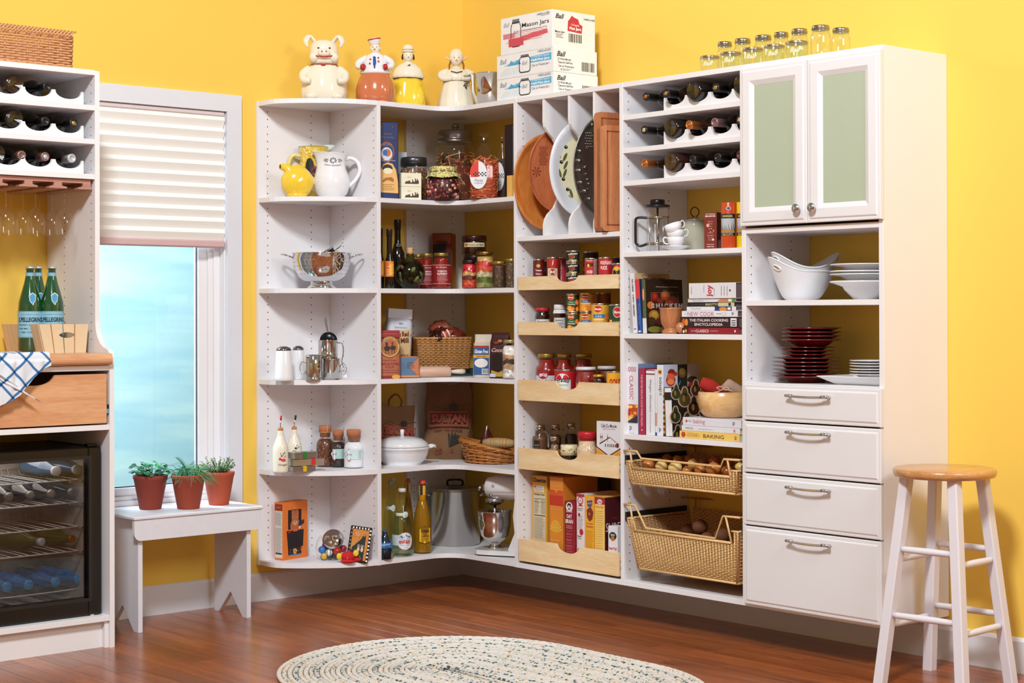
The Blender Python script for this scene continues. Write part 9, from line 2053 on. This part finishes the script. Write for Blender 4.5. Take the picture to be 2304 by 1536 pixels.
# THINGS OF THE BAR CABINET
HW=C('#d49c70',rough=.5,var=.25,scale=60,name='hamper_wicker');HWD=C('#bd8258',rough=.5,var=.2)
zt2=2.1525;hx1=-2.177
t=thing('wicker_hamper','rectangular pale wicker hamper on top of the bar cabinet','basket',(0,0,0))
weave_rect(t,-2.66,hx1,-.33,-.06,zt2+.012,.112,.003,.042,.0088,.0042,HW,HWD,amp=.0045,sides='fblr',rim=.006,rs=.0042)
b=MB()
for k in range(60):
 x=-2.66+(hx1+2.66)*k/60;b.tube([(x,-.333,zt2+.0),(x+.006,-.336,zt2+.012)],.0035,HW,5)
for q in(0,.012):b.tube([(-2.662,-.333-q*.2,zt2+.126+q),(hx1+.002,-.333-q*.2,zt2+.126+q)],.0045,HW,6)
for k in range(34):
 x=-2.66+(hx1+2.66)*k/34;b.tube([(x,-.336,zt2+.122),(x+.014,-.341,zt2+.139),(x+.03,-.336,zt2+.146)],.0038,HW,5)
b.build('braided_edge',t,kind='stuff');b=MB();b.box(-2.65,hx1-.01,-.32,-.07,zt2,zt2+.01,HWD);b.build('base',t)
def lb(row,u,vv,label,cap,out=True,gl=0,slope=False,disc=None,lab=None,yy=-.392,dx=0):
 zr=(2.0195,1.8925,1.7605)[row];x=min(xA(u,yy,vv)+dx,xb-.042);return lay_bottle(label,(x,yy+.02 if out else yy+.04,zr+.050-.031+.0385),0,cap,gl,out,slope,'wine bottles in the left-hand racks',disc=disc,lab=lab)
lb(0,45,208,'brown wine bottle lying base outwards with beige label, top left-hand rack','k',False,1,lab='#8c8468')
lb(0,112,206,'black wine bottle with black neck, middle of the top left-hand rack','k')
lb(1,44,285,'black wine bottle lying base outwards with beige label, middle left-hand rack','k',False,lab='#8c8468')
lb(1,108,288,'black wine bottle with black neck, centre of the middle left-hand rack','k')
lb(1,172,291,'black wine bottle with gold-ringed end, right of the middle left-hand rack','k',disc='g')
lb(1,-14,283,'black wine bottle at the far left of the middle left-hand rack','k',False)
lb(2,55,363,'wine bottle with mauve foil, left in the lowest left-hand rack','m')
lb(2,108,366,'wine bottle with greyish-pink foil, centre of the lowest left-hand rack','m',disc='w')
lb(2,168,370,'wine bottle with white foil, right in the lowest left-hand rack','w')
lb(2,3,360,'black wine bottle at the far left of the lowest left-hand rack','k',False)
# hanging wine glasses
WG=glass(refl=.75,name='wine_glass');proto=None
zt3=1.725-.0150;zr=zAt(527,GX[0],-.30)
gn=['nearest the side panel','second from the side panel','third from the side panel','far left']
for row,(yy,off)in enumerate(((-.32,0),(-.215,0),(-.11,0))):
 for k in range(3 if row else 3):
  if row==2 and k==2:continue
  u=((140,79,15),(110,46,-18),(85,22))[row][k];x=xA(u,yy,480)
  x=min(GX,key=lambda g:abs(g-x))
  lbl='stemmed wine glass hanging upside down, %s row, %s'%(('front','middle','back')[row],gn[k])
  if proto is None:
   proto=thing('wine_glass',lbl,'wine glass',(x,yy,zt3),0,'wine glasses hanging from the rack');H=zt3-zr;R=.0345
   b=MB();b.lathe([(R*.95,0),(R*.9,-.002),(.006,-.006),(.0035,-.012)],WG,28,caps=False);b.build('foot',proto)
   b=MB();b.lathe([(.0035,-.012),(.003,-H*.40),(.004,-H*.46)],WG,14,caps=False);b.build('stem',proto)
   b=MB();b.lathe([(.004,-H*.46),(R*.45,-H*.49),(R*.85,-H*.60),(R*1.0,-H*.76),(R*.97,-H*.90),(R*.88,-H)],WG,32,caps=False);b.tube([(R*.88*cos(a),R*.88*sin(a),-H)for a in[2*pi*q/24 for q in range(24)]],.0007,WG,5,closed=True);b.build('bowl',proto)
  else:dup(proto,(x,yy,zt3),0,lbl)
# slatted wooden crate and green bottles
zc=1.0907;CRW=C('#dcc2a0',rough=.6,var=.08,scale=20,name='crate_paint')
yF,yBk=-.385,-.06;xt0,xt1=xA(87,yF,729),xA(200,yF,729);xb0_,xb1_=xA(97,yF+.012,790),xA(191,yF+.012,790);hc=1.198-zc
t=thing('slatted_crate','flared pale wooden crate with oval hand hole holding green bottles','crate',(0,0,0))
nb=5
gr=C('#a8784c',rough=.8)
hx,hz_,hrx,hrz=(xt0+xt1)/2+.012,zc+hc*.62,.030,.0105
def bead(xa0,xa1,xb0,xb1,y0,y1,hole=None):
 """one board of the front, wider at the top"""
 b=MB();n=6
 pts=[(xb0,zc),(xb1,zc),(xa1,zc+hc),(xa0,zc+hc)]
 b.prism(pts,0,.006,CRW,Matrix(((1,0,0,0),(0,0,1,y0),(0,1,0,0),(0,0,0,1))));b.build('board',t)
def topx(f):return xt0+(xt1-xt0)*f
def botx(f):return xb0_+(xb1_-xb0_)*f
def splitboard(f0,f1):
 """board cut by the hand hole"""
 def X(f,q):return botx(f)+(topx(f)-botx(f))*q
 for lo in(0,1):
  b=MB();n=10;P=[]
  for i in range(n+1):
   f=f0+(f1-f0)*i/n;x=X(f,.6);d=(x-hx)/hrx;e=hrz*sqrt(max(0,1-d*d))if abs(d)<1 else 0
   P.append((f,hz_+(e if lo else-e)))
  pts=[(X(f,(q-zc)/hc),q)for f,q in P]
  pts+=([(X(f1,1),zc+hc),(X(f0,1),zc+hc)]if lo else[(X(f1,0),zc),(X(f0,0),zc)])
  b.prism(pts,0,.006,CRW,Matrix(((1,0,0,0),(0,0,1,yF),(0,1,0,0),(0,0,0,1))));b.build('board',t)
fs_=[0,.235,.475,.715,1.0]
for a,c in zip(fs_,fs_[1:]):
 if topx(a)<hx+hrx and topx(c)>hx-hrx:splitboard(a+.012,c-.012)
 else:bead(topx(a+.012),topx(c-.012),botx(a+.012),botx(c-.012),yF,yF)
b=MB();
for f in fs_[1:-1]:b.prism([(botx(f)-.004,zc),(botx(f)+.004,zc),(topx(f)+.004,zc+hc),(topx(f)-.004,zc+hc)],.002,.0055,gr,Matrix(((1,0,0,0),(0,0,1,yF),(0,1,0,0),(0,0,0,1))))if not(hx-hrx<topx(f)<hx+hrx)else None
b.build('grooves',t,kind='stuff')
for k in range(9):
 y0=yF+.008+(yBk-yF-.01)*k/9;y1=y0+(yBk-yF-.01)/9-.003
 for xt,xo,s_ in((xt0,xb0_,1),(xt1,xb1_,-1)):
  b=MB();b.add([(xo,y0,zc),(xo,y1,zc),(xt,y1,zc+hc),(xt,y0,zc+hc),(xo+s_*.006,y0,zc),(xo+s_*.006,y1,zc),(xt+s_*.006,y1,zc+hc),(xt+s_*.006,y0,zc+hc)],[(0,1,2,3),(4,5,6,7),(0,1,5,4),(3,2,6,7),(0,3,7,4),(1,2,6,5)],CRW);b.build('board',t)
b=MB();b.box(xb0_,xb1_,yBk-.006,yBk,zc,zc+hc,CRW);b.build('back_board',t);b=MB();b.box(xb0_+.006,xb1_-.006,yF+.006,yBk-.006,zc+.001,zc+.006,CRW);b.build('bottom_board',t)
GRN=glass('#1c7a3c',refl=.6,name='green_glass');
def pell(u0,u1,yy,label,k):
 pos,w,h=spot(u0,u1,599,zc+.007,y=yy);R=w/2;t=thing('mineral_water_bottle',label,'bottle',pos,-.52,'green mineral water bottles in the crate')
 pr=[(R*.9,0),(R,.004),(R,h*.50),(R*.95,h*.58),(R*.75,h*.68),(R*.50,h*.80),(R*.34,h*.90),(R*.31,h*.955),(R*.36,h*.965),(R*.36,h*.98)]
 b=MB();b.lathe(pr,C('#0c4a26',rough=.08,coat=.8,spec=.8,name='green_bottle_glass',var=.3,scale=9),34,caps=False);b.build('bottle_glass',t)
 b=MB();b.lathe([(R*.38,h*.972),(R*.40,h*.98),(R*.37,h),(0,h)],C('#c8ccd4',rough=.3,metal=.6),20);b.build('crown_cap',t)
 p=cyl(R*.34);p.rect(-R*.34*pi*.95,R*.34*pi*.95,h*.87,h*.925,'#7fb2d4',.0012,n=16);p.done(t,'neck_label')
 p=cyl(R+.0003);p.rect(-R*1.5,R*1.4,h*.16,h*.47,'#6fa8c4',.0002);p.rect(-R*1.45,R*1.35,h*.17,h*.46,'#8cbcd0',.0005);p.text('S.PELLEGRINO',R*.15,h*.37,w=R*2.3,h=h*.055,col='#142848',bold=.04);p.text('ACQUA MINERALE NATURALE',R*.1,h*.43,w=R*1.6,col='#2a5a80');p.lines(-R*1.0,R*1.0,h*.20,h*.33,3,'#2a5a80');p.done(t,'paper_label')
 p=cyl(R*.93,a=.30);p.poly([(-R*.30,h*.66),(0,h*.69),(R*.30,h*.66),(R*.24,h*.59),(0,h*.545),(-R*.24,h*.59)],'#d8e4ec',.0018);p.poly([(-R*.24,h*.652),(0,h*.68),(R*.24,h*.652),(R*.19,h*.595),(0,h*.56),(-R*.19,h*.595)],'#4f9acb',.0024);p.done(t,'shoulder_badge')
pell(41,94,-.27,'green mineral water bottle at the left in the slatted crate',0)
pell(91,143,-.30,'green mineral water bottle at the right in the slatted crate',1)
pell(62,110,-.17,'green mineral water bottle standing behind the other two in the crate',2)
# checked tea towel
def towel_mat():
 mt,nt,bs=nmat('checked_towel');N=nt.nodes;L=nt.links;tx=N.new('ShaderNodeTexCoord');mp=N.new('ShaderNodeMapping');mp.inputs['Rotation'].default_value=(0,radians(42),0)
 sp=N.new('ShaderNodeSeparateXYZ');L.new(tx.outputs['Object'],mp.inputs[0]);L.new(mp.outputs[0],sp.inputs[0]);outs=[]
 for ax,ph in(('X',.3),('Z',.15)):
  a=N.new('ShaderNodeMath');a.operation='MULTIPLY_ADD';a.inputs[1].default_value=15.5;a.inputs[2].default_value=ph;f=N.new('ShaderNodeMath');f.operation='FRACT';c=N.new('ShaderNodeMath');c.operation='LESS_THAN';c.inputs[1].default_value=.135
  L.new(sp.outputs[ax],a.inputs[0]);L.new(a.outputs[0],f.inputs[0]);L.new(f.outputs[0],c.inputs[0]);outs.append(c)
 s_=N.new('ShaderNodeMath');s_.operation='ADD';L.new(outs[0].outputs[0],s_.inputs[0]);L.new(outs[1].outputs[0],s_.inputs[1])
 rp=N.new('ShaderNodeValToRGB');rp.color_ramp.interpolation='CONSTANT';e=rp.color_ramp.elements;e[0].color=(*rgb('#dcdfe8'),1);e[1].position=.25;e[1].color=(*rgb('#3a72a8'),1);e2=e.new(.75);e2.color=(*rgb('#1c2c5c'),1)
 h=N.new('ShaderNodeMath');h.operation='MULTIPLY';h.inputs[1].default_value=.5;L.new(s_.outputs[0],h.inputs[0]);L.new(h.outputs[0],rp.inputs[0]);L.new(rp.outputs[0],bs.inputs['Base Color']);bs.inputs['Roughness'].default_value=.9;return mt
TM=towel_mat();x0,x1=-2.64,xA(112,-.55,822)
t=thing('tea_towel','white and blue checked tea towel draped over the honey-wood counter','towel',(0,0,0))
def tw_(u,v,o=0):
 x=x0+(x1-x0)*u;
 zl=1.046+(.905-1.046)*0+((zAt(915,xA(0,-.55,915),-.55))-1.046)*max(0,(x1-x)/(x1-xA(0,-.55,915)))+.012*sin(u*9)
 zl=min(zl,1.05)
 back=-.40-.09*max(0,u-.72)/.28*1.0
 L1=abs(back+DL+.03);L2=.04;L3=max(.002,1.07-zl);s_=v*(L1+L2+L3)
 wv=.006*sin(u*14+v*3)*(v>.4)+.003*sin(u*31)
 if s_<L1:y,z_=back-(s_),1.0925+.006*abs(sin(u*7+s_*20))+.002
 elif s_<L1+L2:q=(s_-L1)/L2*pi/2;y,z_=-DL-.030-.006-.004*sin(q),1.0925-.022*(1-cos(q))
 else:y,z_=-DL-.040-abs(wv)-.003,1.0705-(s_-L1-L2)
 return(x+.0,y-o,z_+o*.3)
b=MB();b.sheet(lambda u,v:tw_(u,v),46,50,TM);b.sheet(lambda u,v:tw_(u,v,-.0015),46,50,TM);b.build('draped_cloth',t)
b=MB();fold=lambda u,v:(x0+(x1-.055-x0)*(u*.62+.0)+.10*v*(1),-DL-.046-.004*sin(v*9)-.008*(1-abs(2*u-1)),1.092-(.02+.085*v*1.0)-.085*u*(1-.2*v))
b.sheet(fold,24,14,TM);b.build('folded_layer',t)
# bottles in the cooler
CB=C('#2c5a80',rough=.12,coat=.6,var=.3,scale=30,name='blue_water_bottle');CB2=C('#2c78c8',rough=.12,coat=.6,var=.4,scale=40,name='bright_blue_bottle');OLV=C('#4a5028',rough=.12,coat=.5,var=.15,name='olive_bottle')
def cool(u,v,label,glm,capm,r,L=.26,yy=-.385,ridge=True,neck=.55,rz=0,shelf=None):
 x=xA(u,yy,v);zc_=(shelf+.003+r)if shelf else zAt(v,x,yy);t=thing('chilled_bottle',label,'bottle',(x,yy,zc_),rz,'bottles chilling in the wine cooler');M_=Matrix.Rotation(pi/2,4,'X')@Matrix.Translation((0,0,-L))
 pr=[(0,.004),(r*.8,0),(r,.006)]
 if ridge:pr+=[(r*(1 if k%2 else.95),.02+(L*.55)*k/9)for k in range(10)]
 else:pr+=[(r,L*.58)]
 pr+=[(r*.92,L*.68),(r*(neck+.12),L*.82),(r*neck,L*.90),(r*neck*.95,L*.93)]
 b=MB();b.lathe(pr,glm,26,M_=M_,caps=False);b.build('bottle_body',t)
 b=MB();b.lathe([(r*neck,L*.93),(r*neck*1.05,L*.995),(r*neck*.9,L),(0,L)],capm,20,M_=M_);b.build('cap',t)
LGR=C('#c8ccd0',rough=.5)
cool(128,1071,'blue ridged water bottle with white cap on the top cooler shelf, left of the pair',CB,LGR,.032,shelf=RZ[0]);cool(175,1068,'blue ridged water bottle with white cap on the top cooler shelf, right of the pair',CB,LGR,.032,shelf=RZ[0])
for(u,v),o in zip(((22,1131),(70,1127),(117,1124),(163,1121)),('far left','second from left','third from left','right end')):
 cool(u,v,'black wine bottle with silver end on the second cooler shelf, '+o,DG[0],C('#a8a498',rough=.3,metal=.8),.036,.28,ridge=False,neck=.40,shelf=RZ[1])
cool(96,1235,'olive green bottle with white capped end on the third cooler shelf',OLV,C('#b8c0d0',rough=.4),.040,.28,ridge=False,neck=.36,rz=.35,shelf=RZ[3]);cool(164,1222,'olive green bottle with copper end on the third cooler shelf',OLV,CAPS['o'],.036,.28,yy=-.36,ridge=False,neck=.40,rz=.25,shelf=RZ[3])
for(u,v),o in zip(((17,1323),(66,1322),(126,1315),(178,1305)),('far left','second from left','third from left','right end')):
 cool(u,v,'bright blue water bottle with blue cap at the bottom of the cooler, '+o,CB2,C('#3aa0e8',rough=.2,coat=.5),.033,.24,yy=-.36,rz=.12,shelf=zq+.002)
b=MB();
for k in range(14):b.box(ix0+.02+k*.038,ix0+.04+k*.038,-.40,-.08,iz0+.003,iz0+.009,C('#c0b8b2',rough=.6))
b.build('floor_ribs',wc,kind='stuff')
# WHITE BENCH WITH HERB POTS
zB=.451;y0b,y1b=-.335,-.035;xl0=xA(300.5,y0b,1165);xr0=xA(591,y0b,1136)
WB=C('#dedde6',rough=.5,var=.04,scale=30,bump=.15,name='bench_paint')
t=thing('wooden_bench','small white painted wooden bench under the window','bench',(0,0,0))
b=MB();b.box(xl0,xr0,y0b-.006,y1b,zB-.013,zB,WB,.003);b.build('seat',t)
ax0,ax1=xl0+.004,xr0-.008;hA=.094;r=.028
P_=[(ax0,zB-.0135),(ax0,zB-hA+r)]+[(ax0+r-r*cos(a),zB-hA+r-r*sin(a))for a in[pi/2*k/6 for k in range(1,7)]]+[(ax1-r+r*sin(a),zB-hA+r-r*cos(a))for a in[pi/2*k/6 for k in range(0,7)]]+[(ax1,zB-.0135)]
for yy in(y0b,y1b-.03):
 b=MB();b.prism(P_,0,.017,WB,Matrix(((1,0,0,0),(0,0,1,yy),(0,1,0,0),(0,0,0,1))));b.build('apron',t)
for xr_ in(-1.873,-1.381):
 ya,yb_=y0b+.018,y1b-.032;ym=(ya+yb_)/2;P2_=[(ya,0),(ya+.035,0),(ym-.008,.085),(ym,.092),(ym+.008,.085),(yb_-.035,0),(yb_,0),(yb_,zB-.0135),(ya,zB-.0135)]
 b=MB();b.prism(P2_,0,.019,WB,Matrix(((0,0,1,xr_-.019),(1,0,0,0),(0,1,0,0),(0,0,0,1))));b.build('leg_board',t)
TC=[C('#8a3424',rough=.75,var=.12,scale=14,name='terracotta_dark'),C('#9a4028',rough=.75,var=.12,scale=14),C('#b04c2e',rough=.75,var=.12,scale=14)]
SOIL=C('#2a1c14',rough=1,var=.4,scale=90);rnd=random.Random(21)
def pot(u0,u1,vr,ub0,ub1,vb,k,label):
 pb=onZ((ub0+ub1)/2,vb,zB);dpt=depth(pb)+.03;rb_=(ub1-ub0)/2*dpt/FPX;yy=pb.y+rb_*.75;x=xA((ub0+ub1)/2,yy,vb);rt_=(u1-u0)/2*depth((x,yy,zB))/FPX;h=zAt(vr,x,yy-rt_*.6)-zB
 t=thing('potted_herb',label,'potted plant',(x,yy,zB),0,'terracotta herb pots on the bench');b=MB()
 b.lathe([(rb_*.96,0),(rb_,.003),(rb_+(rt_-rb_)*.86,h*.88),(rt_*.99,h*.90),(rt_,h*.985),(rt_*.97,h),(rt_*.88,h),(rt_*.86,h*.9),(0,h*.88)],TC[k],40);b.build('terracotta_pot',t)
 b=MB();b.lathe([(rt_*.87,h*.90),(rt_*.5,h*.925),(0,h*.93)],SOIL,24,caps=False);b.build('soil',t);return t,rt_,h
t,R,h=pot(299,377,1070,314,363,1147,0,'terracotta pot of round-leaved dark green herb, leftmost on the bench')
LG=[C(c,rough=.5,var=.2,scale=60)for c in('#1f6a3c','#2a8048','#185230','#3a9a58')]
def leaf(b,c,d,nrm_,L_,W_,mt):
 d=d.normalized();s_=d.cross(nrm_).normalized();n_=s_.cross(d)
 P=[c,c+d*L_*.3+s_*W_*.5+n_*L_*.05,c+d*L_*.7+s_*W_*.42,c+d*L_-n_*L_*.12,c+d*L_*.7-s_*W_*.42,c+d*L_*.3-s_*W_*.5+n_*L_*.05,c+d*L_*.5-n_*L_*.03]
 b.add(P,[(0,1,6),(1,2,6),(2,3,6),(3,4,6),(4,5,6),(5,0,6)],mt,True)
b=MB();st=MB()
for k in range(95):
 a=rnd.uniform(0,2*pi);rr=R*1.05*sqrt(rnd.random());hh_=h+rnd.uniform(.004,.047)*(1.15-.35*(rr/R)**2);c=Vector((rr*cos(a),rr*sin(a),hh_));d=Vector((cos(a)+rnd.gauss(0,.5),sin(a)+rnd.gauss(0,.5),rnd.uniform(-.3,.4)))
 leaf(b,c,d,Vector((rnd.gauss(0,.3),rnd.gauss(0,.3)-.3,1)),rnd.uniform(.018,.028),rnd.uniform(.018,.026),rnd.choice(LG))
 if k%2:st.tube([(rr*.5*cos(a),rr*.5*sin(a),h*.92),(rr*.8*cos(a),rr*.8*sin(a),h+.01),tuple(c)],.0010,LG[2],5)
b.build('leaves',t,kind='stuff');st.build('stems',t,kind='stuff')
t,R,h=pot(385,462,1069,399,449,1146,1,'terracotta pot of drooping chives in the middle of the bench')
GB=[C(c,rough=.5,var=.2)for c in('#2c7a44','#3c8c58','#1f5c38','#4a8c6a','#6a9a48')];b=MB()
for k in range(230):
 a=rnd.gauss(-.35,1.3)if k%3 else rnd.uniform(0,2*pi);r0=R*.7*sqrt(rnd.random());a2=rnd.uniform(0,2*pi);c=Vector((r0*cos(a2),r0*sin(a2),h*.92));L_=rnd.uniform(.05,.125);up_=rnd.uniform(.35,1.0)
 dr_=Vector((cos(a),sin(a),0));pts=[c+dr_*(L_*s_*(.35+.65*s_)*(1.1-up_*.4))+Vector((0,0,L_*up_*(s_*1.5-s_*s_*(1.0+.9*(1-up_)*2.2))))for s_ in(0,.25,.5,.75,1)]
 b.tube(pts,[.0013,.0013,.0012,.0009,.0003],rnd.choice(GB),4,caps=False)
for k in range(12):
 a=rnd.uniform(1.8,4.2);pts=[Vector((0,0,h*.92))+Vector((cos(a),sin(a)*.3,0))*(.06*s_)+Vector((0,0,.095*s_*(1.5-s_*.62)))for s_ in(0,.3,.6,1)];b.tube(pts,[.0012,.0011,.0008,.0003],rnd.choice(GB),4,caps=False)
b.build('grassy_blades',t,kind='stuff')
t,R,h=pot(459,530,1062,470,515,1137,2,'orange terracotta pot of fine-leaved thyme, rightmost on the bench')
TH=[C(c,rough=.5,var=.25)for c in('#4a6a30','#6a8a48','#9aac68','#2c4420','#3a5a34')];b=MB();st=MB()
for k in range(90):
 a=rnd.uniform(0,2*pi);sp_=rnd.uniform(.1,1.0);top=Vector((R*(.25+.95*sp_)*cos(a),R*(.25+.95*sp_)*sin(a),h+rnd.uniform(.012,.058)));c=Vector((R*.5*sp_*cos(a),R*.5*sp_*sin(a),h*.92));st.tube([c,(c+top)/2+Vector((0,0,.006)),top],.0008,TH[3],4)
 for j in range(9):
  q=.3+.7*j/8;p_=c.lerp(top,q)+Vector((0,0,.010*sin(q*pi)*.6));leaf(b,p_,Vector((rnd.gauss(0,1),rnd.gauss(0,1),rnd.uniform(0,.8))),Vector((0,-.5,1)),rnd.uniform(.005,.010),rnd.uniform(.004,.006),rnd.choice(TH))
b.build('leaves',t,kind='stuff');st.build('stems',t,kind='stuff')
# STOOL
SC=Vector((-.33,-2.924,0));RR=Vector((rt0.x,rt0.y,0)).normalized();FF=Vector((-RR.y,RR.x,0));zs=zAt(1052,SC.x,SC.y)
t=thing('bar_stool','round wooden-topped stool with white square legs in front of the tall cabinet','stool',(SC.x,SC.y,0));WS=C('#dfdbe4',rough=.4,var=.02,name='stool_paint')
OKS=wood('#b07844','#d6a068','X',3,.28,7,.5,name='stool_seat_wood');b=MB();Rs=229/2*depth((SC.x,SC.y,zs))/FPX
b.lathe([(0,zs-.030),(Rs*.90,zs-.030),(Rs*.965,zs-.027),(Rs*.995,zs-.018),(Rs,zs-.010),(Rs*.985,zs-.003),(Rs*.95,zs),(0,zs)],OKS,64);b.build('seat',t)
ends={}
for nm_,d in(('left',-RR),('back',FF),('front',-FF),('right',RR)):
 a,c=d*.126,d*.217;ends[nm_]=(Vector((a.x,a.y,zs-.030)),Vector((c.x,c.y,0)));b=MB();A,B_=ends[nm_];s_=.0185
 vs=[(P.x+x*s_,P.y+y*s_,P.z)for P in(A,B_)for x,y in((-1,-1),(1,-1),(1,1),(-1,1))]
 vs=[]
 for P in(A,B_):
  for x,y in((-1,-.8),(-.8,-1),(.8,-1),(1,-.8),(1,.8),(.8,1),(-.8,1),(-1,.8)):vs.append((P.x+x*s_,P.y+y*s_,P.z))
 b.add(vs,[(i,(i+1)%8,(i+1)%8+8,i+8)for i in range(8)]+[tuple(range(8)),tuple(range(8,16))],WS);b.build('leg',t)
def at_(nm_,q):A,B_=ends[nm_];f=q/A.z;return B_.lerp(A,f)
for a,c,q in(('left','front',.447),('back','right',.445),('left','back',.411),('front','right',.411),('left','front',.229),('back','right',.229),('left','back',.192),('front','right',.192)):
 b=MB();P,Q=at_(a,q),at_(c,q);d=(Q-P).normalized();P,Q=P+d*.016,Q-d*.016;b.tube([P,P.lerp(Q,.08),P.lerp(Q,.5),P.lerp(Q,.92),Q],[.0085,.0105,.0118,.0105,.0085],WS,14,sharp=True);b.build('rung',t)
# BRAIDED RUG
rug=thing('braided_rug','oval braided rug of cream, green and straw cord on the wooden floor','rug',(-1.445,-1.885,.001))
RM=[speck('#d6cec8',['#c8b08a','#d8c0a0','#c0b4b0'],85,.34,rough=.95,name='cream_braid'),speck('#cfc8c4',['#3a5c5c','#c8a868','#54706c','#d8d0cc'],75,.40,rough=.95,name='green_flecked_braid'),speck('#d8cec6',['#d0a868','#c89a58','#5a7470','#d8c8b0'],80,.36,rough=.95,name='straw_flecked_braid'),speck('#c8c4c2',['#2c4c50','#3c5c60','#c4b8a8'],70,.47,rough=.95,name='dark_green_braid')]
pat=[0,2,0,3,2,0,1,3,0,2,1,0,3,2,0,1,1,0,3,2,0,1,3,0,2,1,0,3,1,2,3,1]
cwid=.0182
for k in range(31):
 r=.585-cwid*(k+.5);hl=.215;pts=[];per=2*pi*r+4*hl;n=max(24,int(per/.0085));rr=[]
 for i in range(n):
  s_=per*i/n
  if s_<2*hl:p_=(r,-hl+s_)
  elif s_<2*hl+pi*r:a=(s_-2*hl)/r;p_=(r*cos(a),hl+r*sin(a))
  elif s_<4*hl+pi*r:p_=(-r,hl-(s_-2*hl-pi*r))
  else:a=pi+(s_-4*hl-pi*r)/r;p_=(r*cos(a),-hl+r*sin(a))
  pts.append((p_[0],p_[1],.006));rr.append(.0088*(1+.13*sin(i*pi*.5+k)))
 b=MB();b.tube(pts,rr,RM[pat[k]],7,closed=True,flat=.68);b.build('braid_ring',rug)
b=MB();b.tube([(0,-.20,.006),(0,.20,.006)],.0088,RM[1],7,flat=.68);b.build('centre_braid',rug)
